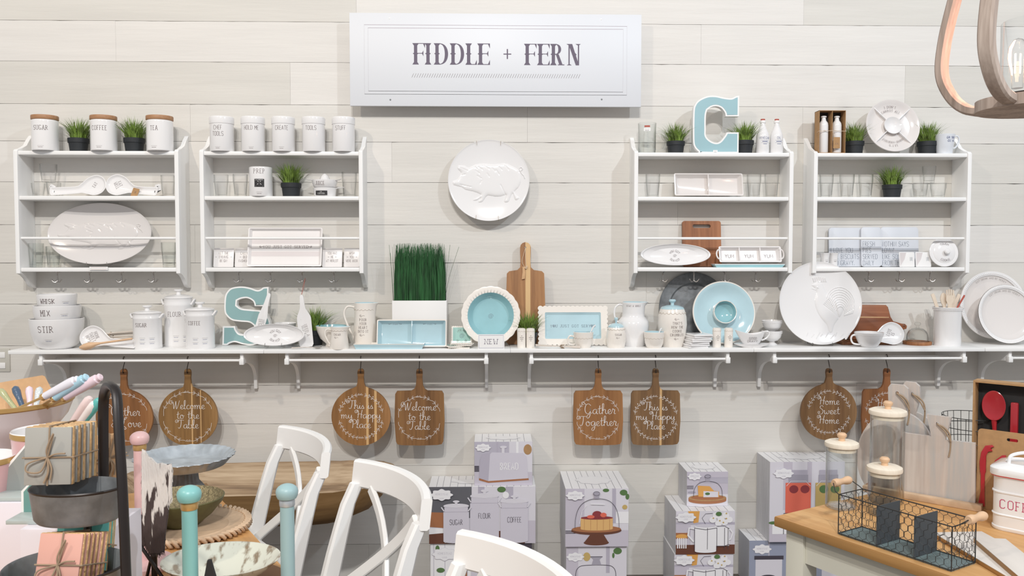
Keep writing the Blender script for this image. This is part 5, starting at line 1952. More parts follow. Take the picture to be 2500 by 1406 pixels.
# gravy boat and saucer
tag(M().lathe([(0, .002), (.05, .0), (.055, .003), (.088, .016), (.09, .019), (.086, .019), (.054, .008), (0, .007)], 'ceramic', 60, sy=.5).obj('saucer', loc=put(1836, .225)), 'long white saucer under the gravy boat', 'saucer')
t = thing('gravy_boat', 'white gravy boat lettered GOOD GRAVY on a saucer', 'gravy boat', (put(1834, .225)[0], -.225, ZS+.0085))
m = M()
vs, fs = [], []
NB = 48
LV = [(0, .0), (.42, .0), (.5, .003), (.7, .02), (.88, .04), (.98, .055), (1, .06), (.96, .06), (.85, .042), (.5, .01), (0, .008)]
for j, (rr, z) in enumerate(LV):
    for i in range(NB):
        a = 2*pi*i/NB
        x = rr*.068*cos(a)
        y = rr*.033*sin(a)
        li = min(1, z/.06)**2
        q = -cos(a)
        zz_ = z+li*(.020*max(0, q)**1.6+.014*max(0, -q)**2-.002)
        x -= li*.014*max(0, q)**3
        vs.append((x, y, zz_))
for j in range(len(LV)-1):
    for i in range(NB):
        k = (i+1) % NB
        fs.append((j*NB+i, j*NB+k, (j+1)*NB+k, (j+1)*NB+i))
m.add(vs, fs, 'ceramic')
f = lambda u, v: (u, -.0335*math.sqrt(max(0, 1-(u/.07)**2))*(1-.55*max(0, (.055-v)/.055)**1.6)-.0012, v)
text(m, 'GOOD', .0105, f, z=.034, w=.0011, sub=.003)
text(m, "GRAVY!", .0105, f, z=.019, w=.0011, sub=.003)
m.obj('boat', t)
q = M()
q.tube(cat([(.06, 0, .068), (.083, 0, .07), (.09, 0, .056), (.075, 0, .036), (.052, 0, .026)], 7), .004, 'ceramic', 8)
q.obj('handle', t)
# footed bowls
def foot_bowl(label, z):
    m = M().lathe([(0, 0), (.026, 0), (.026, .004), (.014, .012), (.014, .018), (.03, .024), (.044, .04), (.049, .06), (.051, .066), (.053, .07), (.05, .072), (.046, .06), (.035, .034), (0, .026)], 'ceramic', 48)
    for j in range(44):
        a = 2*pi*j/44
        m.lathe([(.0016, -.0012), (.0018, 0), (0, .0016)], 'ceramic', 5, T=TR(.0505*cos(a), .0505*sin(a), .062))
    tag(m.obj('footed_bowl', loc=put(1885, .115, z)), label, 'bowl', 'beaded white footed bowls')
foot_bowl('white beaded footed bowl, lower of the stacked pair behind the gravy boat', ZS)
foot_bowl('white beaded footed bowl, upper of the stacked pair behind the gravy boat', ZS+.052)
# rooster plate
t = lean(2003, 843, .17, ZS+.004, R(9), 'rooster_plate', 'very large round white plate with a raised rooster, on the long shelf', 'plate')
r = ln(203, 2003, .18)/2
pr, hf = coupe(r, .028)
m = M().lathe(pr, 'ceramic', 96, T=TR(0, 0, r) @ RX)
S_ = []
def rp_(px, py): return ((px-1970)/1.0, )
K = r/103
def q_(px, py): return ((px-2002)*K, r+(740-py)*K)
body = [(1994, 688), (2002, 684), (2011, 689), (2016, 700), (2024, 716), (2040, 728), (2056, 738), (2062, 750), (2058, 766), (2046, 782), (2036, 796), (2030, 812), (2022, 812), (2018, 794),
        (2004, 776), (1994, 756), (1990, 734), (1996, 712), (1990, 700), (1984, 695)]
for i in range(7):
    x0 = 1988+i*5
    S_.append(([q_(x0, 674+abs(3-i)), q_(x0+3, 686)], .0045, .003))
for i in range(9):
    P3 = [q_(2053+(35-3*i)*cos(R(a)), 742+2.6*i-(42-3.4*i)*sin(R(a))) for a in range(158, -36, -16)]
    S_.append((P3, .004, .0021))
for i in range(8):
    a, b = q_(2012+i*3, 744-i*3), q_(2050-i*1, 778-i*4)
    S_.append(([a, ((a[0]+b[0])/2+.006, (a[1]+b[1])/2), b], -.0035, .0026))
for i in range(9):
    a, b = q_(1964+i*12, 822+(i % 3)*3), q_(1969+i*12+(i % 3)*3, 813+(i % 2)*4)
    S_.append(([a, b], .003, .0024))
S_.append(([q_(1985, 703), q_(1994, 706)], .003, .0025))
S_.append(([q_(1998, 700), q_(2000, 702)], .003, .002))
relief(m, [(a, b) for a, b, _ in cat([q_(*p)+(0,) for p in body], 3, closed=True)], lambda x, z: hf(math.hypot(x, z)/r), 'ceramic', strokes=S_, cz=r, cell=.0022)
m.obj('plate', t)
for s_ in (-1, 1):
    M().tube([(s_*.05, -.02, .012), (s_*.05, -.034, .006), (s_*.05, -.03, -.003), (s_*.05, .04, .01), (s_*.03, .045, .14)], .0014, 'dark_steel', 6).obj('stand_wire', t)
# boards behind rooster
wood('board_red', 'a76e4b', '965c3c', '764429', 'x', scale=13)
t = lean(2140, 838, .045, ZS+.018, R(6), 'cutting_board', 'brown wooden board with its handle to the right, partly behind the rooster plate', 'board', 'wooden boards')
m = M()
w_ = .15
P3 = [(-.16, 0), (.05, 0), (.05, .02), (.075, .038), (.125, .05), (.142, .055), (.145, .07), (.135, .08), (.1, .082), (.07, .09), (.055, .115), (.048, .168), (.038, .178), (-.16, .18)]
m.prism(P3, 0, -.016, 'board_red', bev=.004)
m.poly([(-.16, .120), (.05, .116), (.05, .112), (-.16, .112)], 'kraft_light', flat(-.0164))
m.lathe([(.004, 0), (.006, .001), (.006, .0165), (.004, .017)], 'dark_steel', 14, T=TR(.128, 0, .07) @ RX)
m.obj('board', t, loc=(.01, 0, 0))
tag(M().box(-.15, .11, -.06, .06, 0, .016, 'board_brown', bev=.004).obj('cutting_board', loc=put(2116, .075)), 'flat wooden board lying under the upright brown board', 'board', 'wooden boards')
# soup cup + round rest
t = thing('soup_cup', 'white beaded wide cup with a loop handle, right of the rooster plate', 'cup', put(2122, .225))
m = M().lathe(rimmed([(.034, 0), (.038, .003), (.052, .022), (.066, .056), (.07, .072)], .004), 'ceramic', 56)
for j in range(60):
    a = 2*pi*j/60
    m.lathe([(.0014, -.001), (.0016, 0), (0, .0014)], 'ceramic', 5, T=TR(.0685*cos(a), .0685*sin(a), .063))
m.obj('cup_body', t)
q = M()
q.tube(cat([(-.058, 0, .058), (-.082, 0, .058), (-.09, 0, .04), (-.078, 0, .018), (-.045, 0, .012)], 7), .0045, 'ceramic', 8)
q.obj('handle', t)
spoon_rest('white spoon rest with a round bowl leaning right of the soup cup', 2188, .165, ZS, 56, 110, -1, ang=R(18), words=['LOVE', 'IS'])
# cloche
t = thing('glass_cloche', 'small glass dome with knob on a round wooden base', 'cloche', put(2240, .12))
M().lathe([(0, 0), (.066, 0), (.068, .003), (.068, .014), (.066, .017), (.058, .017), (.056, .012), (0, .012)], 'board_brown', 48).obj('base', t)
m = M().lathe([(.052, .0125), (.053, .03), (.05, .052), (.042, .068), (.028, .08), (.012, .084), (.008, .086), (.006, .094), (.014, .1), (.016, .106), (.012, .113), (0, .115)], 'glass_thick', 48)
m.lathe([(.0505, .013), (.0512, .03), (.048, .051), (.04, .067), (.026, .078), (0, .082)], 'glass_thick', 40)
m.obj('dome', t)
# crock with utensils
t = thing('utensil_holder', 'plain white ceramic crock full of pale wooden utensils', 'crock', put(2313, .16))
r = ln(74, 2313, .16, True)/2*.96
m = M().lathe(rimmed([(r*.96, 0), (r*.98, .003), (r*.97, .165), (r*1.02, .178), (r*1.1, .188), (r*1.12, .192)], .005), 'ceramic', 56)
for j in range(60):
    a = 2*pi*j/60
    m.lathe([(.0018, -.0012), (.002, 0), (0, .0018)], 'ceramic', 5, T=TR(r*1.08*cos(a), r*1.08*sin(a), .181))
m.obj('crock', t)
crx = t.location
UT = [(-.05, .02, -.36, 'flat wooden stick', 'stick'), (-.02, .0, -.1, 'wooden spoon with an oval bowl', 'spoon'), (.0, -.02, .0, 'wooden fork with four tines', 'fork'),
      (.022, .01, .1, 'wooden spoon with a dark heart mark', 'heart'), (.035, .015, .4, 'flat wooden spatula', 'stick'), (.045, -.005, .52, 'brown-edged wooden spoon handle', 'thin')]
for i, (x, y, an, l, kd) in enumerate(UT):
    m = M()
    if kd == 'fork':
        m.prism([(-.008, -.1), (.008, -.1), (.01, .03), (.019, .05), (.02, .1), (.0135, .104), (.013, .075), (.0095, .075), (.0085, .106), (.002, .106), (.0015, .075), (-.0015, .075), (-.002, .106),
                 (-.0085, .106), (-.0095, .075), (-.013, .075), (-.0135, .104), (-.02, .1), (-.019, .05), (-.01, .03)], .002, -.002, 'bare_wood')
    elif kd in ('spoon', 'heart'):
        m.prism([(-.006, -.1), (.006, -.1), (.007, .015)]+[(a, b) for a, b in ell(0, .055, .017, .033, 18, R(-60), R(240))]+[(-.007, .015)], .0025, -.0025, 'bare_wood', bev=.0012)
        if kd == 'heart':
            m.line([(-.008, .045), (.008, .062), (.004, .07), (0, .062), (-.006, .068), (-.008, .06), (.002, .045)], .0014, 'ink', flat(-.003))
    else:
        w_ = .010 if kd == 'stick' else .005
        m.prism([(-w_*.7, -.1), (w_*.7, -.1), (w_, .08), (w_*.6, .088), (-w_*.8, .086)], .002, -.002, 'bare_wood' if kd == 'stick' else 'brick_red', bev=.001)
    tag(m.obj('wooden_utensil', loc=(crx.x+x*.85, crx.y+y*.8, ZS+.178), rot=(0, an, 0)), 'pale '+l+' standing in the plain white crock', 'utensil', 'wooden utensils in the crock')
# big beaded plates right
def bead_plate(label, px, py, rpx, Y, ang, z0=.004):
    t = lean(px, 840, Y, ZS+z0, ang, 'beaded_plate', label, 'plate', 'white beaded plates at the right end')
    r = ln(rpx*2, px, Y)/2
    m = M().lathe(plate_prof(r, .022, well=.68), 'rose_glaze', 90, T=TR(0, 0, r) @ RX)
    m.lathe([(r*.87, .0175), (r*.9, .0215), (r*.985, .0235), (r*1.0, .021)], 'ceramic', 90, T=TR(0, 0, r) @ RX)
    n = 110
    for j in range(n):
        a = 2*pi*j/n
        m.lathe([(.0036, -.001), (.003, .0015), (0, .003)], 'ceramic', 6, T=TR(0, 0, r) @ RX @ TR(r*.93*cos(a), r*.93*sin(a), .0225))
    text(m, 'EAT DRINK AND BE MERRY', .009, flat(-.0125), arc=r*.8, z=r, w=.0006, sub=.004, m='thin_ink')
    m.obj('plate', t)
bead_plate('largest white beaded plate at the right end, behind a smaller one', 2424, 750, 82, .06, R(8), .02)
bead_plate('smaller white beaded plate standing in front of a bigger one at the right edge', 2461, 770, 72, .15, R(12))

# ---------------------------------------------------------------- hanging boards
def hang_board(label, hk, px, shape, lines, wre, mat_, wpx=None, cut=None, fsz=.0200):
    Y = RAILY
    p = at(px, 900, Y)
    t = thing('hanging_board', label, 'board', (p.x, -Y, 0), group='brown lettered boards hung from the rail')
    py_top, py_bot = (900, 1086)
    # heights from pixels
    ztop, zbot = at(px, 898, Y-.01).z, at(px, 1085 if px < 1900 else 1073, Y-.01).z
    wpx = wpx or (145 if shape == 'round' else 122)
    R_ = ln(wpx, px, Y)/2
    t.location.z = zbot
    H = ztop-zbot
    hw = .034
    th = .015
    if shape == 'round':
        zc = R_
        a0 = math.asin(min(1, .019/R_))
        pts = [(R_*sin(a), zc+R_*cos(a)) for a in [a0+.14+(2*pi-2*a0-.28)*i/64 for i in range(65)]]
        nk = [(-.022, zc+R_*.985+.006), (-.0165, zc+R_+.022), (-.0145, H-.045), (-.0165, H-.022)]+[(-.0165*cos(a), H-.0165+.0165*sin(a)) for a in (.5, 1.1)]
        out = pts+nk+[(-a, b) for a, b in nk[::-1]]
        cz = zc
    else:
        hb = H*.715
        w = R_
        rt_ = [(0, 0), (w*.7, .002), (w-.014, .006), (w-.006, .02), (w+.001, hb*.45), (w-.003, hb-.018), (w-.012, hb-.003), (.04, hb-.001), (.026, hb+.008), (.018, hb+.025), (.0145, H-.05), (.0165, H-.022),
               (.014, H-.008), (.008, H-.002)]
        out = rt_+[(-a, b) for a, b in rt_[::-1] if a > 0]
        cz = hb*.5
    m = M()
    m.prism(out, .004, -.011, mat_, holes=[ell(0, H-.02, .0035, .0035, 12)])
    f = flat(-.0118)
    rr = (R_*.74 if shape == 'round' else R_*.86)
    if wre == 'leaf' and shape == 'round':
        rr = R_*.84
    wreath(m, rr, f, 0, cz, wre)
    n = len(lines)
    for i, l in enumerate(lines):
        dx, dz, k = (l[1:]+(0, 0, 1))[:3] if isinstance(l, tuple) else (0, 0, 1)
        s_ = l[0] if isinstance(l, tuple) else l
        z_ = cz+(n/2-.5-i)*.0485-.010+dz
        script(m, s_, fsz*k, f, dx, z_, asp=1.12)
    m.obj('board', t)
    # s hook
    hz = H-.018
    q = M()
    zr = RAILZ-zbot
    q.tube(cat([(-.0, -.013, hz-.004), (0, -.0165, hz+.003), (0, -.0155, hz+.015), (0, -.004, (zr+hz)/2), (0, .0105, zr-.012), (0, .011, zr+.002), (0, .002, zr+.0098), (0, -.007, zr+.006), (0, -.0085, zr-.006)], 6), .002, 'dark_steel', 7)
    q.tube([(0, -.013, hz-.004), (0, .0, hz-.0), (0, .006, hz+.004)], .002, 'dark_steel', 7)
    tag(q.obj('s_hook', loc=(p.x, -Y, zbot)), 'dark metal hook holding the '+hk, 'hook', 'dark hooks on the shelf rail')
for i, (nm, a, b, c_, st) in enumerate((('hb0', 'a57548', '936238', '6f4825', [(-.028, .002)]), ('hb1', 'a07a4c', '8d693c', '664728', [(.02, .003), (.063, .0022)]), ('hb2', 'a5784c', '92683c', '6c4a28', [(.032, .006), (.073, .006)]),
                                  ('hb3', '9a7346', '87603a', '5f4024', []), ('hb4', 'aa784a', '986a40', '80542e', []), ('hb5', '957452', '80603f', '5f4630', [(.0265, .0055)]),
                                  ('hb6', '97734e', '82603d', '5f3f25', []), ('hb7', 'a8703f', '96623a', '7b4a2a', []))):
    wood(nm, a, b, c_, scale=11, stripes=st)
hang_board('round brown board lettered Gather and Love, half hidden by the black stand handle', 'board behind the black stand handle', 303, 'round', [('Gather', .006, -.004, 1.1), ('& Love', .010, -.012, 1.1)], 'leaf', 'hb0', wpx=140)
hang_board('round brown board lettered Welcome to the Table with two pale stripes', 'round Welcome to the Table board', 459, 'round', ['Welcome', 'to the', 'Table'], 'leaf', 'hb1')
hang_board('round brown board lettered This is my Happy Place', 'round Happy Place board', 881, 'round', ['This is', 'my Happy', 'Place'], 'berry', 'hb2')
hang_board('square-bodied brown board lettered Welcome to the Table', 'square-bodied Welcome to the Table board', 1024, 'sq', ['Welcome', 'to the', 'Table'], 'leaf', 'hb3')
hang_board('square-bodied reddish board lettered Gather Together', 'Gather Together board', 1460, 'sq', [('Gather', .008, .006, 1.2), ('Together', 0, -.006, 1.15)], 'leaf', 'hb4')
hang_board('square-bodied brown board with a pale stripe lettered This is my Happy Place', 'square-bodied Happy Place board', 1600, 'sq', ['This is', 'my Happy', 'Place'], 'berry', 'hb5')
hang_board('round brown board lettered Home Sweet Home, nearest the right table', 'round Home Sweet Home board', 2023, 'round', ['Home', 'Sweet', 'Home'], 'berry', 'hb6', wpx=138)
hang_board('square-bodied reddish board lettered Home, mostly hidden by glass jars', 'board mostly hidden by the glass jars', 2164, 'sq', ['Home', 'Sweet', 'Home'], 'berry', 'hb7', wpx=120)

# ---------------------------------------------------------------- cartons against the wall
class Art:
    "flat print on the front of a carton; x in 0..1 of the width, y in 0..1 of the height"
    def __init__(s, m, W_, H_, Y_):
        s.m, s.W, s.H, s.y, s.k = m, W_, H_, Y_, 0
    def fn(s):
        s.k += 1
        y = s.y-.00022*s.k
        return lambda u, v: (u-s.W/2, y, v)
    def poly(s, pts, c):
        s.m.poly([(p[0]*s.W, p[1]*s.H) for p in pts], c, s.fn())
    def rect(s, a, b, c_, d, k):
        s.poly([(a, c_), (b, c_), (b, d), (a, d)], k)
    def ell(s, x, y, rx, ry, k, a0=0, a1=2*pi):
        s.poly([(x+rx*cos(a0+(a1-a0)*i/28), y+ry*sin(a0+(a1-a0)*i/28)) for i in range(29 if a1-a0 < 6.2 else 28)], k)
    def line(s, pts, w, k):
        s.m.line([(p[0]*s.W, p[1]*s.H) for p in pts], w, k, s.fn())
    def text(s, t, x, y, h, k='p_line', w=.0013, asp=.62, style='thin'):
        text(s.m, t, h, s.fn(), x=x*s.W, z=y*s.H, m=k, w=w, asp=asp, style=style)
    def badge(s, x=.13, y=.86, r=.075, k='p_white'):
        a = s.W/s.H
        q = [(x+r*(1+.1*cos(8*t))*cos(t)*1.15, y+r*a*.6*(1+.12*cos(8*t))*sin(t)) for t in [2*pi*i/48 for i in range(48)]]
        s.poly(q, k)
        s.line(q+[q[0]], .0008, 'p_shade')
        s.text('HOMESTEAD', x, y-.005, s.W*r*.22, 'p_shade', .0007, .8)
        s.text('LIVING', x, y-.055*a*.6-.01, s.W*r*.13, 'p_shade', .0006, .8)

def can_art(A, x, y0, w, h, word, k='p_pot'):
    A.rect(x-w/2, x+w/2, y0, y0+h*.74, k)
    A.ell(x, y0, w/2, h*.05, k)
    A.rect(x-w*.46, x+w*.46, y0+h*.74, y0+h*.88, k)
    A.line([(x-w/2, y0+h*.74), (x+w/2, y0+h*.74)], .0014, 'p_shade')
    A.ell(x, y0+h*.89, w*.5, h*.06, 'p_pale')
    A.line([(x-w*.5, y0+h*.87), (x, y0+h*.84), (x+w*.5, y0+h*.87)], .001, 'p_shade')
    A.rect(x-w*.05, x+w*.05, y0+h*.93, y0+h*1.0, 'p_pale')
    A.ell(x, y0+h*1.0, w*.13, h*.03, 'p_pale')
    for s_ in (-1, 1):
        A.line([(x+s_*w*.47, y0+h*.76), (x+s_*w*.58, y0+h*.86)], .006, 'p_pale')
    A.text(word, x, y0+h*.42, A.H*.09, 'p_line', .0016, .55)
def art_bread(A):
    A.rect(0, 1, .0, 1, 'p_wall'); A.rect(.6, 1, .3, 1, 'p_pale'); A.rect(.38, .41, .4, 1, 'p_shade'); A.rect(.72, .76, .45, 1, 'p_white')
    A.rect(0, 1, 0, .3, 'p_table'); A.ell(.92, .82, .07, .12, 'kraft')
    for i in range(4): A.rect(0, .08, .32+.035*i, .345+.035*i, 'p_line')
    A.poly([(.08, .12), (.24, .06), (.94, .12), (.93, .18), (.24, .12), (.08, .19)], 'p_wood')
    A.poly([(.08, .17), (.24, .1), (.93, .16), (.9, .66), (.84, .74), (.3, .76), (.14, .72), (.1, .6)], 'p_pot')
    A.poly([(.08, .17), (.24, .1), (.27, .72), (.3, .76), (.14, .72), (.1, .6)], 'p_shade')
    A.rect(.47, .52, .74, .86, 'p_pale'); A.ell(.5, .88, .06, .03, 'p_pale')
    A.text('BREAD', .6, .36, .034, 'p_white', .004, .6); A.badge(.15, .87, .11)
def art_cans(A):
    A.rect(0, 1, 0, 1, 'p_pale'); A.rect(0, .4, .45, 1, 'p_dark'); A.rect(.46, .52, .5, 1, 'p_shade'); A.rect(.72, .79, .5, 1, 'p_shade')
    A.rect(0, 1, 0, .22, 'p_darkwood'); A.rect(.9, 1, 0, .4, 'p_table'); A.poly([(0, .3), (.14, .28), (.14, .55), (0, .56)], 'p_wood'); A.poly([(0, .17), (.2, .2), (.2, .26), (0, .28)], 'p_white')
    A.ell(.68, .95, .04, .05, 'p_leaf'); A.ell(.72, .85, .03, .06, 'p_white')
    can_art(A, .52, .1, .27, .83, 'FLOUR'); can_art(A, .8, .05, .26, .78, 'COFFEE'); can_art(A, .255, .05, .24, .7, 'SUGAR')
    A.text('Set of 3 ceramic canisters', .3, .03, .011, 'p_white', .0012, .8); A.badge(.12, .87, .085)
def art_bottom(A):
    A.rect(0, 1, 0, 1, 'p_white')
    for i in range(9): A.rect(.03+.11*i, .035+.11*i, 0, 1, 'p_shade')
    A.rect(.8, 1, .78, 1, 'p_line')
    A.ell(.1, .45, .04, .05, 'p_leaf'); A.ell(.07, .9, .02, .06, 'p_leaf'); A.poly([(.2, .2), (.3, .5), (.36, .52), (.36, .2)], 'p_wood'); A.rect(.4, .7, .1, .5, 'p_pot')
    A.badge(.14, .78, .1)
def art_cake(A):
    A.rect(0, 1, 0, 1, 'p_pale'); A.rect(.0, .3, .3, 1, 'p_table'); A.rect(.74, .8, .4, 1, 'p_shade'); A.rect(0, 1, 0, .28, 'p_table'); A.rect(.8, 1, .4, .6, 'p_white')
    A.ell(.64, .97, .05, .03, 'p_leaf'); A.ell(.92, .93, .06, .05, 'p_leaf'); A.ell(.98, .86, .03, .05, 'p_leaf'); A.ell(.94, .68, .04, .04, 'p_lemon')
    for i in range(3): A.rect(0, .16, .23+.022*i, .24+.022*i, 'p_line')
    A.ell(.49, .07, .2, .045, 'p_darkwood'); A.poly([(.3, .08), (.4, .22), (.6, .22), (.68, .08)], 'p_darkwood')
    A.ell(.49, .28, .4, .075, 'p_darkwood'); A.ell(.49, .305, .39, .06, 'p_wood')
    A.rect(.24, .75, .31, .5, 'p_cake'); A.ell(.495, .31, .255, .03, 'p_cake'); A.ell(.495, .5, .255, .03, 'p_berry')
    for i in range(5): A.line([(.3+.1*i, .29), (.3+.1*i, .5)], .001, 'p_wood')
    A.ell(.5, .56, .075, .06, 'p_berry'); A.ell(.6, .55, .05, .04, 'p_coral'); A.ell(.4, .52, .06, .03, 'p_coral')
    dm = [(.15, .33), (.16, .5), (.2, .65), (.28, .76), (.4, .82), (.5, .83), (.62, .82), (.72, .77), (.8, .66), (.84, .5), (.85, .33)]
    A.line([(a, b) for a, b, _ in cat([(a, b, 0) for a, b in dm], 4)], .0022, 'p_line')
    A.line([(.22, .4), (.26, .62), (.34, .72)], .002, 'p_white'); A.line([(.4, .74), (.62, .73)], .004, 'p_white')
    A.rect(.45, .53, .83, .9, 'p_glass'); A.ell(.49, .92, .055, .04, 'p_glass'); A.line(ell(.49, .92, .05, .035, 16), .0016, 'p_line')
    A.badge(.15, .89, .12)
def art_cake2(A):
    A.rect(0, 1, 0, 1, 'p_pale'); A.rect(.0, .2, .3, 1, 'p_table'); A.rect(.66, .72, .5, 1, 'p_shade'); A.ell(.85, .9, .07, .06, 'p_leaf'); A.ell(.78, .82, .02, .05, 'p_leaf'); A.ell(.34, .8, .06, .08, 'p_lemon')
    A.rect(0, 1, 0, .25, 'p_table')
    A.rect(.2, .8, .2, .42, 'p_wood')
    dm = [(.15, .2), (.16, .5), (.2, .6), (.28, .64), (.5, .65), (.7, .64), (.78, .6), (.82, .5), (.83, .2)]
    A.line([(a, b) for a, b, _ in cat([(a, b, 0) for a, b in dm], 4)], .0025, 'p_line')
    A.poly([(.42, .65), (.45, .75), (.4, .8), (.6, .8), (.55, .75), (.58, .65)], 'p_glass'); A.line([(.4, .8), (.6, .8)], .003, 'p_line')
    A.badge(.15, .8, .12)
def art_cheese(A):
    A.rect(0, 1, 0, 1, 'p_table'); A.rect(0, 1, 0, .34, 'p_pale'); A.rect(0, 1, .8, .84, 'p_shade'); A.rect(.3, 1, .66, .8, 'p_wall'); A.ell(.12, .4, .1, .03, 'p_glass')
    for i in range(3): A.rect(0, .16, .5+.04*i, .515+.04*i, 'p_line')
    A.ell(.5, .16, .46, .1, 'p_wood'); A.rect(.04, .96, .16, .24, 'p_wood'); A.ell(.5, .24, .46, .1, 'kraft'); A.ell(.5, .25, .4, .07, 'p_wood')
    A.poly([(.28, .28), (.26, .6), (.55, .58), (.66, .44), (.78, .42), (.78, .26)], 'p_cheese'); A.poly([(.4, .26), (.4, .44), (.76, .42), (.76, .26)], 'p_pale'); A.ell(.5, .36, .06, .04, 'p_leaf')
    dm = [(.16, .28), (.18, .5), (.28, .66), (.42, .72), (.58, .72), (.74, .66), (.84, .5), (.86, .28)]
    A.line([(a, b) for a, b, _ in cat([(a, b, 0) for a, b in dm], 4)], .002, 'p_line')
    A.rect(.45, .55, .72, .82, 'p_glass'); A.ell(.5, .87, .08, .06, 'p_glass'); A.line(ell(.5, .87, .07, .05, 14), .0016, 'p_line')
    A.badge(.18, .87, .14)
def art_mugs(A):
    A.rect(0, 1, 0, 1, 'p_pale'); A.rect(0, 1, .68, .74, 'p_shade'); A.rect(0, .25, .2, .7, 'p_table'); A.rect(0, 1, 0, .22, 'p_darkwood'); A.poly([(.2, 1), (.4, 1), (.38, .74), (.3, .72)], 'p_cheese')
    A.rect(0, .2, .36, .5, 'p_wood'); A.ell(.1, .42, .1, .05, 'p_cheese')
    for i in range(5): A.rect(.02+.035*i, .04+.035*i, .14, .38, 'p_white')
    A.line([(.5, .7), (.44, .84), (.5, .94), (.62, .95)], .0018, 'p_line')
    for x, y in ((.68, .9), (.76, .82), (.84, .9), (.72, .72), (.82, .74), (.9, .8), (.62, .8)):
        A.ell(x, y, .06, .07, 'p_white')
    for x, y in ((.63, .84), (.74, .78), (.85, .83), (.8, .74), (.85, .95)):
        A.ell(x, y, .014, .018, 'p_lemon')
    A.ell(.72, .94, .05, .05, 'p_leaf')
    A.rect(.68, .9, .2, .64, 'p_white'); A.line([(.9, .6), (.96, .5), (.92, .35), (.86, .32)], .006, 'p_white')
    A.rect(.32, .68, .08, .66, 'p_white'); A.ell(.5, .08, .18, .04, 'p_white'); A.ell(.5, .67, .18, .04, 'p_pot')
    A.line([(.32, .6), (.22, .62), (.2, .45), (.3, .3)], .008, 'p_white')
    for x in (.31, .53, .69, .82, .88): A.line([(x, .12), (x, .62)], .0022, 'p_line')
    A.line([(.31, .62), (.5, .58), (.69, .62)], .0022, 'p_line'); A.line([(.69, .66), (.82, .66), (.9, .6)], .0022, 'p_line'); A.line([(.69, .2), (.82, .2), (.9, .24)], .0022, 'p_line')
    A.badge(.16, .87, .14)
def art_drink(A):
    A.rect(0, 1, 0, 1, 'p_pale'); A.rect(.18, .3, .4, 1, 'p_table'); A.rect(.5, .56, .4, 1, 'p_table'); A.rect(0, 1, 0, .22, 'p_table'); A.ell(.06, .24, .07, .02, 'p_leaf'); A.rect(.04, .3, .1, .22, 'p_white')
    for x, c in ((.38, 'p_coral'), (.78, 'p_lemon')):
        A.rect(x-.17, x+.17, .34, .74, c); A.rect(x-.13, x+.13, .74, .84, 'p_glass'); A.rect(x-.12, x+.12, .84, .9, 'p_shade')
        A.ell(x-.06, .66, .06, .05, 'p_berry' if c == 'p_coral' else 'p_leaf'); A.ell(x+.09, .66, .06, .05, 'p_berry' if c == 'p_coral' else 'p_leaf')
        A.line([(x-.16, .7), (x-.1, .76), (x+.1, .76), (x+.16, .7)], .002, 'p_white')
        A.line([(x-.19, .1), (x-.19, .36), (x+.19, .36), (x+.19, .1)], .003, 'p_line')
    A.badge(.18, .86, .11)
def art_jar(A):
    A.rect(0, 1, 0, 1, 'p_slate'); A.rect(.3, .32, 0, 1, 'p_wall'); A.rect(.62, .64, 0, 1, 'p_wall'); A.rect(.1, .52, 0, .6, 'p_pale'); A.ell(.31, .6, .21, .08, 'p_pale'); A.rect(.08, .54, .6, .68, 'p_line')
    A.ell(.3, .22, .13, .06, 'p_line'); A.ell(.75, .1, .2, .16, 'p_line')
    A.badge(.2, .82, .12)
def carton(label, x0, x1, Y, z0, z1, art, back=.008, lid=True):
    a, b = at(x0, 1250, Y).x, at(x1, 1250, Y).x
    W_, H_ = b-a, z1-z0
    t = thing('product_carton', label, 'box', ((a+b)/2, -Y, z0), group='printed gift boxes stacked by the wall')
    m = M().box(-W_/2, W_/2, 0, Y-back, 0, H_, 'carton_top')
    for s_ in (-1, 1):
        x = s_*(W_/2+.0003)
        m.add([(x, 0, 0), (x, Y-back, 0), (x, Y-back, H_), (x, 0, H_)], [(0, 1, 2, 3)], 'carton_side')
        for i in range(1, 9):
            y = (Y-back)*i/9
            m.line([(y, 0), (y, H_)], .0012, 'carton_line', lambda u, v, s_=s_, x=x: (x+s_*.0004, u, v))
    n = max(5, int(W_/.034))
    for i in range(1, n):
        u = -W_/2+W_*i/n+random.uniform(-.003, .003)
        m.line([(u, 0), (u, Y-back)], .0015, 'carton_line', lambda u_, v: (u_, v, H_+.0005))
    f = lambda u, v: (u, v, H_+.001)
    m.poly([(W_*.28*(1+.08*cos(8*t_))*cos(t_), (Y-back)*.45+(Y-back)*.22*(1+.1*cos(8*t_))*sin(t_)) for t_ in [2*pi*i/40 for i in range(40)]], 'carton_top', f)
    m.line([(W_*.28*(1+.08*cos(8*t_))*cos(t_), (Y-back)*.45+(Y-back)*.22*(1+.1*cos(8*t_))*sin(t_)) for t_ in [2*pi*i/40 for i in range(41)]], .0008, 'p_shade', lambda u, v: (u, v, H_+.0014))
    m.obj('carton', t)
    p = M()
    art(Art(p, W_, H_, -.0003))
    p.obj('printed_picture', t)
    return t
carton('printed box at floor level under the canister set box', 1050, 1298, .2, 0, .246, art_bottom)
carton('printed box showing SUGAR, FLOUR and COFFEE canisters', 1047, 1307, .21, .247, .533, art_cans)
carton('printed box showing a BREAD dish, on top of the canister box', 1158, 1299, .19, .534, .753, art_bread)
carton('printed box at floor level under the berry cake box, showing a glass dome', 1382, 1530, .32, 0, .270, art_cake2)
carton('printed box showing a berry cake under a dome on a brown stand', 1380, 1534, .335, .271, .555, art_cake)
carton('printed mug box at floor level, lowest of its stack', 1647, 1791, .275, 0, .208, art_mugs)
carton('printed box showing white mugs in a wire rack with daisies, middle of its stack', 1650, 1794, .28, .209, .424, art_mugs)
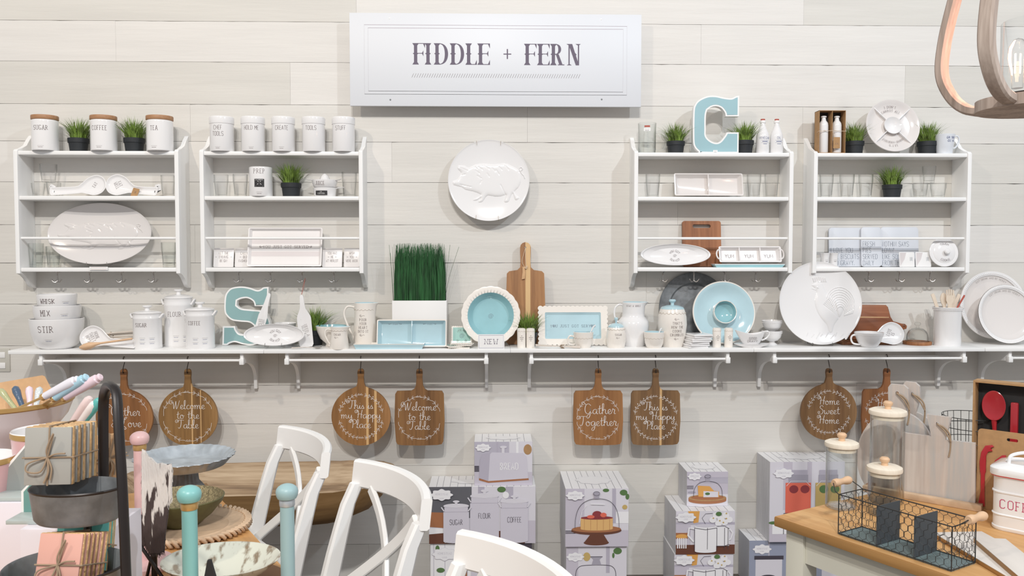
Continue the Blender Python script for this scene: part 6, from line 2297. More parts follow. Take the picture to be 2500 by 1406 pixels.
carton('small printed box showing a cheese dome, top of the mug box stack', 1676, 1776, .2, .425, .598, art_cheese)
carton('printed box showing a grey jar, under the drinks dispenser box', 1830, 1985, .19, 0, .243, art_jar)
carton('tall printed box showing red and yellow drinks dispensers, behind the right table', 1878, 2060, .215, .244, .649, art_drink)
carton('printed box on the floor seen under the right table top', 1992, 2150, .25, 0, .225, art_jar)

# ---------------------------------------------------------------- big wooden trough on a bench
TX0, TX1 = at(300, 1150, .3).x, at(966, 1135, .3).x
tc, tl = (TX0+TX1)/2, (TX1-TX0)/2
TZ = .445
t = thing('dough_trough', 'long rough carved wooden trough lying between the left table and the wall', 'trough', (tc, -.36, TZ))
m = M()
vs, fs, NB = [], [], 56
OUT = [(.0, 0), (.5, 0), (.68, .012), (.84, .06), (.94, .12), (1, .178)]
INN = [(.97, .182), (.90, .125), (.78, .07), (.6, .035), (0, .03)]
rn = random.Random(4)
jit = [1+rn.uniform(-.008, .008) for _ in range(NB)]
def trow(r, z):
    row = []
    for i in range(NB):
        a = 2*pi*i/NB
        c_, s_ = cos(a), sin(a)
        e = 2/3.6
        x = tl*r*math.copysign(abs(c_)**e, c_)*jit[i]
        y = .30*r*math.copysign(abs(s_)**e, s_)*jit[(i*7) % NB]
        zz_ = z+(.012*(abs(x)/tl)**3 if z > .1 else 0)+(rn.uniform(-.002, .002) if .1 < z else 0)+.012*(x/tl if z > .15 else 0)
        row.append(len(vs))
        vs.append((x, y, zz_))
    return row
rows = [trow(max(r, .001), z) for r, z in OUT+INN]
for k in range(len(rows)-1):
    f_ = [(rows[k][i], rows[k][(i+1) % NB], rows[k+1][(i+1) % NB], rows[k+1][i]) for i in range(NB)]
    fs.append((f_, 'trough_out' if k < 5 else 'trough'))
b = len(m.v)
m.v += [Vector(v) for v in vs]
for f_, k in fs:
    q = m.idx(k)
    for x in f_:
        m.f.append([b+i for i in x])
        m.mi.append(q)
m.obj('trough_body', t, sharp=60)
bx = at(430, 1250, .36).x
t = thing('low_bench', 'low dark wooden bench carrying the carved trough', 'bench', (bx, -.36, 0))
M().box(-.34, .34, -.14, .14, TZ-.032, TZ-.0005, 'driftwood_dark', bev=.004).obj('bench_top', t)
for sx in (-1, 1):
    for sy in (-1, 1):
        M().box(sx*.3-.02, sx*.3+.02, sy*.1-.02, sy*.1+.02, 0, TZ-.0322, 'driftwood_dark', bev=.003).obj('leg', t)

# ---------------------------------------------------------------- white cross-back stools
E1 = Vector((.503, -.864, 0)).normalized()
ANG = math.atan2(E1.y, E1.x)
def stool_back_y(z):
    "how far the back reclines at height z"
    return .0+(-.11)*min(1, max(0, (1.08-z)/.38))**.8 if z > .7 else -.11+.09*(.7-z)/.7
def make_chair(label, loc):
    t = thing('cross_back_chair', label, 'chair', loc, (0, 0, ANG), 'white cross-back chairs')
    hw = .225
    def arc(u, bulge=.055): return bulge*(1-(u/hw)**2)
    m = M()
    N = 14
    pts, fr = [], []
    for i in range(N+1):
        u = -hw+2*hw*i/N
        sl = -2*.055*u/hw**2
        nrm = Vector((-sl, 1, 0)).normalized()
        drop = .012*(abs(u)/hw)**2.5
        pts.append((u, arc(u)-.0, 1.082-drop*.3))
        fr.append((nrm, Vector((0, .12, 1)).normalized()))
    m.sweep(pts, fr, .026, .076, 'chair')
    m.obj('top_rail', t)
    for s_ in (-1, 1):
        pts, fr, ww = [], [], [.036, .038, .042, .047, .05, .052, .052, .048, .044, .04, .036, .034]
        for z in (1.055, 1.0, .94, .87, .8, .74, .7, .6, .45, .3, .15, 0.0):
            pts.append((s_*(.205-.0*z), stool_back_y(z)+(.008 if z > 1 else .0), z))
            fr.append((Vector((1, 0, 0)), Vector((0, 1, 0))))
        m = M()
        m.sweep(pts, fr, .03, ww, 'chair')
        m.obj('rear_leg', t)
    for s_ in (-1, 1):
        pts, fr = [], []
        for i in range(13):
            q = i/12
            u = s_*(-.158+.345*q)
            z = 1.046-.296*q
            y = stool_back_y(z)+.02*sin(pi*q)+arc(u)*(1-q)**1.3+(.006 if s_ > 0 else -.006)
            pts.append((u, y, z))
            fr.append((Vector((.3, 0, s_*.35)).normalized(), Vector((0, 1, 0))))
        m = M()
        m.sweep(pts, fr, .03, .013, 'chair')
        m.obj('cross_bar', t)
    m = M()
    m.sweep([(-.19, stool_back_y(.745), .745), (0, stool_back_y(.745)+.02, .745), (.19, stool_back_y(.745), .745)], [(Vector((0, 1, 0)), Vector((0, 0, 1)))]*3, .018, .04, 'chair')
    m.obj('lower_rail', t)
    m = M()
    m.prism([(-.215, -.5), (.215, -.5), (.2, -.13), (-.2, -.13)], -.70, -.675, 'chair')
    m.v = [Vector((v.x, v.z, -v.y)) for v in m.v]
    m.f = [f[::-1] for f in m.f]
    m.obj('seat', t)
    for s_ in (-1, 1):
        M().box(s_*.19-.017, s_*.19+.017, -.49, -.456, 0, .674, 'chair', bev=.003).obj('front_leg', t)
        M().box(s_*.19-.01, s_*.19+.01, -.455, -.1, .3, .33, 'chair', bev=.002).obj('stretcher', t)
    M().box(-.17, .17, -.482, -.462, .22, .25, 'chair', bev=.002).obj('foot_rest', t)
    return t
def chair_loc(px, py):
    p = on(px, py, 1.12)
    q = p+E1*.225
    return (q.x, q.y, 0)
ch = make_chair('white cross-back chair furthest left, nearest the carved trough', chair_loc(683, 1035))
dup(ch, 'white cross-back chair standing between the other two white chairs', chair_loc(868, 1117))
dup(ch, 'white cross-back chair nearest the camera, cut off by the bottom of the photo', chair_loc(1118, 1290))

# ---------------------------------------------------------------- tables
E2 = Vector((.864, .503, 0))
def island(label, corner, lx, ly, ang, name='kitchen_island'):
    "top corner given at the far left; local x runs along the near edge, y away from it"
    t = thing(name, label, 'table', (corner.x, corner.y, 0), (0, 0, ang))
    M().box(0, lx, 0, ly, .882, .91, 'oak_edge', bev=.003).obj('table_edge', t)
    M().box(.002, lx-.002, .002, ly-.002, .9101, .9112, 'oak').obj('table_top', t)
    w = .062
    for x in (.025, lx-.025-w):
        for y in (.025, ly-.025-w):
            M().box(x, x+w, y, y+w, 0, .8818, 'island_paint', bev=.002).obj('leg', t)
    for y in (.035, ly-.055):
        M().box(.088, lx-.088, y, y+.02, .79, .8817, 'island_paint').obj('apron', t)
    for x in (.035, lx-.055):
        M().box(x, x+.02, .088, ly-.088, .79, .8817, 'island_paint').obj('apron', t)
    return t
Cn = on(1889, 1261, .911)
island('oak-topped table with pale grey-green legs at the right, carrying jars and a wire basket', Cn, 1.26, .79, math.atan2(-.864, .503))
# left table: its right-hand edge runs towards the camera
Lc = on(505, 1178, .911)
Ld = (on(651, 1339, .911)-Lc).normalized()
Lang = math.atan2(Ld.y, Ld.x)
t = island('oak-topped table at the left, under the metal cake stand and pastel wares', Lc-Vector((-Ld.y, Ld.x, 0))*1.3*0, 2.1, 1.25, Lang, 'display_table') if 0 else None
ln_ = Vector((-Ld.y, Ld.x, 0))
if ln_.x > 0:
    ln_ = -ln_
org = Lc+ln_*1.25
a_ = math.atan2(Ld.y, Ld.x)
# origin so that local y points back towards Lc
island('oak-topped table at the left, under the metal cake stand and pastel wares', org, 2.1, 1.25, a_, 'display_table')

def P(px, py, d): return at(px, py, CD-d)
TT = .9115     # table tops

# ---- things on the left table
ch_c = on(462, 1292, TT)
t = thing('woven_charger', 'round pale wooden charger with a carved braided edge on the left table', 'charger', (ch_c.x, ch_c.y, TT))
r = .162
m = M().lathe([(0, 0), (r*.8, 0), (r*.96, .006), (r, .016), (r*.96, .02), (r*.85, .014), (r*.7, .009), (r*.66, .011), (r*.62, .008), (0, .008)], 'driftwood', 80)
m.obj('plate', t)
m = M()
n = 58
for i in range(n):
    a = 2*pi*i/n
    m.tube([(r*.93*cos(a), r*.93*sin(a), .019), (r*1.02*cos(a+.05), r*1.02*sin(a+.05), .02), (r*1.03*cos(a+.10), r*1.03*sin(a+.10), .009), (r*.98*cos(a+.13), r*.98*sin(a+.13), .003)], [.004, .0055, .0055, .003], 'driftwood', 6)
m.obj('braided_edge', t, sharp=60)
m = M().lathe([(0, 0), (.05, 0), (.052, .004), (.085, .03), (.112, .062), (.118, .078), (.115, .08)], 'olive', 64)
m.lathe([(.115, .08), (.108, .066), (.08, .036), (.05, .014), (0, .010)], 'glitter', 64)
p = on(452, 1278, TT+.009)
tag(m.obj('olive_bowl', loc=(p.x-.01, p.y, TT+.009)), 'olive green bowl with a glittering gold inside, standing on the braided charger', 'bowl')
# fluted cake stand
p = on(452, 1207, TT)
t = thing('cake_stand', 'galvanised metal cake stand with a fluted upturned rim on the left table', 'cake stand', (p.x, p.y, TT))
zt = P(433, 1138, (p-CAM).y).z-TT
r = .148
NF = 30
M().lathe([(.0, .001), (.075, 0), (.072, .006), (.055, .03), (.042, zt*.5), (.038, zt-.012), (.05, zt-.002), (0, zt)], 'zinc', 120, wob=lambda a, k: 1+.03*cos(20*a)).obj('stem', t)
m = M().lathe([(0, zt), (r*.8, zt+.002), (r*.86, zt+.006), (r*.95, zt+.024), (r*1.03, zt+.036), (r*1.025, zt+.038), (r*.94, zt+.027), (r*.84, zt+.009), (r*.78, zt+.006), (0, zt+.004)], 'zinc_light', 240,
              wob=lambda a, k: 1+(.0 if k < 3 or k > 6 else (.022 if k in (3, 6) else .05)*(.5-abs(((a*NF/(2*pi)) % 1)-.5))*2-.01))
m.obj('plate', t, sharp=60)
# paper towel holders / posts
def holder(label, px, py, d, cols, top=None, base=True):
    p = P(px, py, d)
    t = thing('towel_holder', label, 'holder', (p.x, p.y, TT), group='pastel wooden paper towel holders')
    H = p.z-TT
    k, band, b = cols
    M().lathe([(0, 0), (.074, 0), (.076, .004), (.076, .014), (.072, .018), (0, .018)], b, 48).obj('base', t)
    M().lathe([(.0145, .018), (.0145, H-.045), (.0, H-.045)], k, 32).obj('post', t)
    M().lathe([(0, H-.046), (.0155, H-.046), (.016, H-.044), (.016, H-.034), (.0152, H-.032), (0, H-.032)], band, 32).obj('band', t)
    M().lathe([(0, H-.0322), (.0145, H-.0322)]+[(.0145+.0085*cos(R(a)) if a < 0 else .023*cos(R(a)), H-.0165+.0165*sin(R(a))) for a in (-55, -30, 0, 20, 38, 54, 68, 80)]+[(0, H)], k, 40).obj('knob', t)
    return t
holder('pink wooden towel holder with a gold band, beside the cowhide', 340, 1052, 2.1, ('pink', 'gold', 'pink'))
holder('turquoise wooden towel holder with a gold band, before the cake stand', 461, 1184, 1.62, ('teal_post', 'gold', 'teal_post'))
holder('grey-blue wooden towel holder with a silver band, before the first white chair', 700, 1180, 1.74, ('grey_post', 'zinc_light', 'grey_post'))
# cowhide bowl
p = on(540, 1372, .975)
t = thing('cowhide_bowl', 'shallow oval bowl with a glossy cowhide pattern at the bottom of the photo', 'bowl', (p.x, p.y, TT+.012))
M().lathe([(0, 0), (.05, 0), (.055, .004), (.1, .03), (.133, .058), (.135, .061), (.131, .061), (.098, .035), (.05, .01), (0, .008)], 'hide_plate', 72, sy=.86).obj('bowl', t)
M().lathe([(0, -.0118), (.1, -.0118), (.15, -.006), (.152, -.002), (.1, -.002), (0, -.0005)], 'driftwood_dark', 60).obj('under_plate', t)
# cowhide on stand
p = P(385, 1345, 1.95)
t = thing('cowhide_hanging', 'strip of black and white cowhide on a dark metal stand beside the pink holder', 'cowhide', (p.x, p.y, TT))
k = 1.95/F
z0 = p.z-TT
hp = [(352, 1092), (360, 1098), (366, 1112), (376, 1116), (386, 1130), (398, 1126), (412, 1132), (421, 1128), (425, 1147), (421, 1180), (422, 1214), (412, 1232), (410, 1262), (404, 1300), (401, 1345), (394, 1342), (390, 1352),
      (378, 1346), (366, 1352), (356, 1330), (352, 1300), (349, 1262), (350, 1200), (351, 1150)]
m = M()
pts = [((a-385)*k, z0+(1345-b)*k) for a, b in hp]
m.prism(pts, .004, -.004, 'hide', bev=.0015)
rn = random.Random(2)
for i in range(len(pts)):
    a, b = pts[i], pts[(i+1) % len(pts)]
    for j in range(6):
        q = j/6
        x, z = a[0]+(b[0]-a[0])*q, a[1]+(b[1]-a[1])*q
        m.tube([(x, -.002, z), (x+rn.uniform(-.003, .003), -.004, z-.009)], [.0012, .0003], 'hide', 4)
m.obj('hide_panel', t)
m = M()
pts = [((a-385)*k, z0+(1345-b)*k) for a, b in [(330, 1262), (338, 1275), (345, 1300), (347, 1338), (338, 1344), (331, 1330), (328, 1300)]]
m.prism(pts, .034, .026, 'hide')
m.obj('hide_flap', t)
m = M()
xs = (372-385)*k
m.box(xs-.006, xs+.006, .005, .013, 0.004, z0+.11, 'black_metal', bev=.001)
m.tube([(xs-.022, -.015, z0+.02), (xs+.04, -.03, z0-.06), (xs+.075, -.04, .004)], .004, 'black_metal', 6)
m.tube([(xs, .009, z0), (xs-.02, .04, .06), (xs-.04, .06, .004)], .004, 'black_metal', 6)
m.box(xs-.05, xs+.05, -.04, .06, 0, .004, 'black_metal')
m.obj('stand', t)
p = P(507, 1366, 1.62)
m = M().prism([(-.03, -.15), (.0, 0), (.006, .0), (.03, -.09), (.034, -.15)], .004, -.004, 'black_card')
tag(m.obj('slate_marker', loc=(p.x, p.y, p.z)), 'dark pointed slate card just showing at the bottom beside the turquoise holder', 'card')
m.v = []
cz = p.z-.15-TT
so = M().box(-.03, .034, -.03, .03, 0, cz-.0005, 'driftwood_dark', bev=.004)
tag(so.obj('wooden_block', loc=(p.x, p.y, TT)), 'dark wooden block below the pointed slate card', 'block')

# ---- risers and pastel wares far left
RZ = 1.178
def riser(label, x0, x1, d0, d1, z=RZ):
    a, b = x0, x1
    m = M().box(a, b, 0, d1-d0, 0, z-TT, 'riser', bev=.002)
    tag(m.obj('display_riser', loc=(0, -CD+d0, TT)), label, 'riser', 'pale display risers')
riser('wide pale display riser under the pink crocks at the far left', -1.6, P(100, 1243, 1.76).x, 1.76, 1.975)
riser('pale display riser at the back left under the large cream bowl', -1.7, P(150, 1200, 2.34).x, 1.98, 2.34)
riser('pale display riser in front, behind the tiered tray', P(47, 1280, 1.60).x, P(275, 1262, 1.60).x, 1.60, 1.73, RZ-.004)
p = P(-8, 973, 2.12)
bz = RZ+.0005
t = thing('rimmed_bowl', 'large cream bowl with a gold rim holding spreaders and a kraft card', 'bowl', (p.x, p.y, bz))
H = p.z-bz
M().lathe([(0, 0), (.06, 0), (.062, .006), (.055, .02), (.09, .045), (.13, .075), (.158, H*.72), (.170, H-.012), (.172, H-.010)], 'blush', 72).obj('bowl', t)
M().lathe([(.170, H-.012), (.1735, H-.009), (.1735, H), (.171, H+.001)], 'gold', 72).obj('gold_rim', t)
M().lathe([(.171, H+.001), (.164, H), (.15, H*.72), (.12, .085), (.08, .055), (0, .03)], 'ceramic', 72).obj('inside', t)
def pinkpot(label, px, py, d, r):
    p = P(px, py, d)
    t = thing('gold_rimmed_crock', label, 'crock', (p.x, p.y, bz), group='pink crocks with gold rims')
    H = p.z-bz
    M().lathe([(0, 0), (r*.82, 0), (r*.85, .004), (r*.93, H*.6), (r*.97, H-.014)], 'pink_glaze', 56).obj('crock_body', t)
    M().lathe([(r*.97, H-.014), (r, H-.012), (r, H-.003), (r*.99, H-.001)], 'gold', 56).obj('gold_rim', t)
    M().lathe([(r*.99, H-.001), (r*.97, H+.001), (r*.93, H-.002), (r*.88, H*.4), (0, .01)], 'ceramic', 56).obj('inside', t)
    return t
pc = pinkpot('pink crock with a gold rim holding pink and turquoise handles', 108, 1047, 1.90, .068)
pinkpot('pink crock with a gold rim cut off by the left edge', -44, 1112, 1.83, .066)
# kraft card and spreaders
p = P(60, 1000, 2.19)
k = 2.19/F
m = M().prism([((a-60)*k, (1000-b)*k) for a, b in [(-40, 942), (-10, 936), (94, 918), (101, 921), (116, 952), (124, 975), (118, 1040), (-40, 1040)]], .0, -.0016, 'kraft_light')
tag(m.obj('kraft_card', loc=(p.x, p.y+.02, p.z)), 'tan kraft card standing in the cream bowl behind four small spreaders', 'card')
def P2(px, py, d): 
    q = P(px, py, d)
    return (q.x, q.y, q.z)
def stick(name, label, cat_, pts, rad, k, grp=None, seg=12, extra=None):
    P3 = [Vector(q) for q in pts]
    o0 = P3[0]
    t = thing(name, label, cat_, tuple(o0), group=grp)
    m = M().tube([q-o0 for q in P3], rad, k, seg)
    m.obj('handle', t)
    if extra:
        for nm, ep, er, ek in extra:
            M().tube([Vector(q)-o0 for q in ep], er, ek, 8).obj(nm, t)
    return t
def interp(a, b, ts): return [tuple(Vector(a)+(Vector(b)-Vector(a))*q for q in [x])[0] for x in ts]
for a, b, kk, l, w in (((40, 1000), (0, 950), 'green_glaze', 'olive green glass handled spreader at the left of the four', .0078), ((58, 1000), (36, 944), 'navy', 'dark blue glittery spreader handle with a wire loop', .009),
                    ((73, 1002), (71, 944), 'lilac', 'pale pink spreader handle in the cream bowl', .0085), ((85, 1002), (97, 945), 'clear_resin', 'clear glittery spreader handle, rightmost of the four', .0085)):
    A_, B_ = P(a[0], a[1], 2.13), P(b[0], b[1], 2.16)
    pts = interp(A_, B_, (-.25, 0, .1, .5, .8, .95, 1.03))
    stick('spreader', l, 'spreader', pts, [w*.5, w*.55, w*.7, w*.8, w*1.1, w*.95, w*.3], kk, 'small spreaders in the cream bowl')
for a, c_, b, kk, l in (((20, 1006), (110, 966), (192, 924), 'white_glaze', 'gold server with a white ceramic handle'), ((62, 1012), (135, 970), (213, 918), 'sky_glaze', 'gold server with a sky blue handle'),
                        ((90, 1010), (160, 969), (247, 918), 'lilac', 'gold server with a pink ceramic handle, pointing furthest right')):
    d0 = 2.02
    C_, B_ = P(c_[0], c_[1], d0), P(b[0], b[1], d0-.02)
    A_ = P(a[0], a[1], d0+.06)
    pts = interp(C_, B_, (0, .1, .4, .75, .88, .9, .97, 1))
    t = stick('cake_server', l+' resting on the cream bowl', 'server', pts, [.009, .0095, .011, .0125, .0115, .008, .0095, .006], kk, 'gold servers with pastel handles',
              extra=[('gold_shaft', [A_, C_], .0032, 'gold'), ('gold_collar', interp(C_, A_, (-.02, .0, .03, .06, .08)), [.006, .009, .0085, .0095, .005], 'gold')])
for a, b, kk, l in (((165, 1048), (221, 968), 'pale_pink', 'pink rounded handle, further left in the pink crock'), ((180, 1052), (233, 980), 'blush', 'pale pink rounded handle in front in the pink crock'),
                    ((190, 1046), (246, 972), 'teal_handle', 'turquoise handle in the pink crock beside the black stand')):
    A_, B_ = P(a[0], a[1], 1.88), P(b[0], b[1], 1.86)
    pts = interp(A_, B_, (-.5, 0, .3, .75, .92, .98, 1.0))
    stick('serving_utensil', l, 'utensil', pts, [.005, .006, .0085, .0105, .0095, .006, .001], kk, 'handles in the pink crock')
# angled holders
def angled(label, pts, d, face, fl, z0):
    cx_ = sum(q[0] for q in pts)/len(pts)
    p = P(cx_, 1250, d)
    k = d/F
    base = max(q[1] for q in pts)
    t = thing('letter_tray', label, 'tray', (p.x, p.y, z0))
    pp = [((a-cx_)*k, (base-b)*k) for a, b in pts]
    w = max(q[0] for q in pp)-min(q[0] for q in pp)
    m = M().prism(pp, .0, .006, 'paint')
    m.prism([(a*.86+.002, b*.93+.002) for a, b in pp], -.0004, .001, face)
    m.obj('side', t)
    x0 = min(q[0] for q in pp)
    M().box(x0, x0+w+.05, -.055, -.0005, 0, .008, fl, bev=.001).obj('floor_plate', t)
    M().box(x0+w+.044, x0+w+.05, -.055, -.0005, .0085, .05, face, bev=.001).obj('end_plate', t)
angled('grey slanted-side letter tray on the far left riser', [(10, 1240), (10, 1180), (66, 1118), (76, 1122), (76, 1240)], 1.82, 'grey_board', 'board_floor', RZ+.0005)
angled('teal slanted-side letter tray on the front riser behind the metal bin', [(52, 1275), (53, 1214), (82, 1184), (98, 1184), (98, 1275)], 1.68, 'teal_board', 'board_floor', RZ-.0035)
# ---- two tier tray
b1, b2 = P(182, 1190, 1.47), P(160, 1378, 1.44)
t = thing('tiered_tray', 'two-tier galvanised metal tray with a tall black hoop handle at the left', 'tray', (b2.x, b2.y, TT))
O = Vector(t.location)
def tb(m, r, z0, z1, cx_, cy_, sy, nm):
    m.lathe([(0, z0), (r*.86, z0), (r*.92, z0+.006), (r, z1-.003), (r*1.02, z1), (r*1.0, z1+.002), (r*.97, z1-.002), (r*.88, z0+.009), (0, z0+.004)], 'zinc', 56, T=TR(cx_, cy_, 0), sy=sy,
            ms=['zinc']*3+['black_metal']*2+['zinc']*3)
    m.obj(nm, t)
z1 = b1.z-O.z
tb(M(), .079, z1-.058, z1, b1.x-O.x, b1.y-O.y+.01, .75, 'upper_bin')
z2 = b2.z-O.z
tb(M(), .098, z2-.075, z2, 0, 0, .9, 'lower_bin')
hp = [P(252, 1420, 1.55), P(253, 1250, 1.55), P(252, 1100, 1.55), P(252, 1000, 1.55), P(255, 960, 1.54), P(264, 942, 1.51), P(276, 944, 1.47), P(285, 965, 1.45), P(290, 1050, 1.43), P(299, 1200, 1.41), P(308, 1420, 1.4)]
M().tube([Vector(q)-O for q in cat([tuple(q) for q in hp], 5)], .0098, 'black_metal', 10, flat=.75).obj('handle', t)
M().tube([(.0, .02, 0.001), (.0, .02, z2-.076)], .008, 'black_metal', 10).obj('foot', t)
M().lathe([(0, 0), (.07, 0), (.07, .005), (0, .008)], 'black_metal', 40, T=TR(0, .02, 0)).obj('base', t)
M().tube([(b1.x-O.x, b1.y-O.y+.045, z2-.07), (b1.x-O.x, b1.y-O.y+.045, z1-.059)], .006, 'black_metal', 10).obj('post', t)
def coaster_set(label, px, py, d, z0, w, h, face, n, ang, lean_=R(8), gap=.0185):
    p = P(px, py, d)
    t = thing('coaster_set', label, 'coasters', (p.x, p.y, z0), (-lean_, 0, ang), 'twine-tied gold-edged coaster sets')
    for i in range(n):
        y = i*gap
        sh = random.uniform(-.002, .002)
        m = M()
        m.box(-w/2+sh, w/2+sh, y, y+gap*.4, 0, h, 'gold_leaf', bev=.001)
        m.box(-w/2+sh+.001, w/2+sh-.001, y-gap*.28, y-.0002, .001, h-.001, face, bev=.0008)
        m.obj('coaster', t)
    D_ = (n-1)*gap+gap*.4
    yf = -gap*.28-.0015
    tw = M()
    r_ = .0015
    tw.tube([(-w/2-.002, yf, h*.48), (w/2+.003, yf, h*.48), (w/2+.003, D_, h*.47), (-w/2-.002, D_, h*.47)], r_, 'twine', 6, closed=True)
    tw.tube([(0, yf, -.002+.002), (.002, yf, h+.0015), (.002, D_, h+.0015)], r_, 'twine', 6)
    for sx, sz, L in ((-1, -.8, .03), (.25, 1.15, .034)):
        tw.tube(cat([(0, yf-.001, h*.48), (sx*L*.75-.006, yf-.006, h*.48+sz*L*.35), (sx*L, yf-.008, h*.48+sz*L*.9), (sx*L*.5+.006, yf-.006, h*.48+sz*L*.95), (0, yf-.002, h*.48)], 5), r_, 'twine', 6)
    tw.tube(cat([(0, yf-.001, h*.48), (.014, yf-.004, h*.54), (.03, yf-.005, h*.55)], 5), r_, 'twine', 6)
    tw.tube(cat([(0, yf-.001, h*.48), (.003, yf-.004, h*.25), (-.004, yf-.004, h*.05)], 5), r_*1.2, 'twine', 6)
    tw.tube(cat([(0, yf-.001, h*.48), (.008, yf-.004, h*.3), (.006, yf-.004, h*.1)], 5), r_, 'twine', 6)
    tw.obj('twine', t)
    return t
zc = O.z+z1
coaster_set('grey stone coasters with gold edges tied with twine in the upper metal bin', 118, 1110, 1.43, P(115, 1183, 1.43).z, .077, .098, 'grey_card', 5, R(4), R(6), .022)
coaster_set('pink coasters with gold edges tied with twine in the lower metal bin', 135, 1400, 1.385, P(135, 1400, 1.385).z-.035, .075, .098, 'rose_card', 6, R(-4), R(16), .014)
coaster_set('turquoise coasters with gold edges lying behind the pink set', 195, 1330, 1.50, P(190, 1330, 1.5).z-.05, .088, .095, 'teal_card', 4, R(10), R(20), .012)

coaster_set('cream coasters with gold edges at the back of the upper metal bin, by the handle', 268, 1150, 1.60, P(268, 1170, 1.60).z, .06, .085, 'kraft_light', 3, R(35), R(10), .016)

# ---- things on the right table
def glass_jar(label, px, pyb, pyl, r):
    p = on(px, pyb, TT+.0)
    d = (p-CAM).y
    t = thing('glass_jar', label, 'jar', (p.x, p.y, TT+.0005), group='glass jars with pale wooden lids')
    zl = P(px, pyl, d).z-TT
    h = zl-.012
    m = M().lathe([(0, 0), (r*.93, 0), (r, .006), (r, h), (r*.96, h), (r*.96, .01), (r*.9, .006), (0, .006)], 'glass_thick', 56)
    m.obj('jar_body', t)
    ld = M().lathe([(0, h-.012), (r*.95, h-.012), (r*.95, h+.0005), (r*1.09, h+.0015), (r*1.11, h+.007), (r*1.08, h+.014), (r*.9, h+.018), (0, h+.019)], 'lid_wood', 56).obj('lid', t)
    M().lathe([(0, h+.018), (.010, h+.018), (.009, h+.026), (.014, h+.032), (.0145, h+.038), (.010, h+.043), (0, h+.044)], 'beech', 28).obj('knob', ld)
glass_jar('glass jar with a wooden lid at the left corner of the right table', 2052, 1238, 1082, .0455)
glass_jar('tallest glass jar with a wooden lid, before the round bleached board', 2163, 1226, 1004, .051)
glass_jar('short glass jar with a wooden lid, behind the wire basket', 2157, 1256, 1142, .046)
# board rack (base) and bleached boards
bl = on(2120, 1203, TT)
br = on(2395, 1252, TT)
dd = br-bl
an = math.atan2(dd.y, dd.x)
t = thing('board_rack', 'low pale wooden rack holding the bleached boards upright', 'rack', (bl.x, bl.y, TT), (0, 0, an))
M().box(-.02, dd.length, .0, .022, 0, .02, 'driftwood', bev=.002).obj('front_bar', t)
M().box(-.02, dd.length, .125, .145, 0, .02, 'driftwood', bev=.002).obj('rear_bar', t)
for x in (-.018, dd.length-.022):
    M().box(x, x+.02, .0225, .1245, .001, .019, 'driftwood_dark').obj('cross_bar', t)
def local(px, py, yoff):
    "x along the rack for a photo pixel on the upright plane yoff behind the rack's front"
    n = Vector((-dd.y, dd.x, 0)).normalized()
    u = dd.normalized()
    p0_ = Vector((bl.x, bl.y, 0))+n*yoff
    d = ray(px, py)
    tt = (p0_-Vector((CAM.x, CAM.y, 0))).dot(n)/(d.dot(n))
    q = CAM+d*tt
    return (q-p0_).dot(u), q.z
def bleached(label, pts, yoff, hole, cord=True, th=.014):
    L = [local(a, b, yoff) for a, b in pts]
    L = [(a, max(b, TT+.0012)) for a, b in L]
    n = Vector((-dd.y, dd.x, 0)).normalized()
    mx = sum(q[0] for q in L)/len(L)
    mz = min(q[1] for q in L)
    o_ = Vector((bl.x, bl.y, 0))+n*yoff+dd.normalized()*mx
    t = thing('bleached_board', label, 'board', (o_.x, o_.y, mz), (0, 0, an), 'whitewashed serving boards')
    P3 = [(a-mx, b-mz) for a, b in L]
    hx, hz = local(hole[0], hole[1], yoff)
    M().prism(P3, th, 0, 'whitewash', holes=[ell(hx-mx, hz-mz, .005, .005, 12)]).obj('board', t)
    q = M()
    hx, hz = hx-mx, hz-mz
    q.tube(cat([(hx, .002, hz), (hx+.002, -.006, hz-.002), (hx+.02, -.008, hz-.008), (hx+.036, -.004, hz-.03), (hx+.038, .0, hz-.07), (hx+.034, -.002, hz-.1)], 6), .0026, 'twine', 6)
    q.tube(cat([(hx, .002, hz), (hx+.002, -.006, hz-.001), (hx+.024, -.01, hz-.02), (hx+.04, -.006, hz-.05)], 6), .0024, 'twine', 6)
    q.obj('cord', t)
def rb(cx_, cy_, rx_, ry_, hx0, hx1, hy, top_slope=0):
    pts = []
    for i in range(49):
        a = R(-62)+R(304+0)*0
        a = R(75)-R(330)*i/48
        pts.append((cx_+rx_*cos(a), cy_-ry_*sin(a)))
    a0 = pts[0]
    neck = [(hx0+2, cy_-ry_*.98+2), (hx0, hy+30), (hx0, hy+8), (hx0+6, hy), (hx1-10, hy+3), (hx1, hy+12), (hx1+2, hy+40)]
    return pts+neck
bz_ = 1236
bleached('round whitewashed board with a twine loop, behind the other round one', rb(2212, 1112, 92, 108, 2204, 2244, 932), .094, (2228, 962))
bleached('round whitewashed board with a twine loop, in front, behind the tall jar', rb(2186, 1116, 95, 112, 2168, 2216, 938), .062, (2190, 960))
bleached('rectangular whitewashed board with a short handle and twine loop', [(2203, 1218), (2203, 1057), (2273, 1066), (2262, 1012), (2322, 1020), (2307, 1075), (2380, 1083), (2379, 1264)], .028, (2289, 1035))
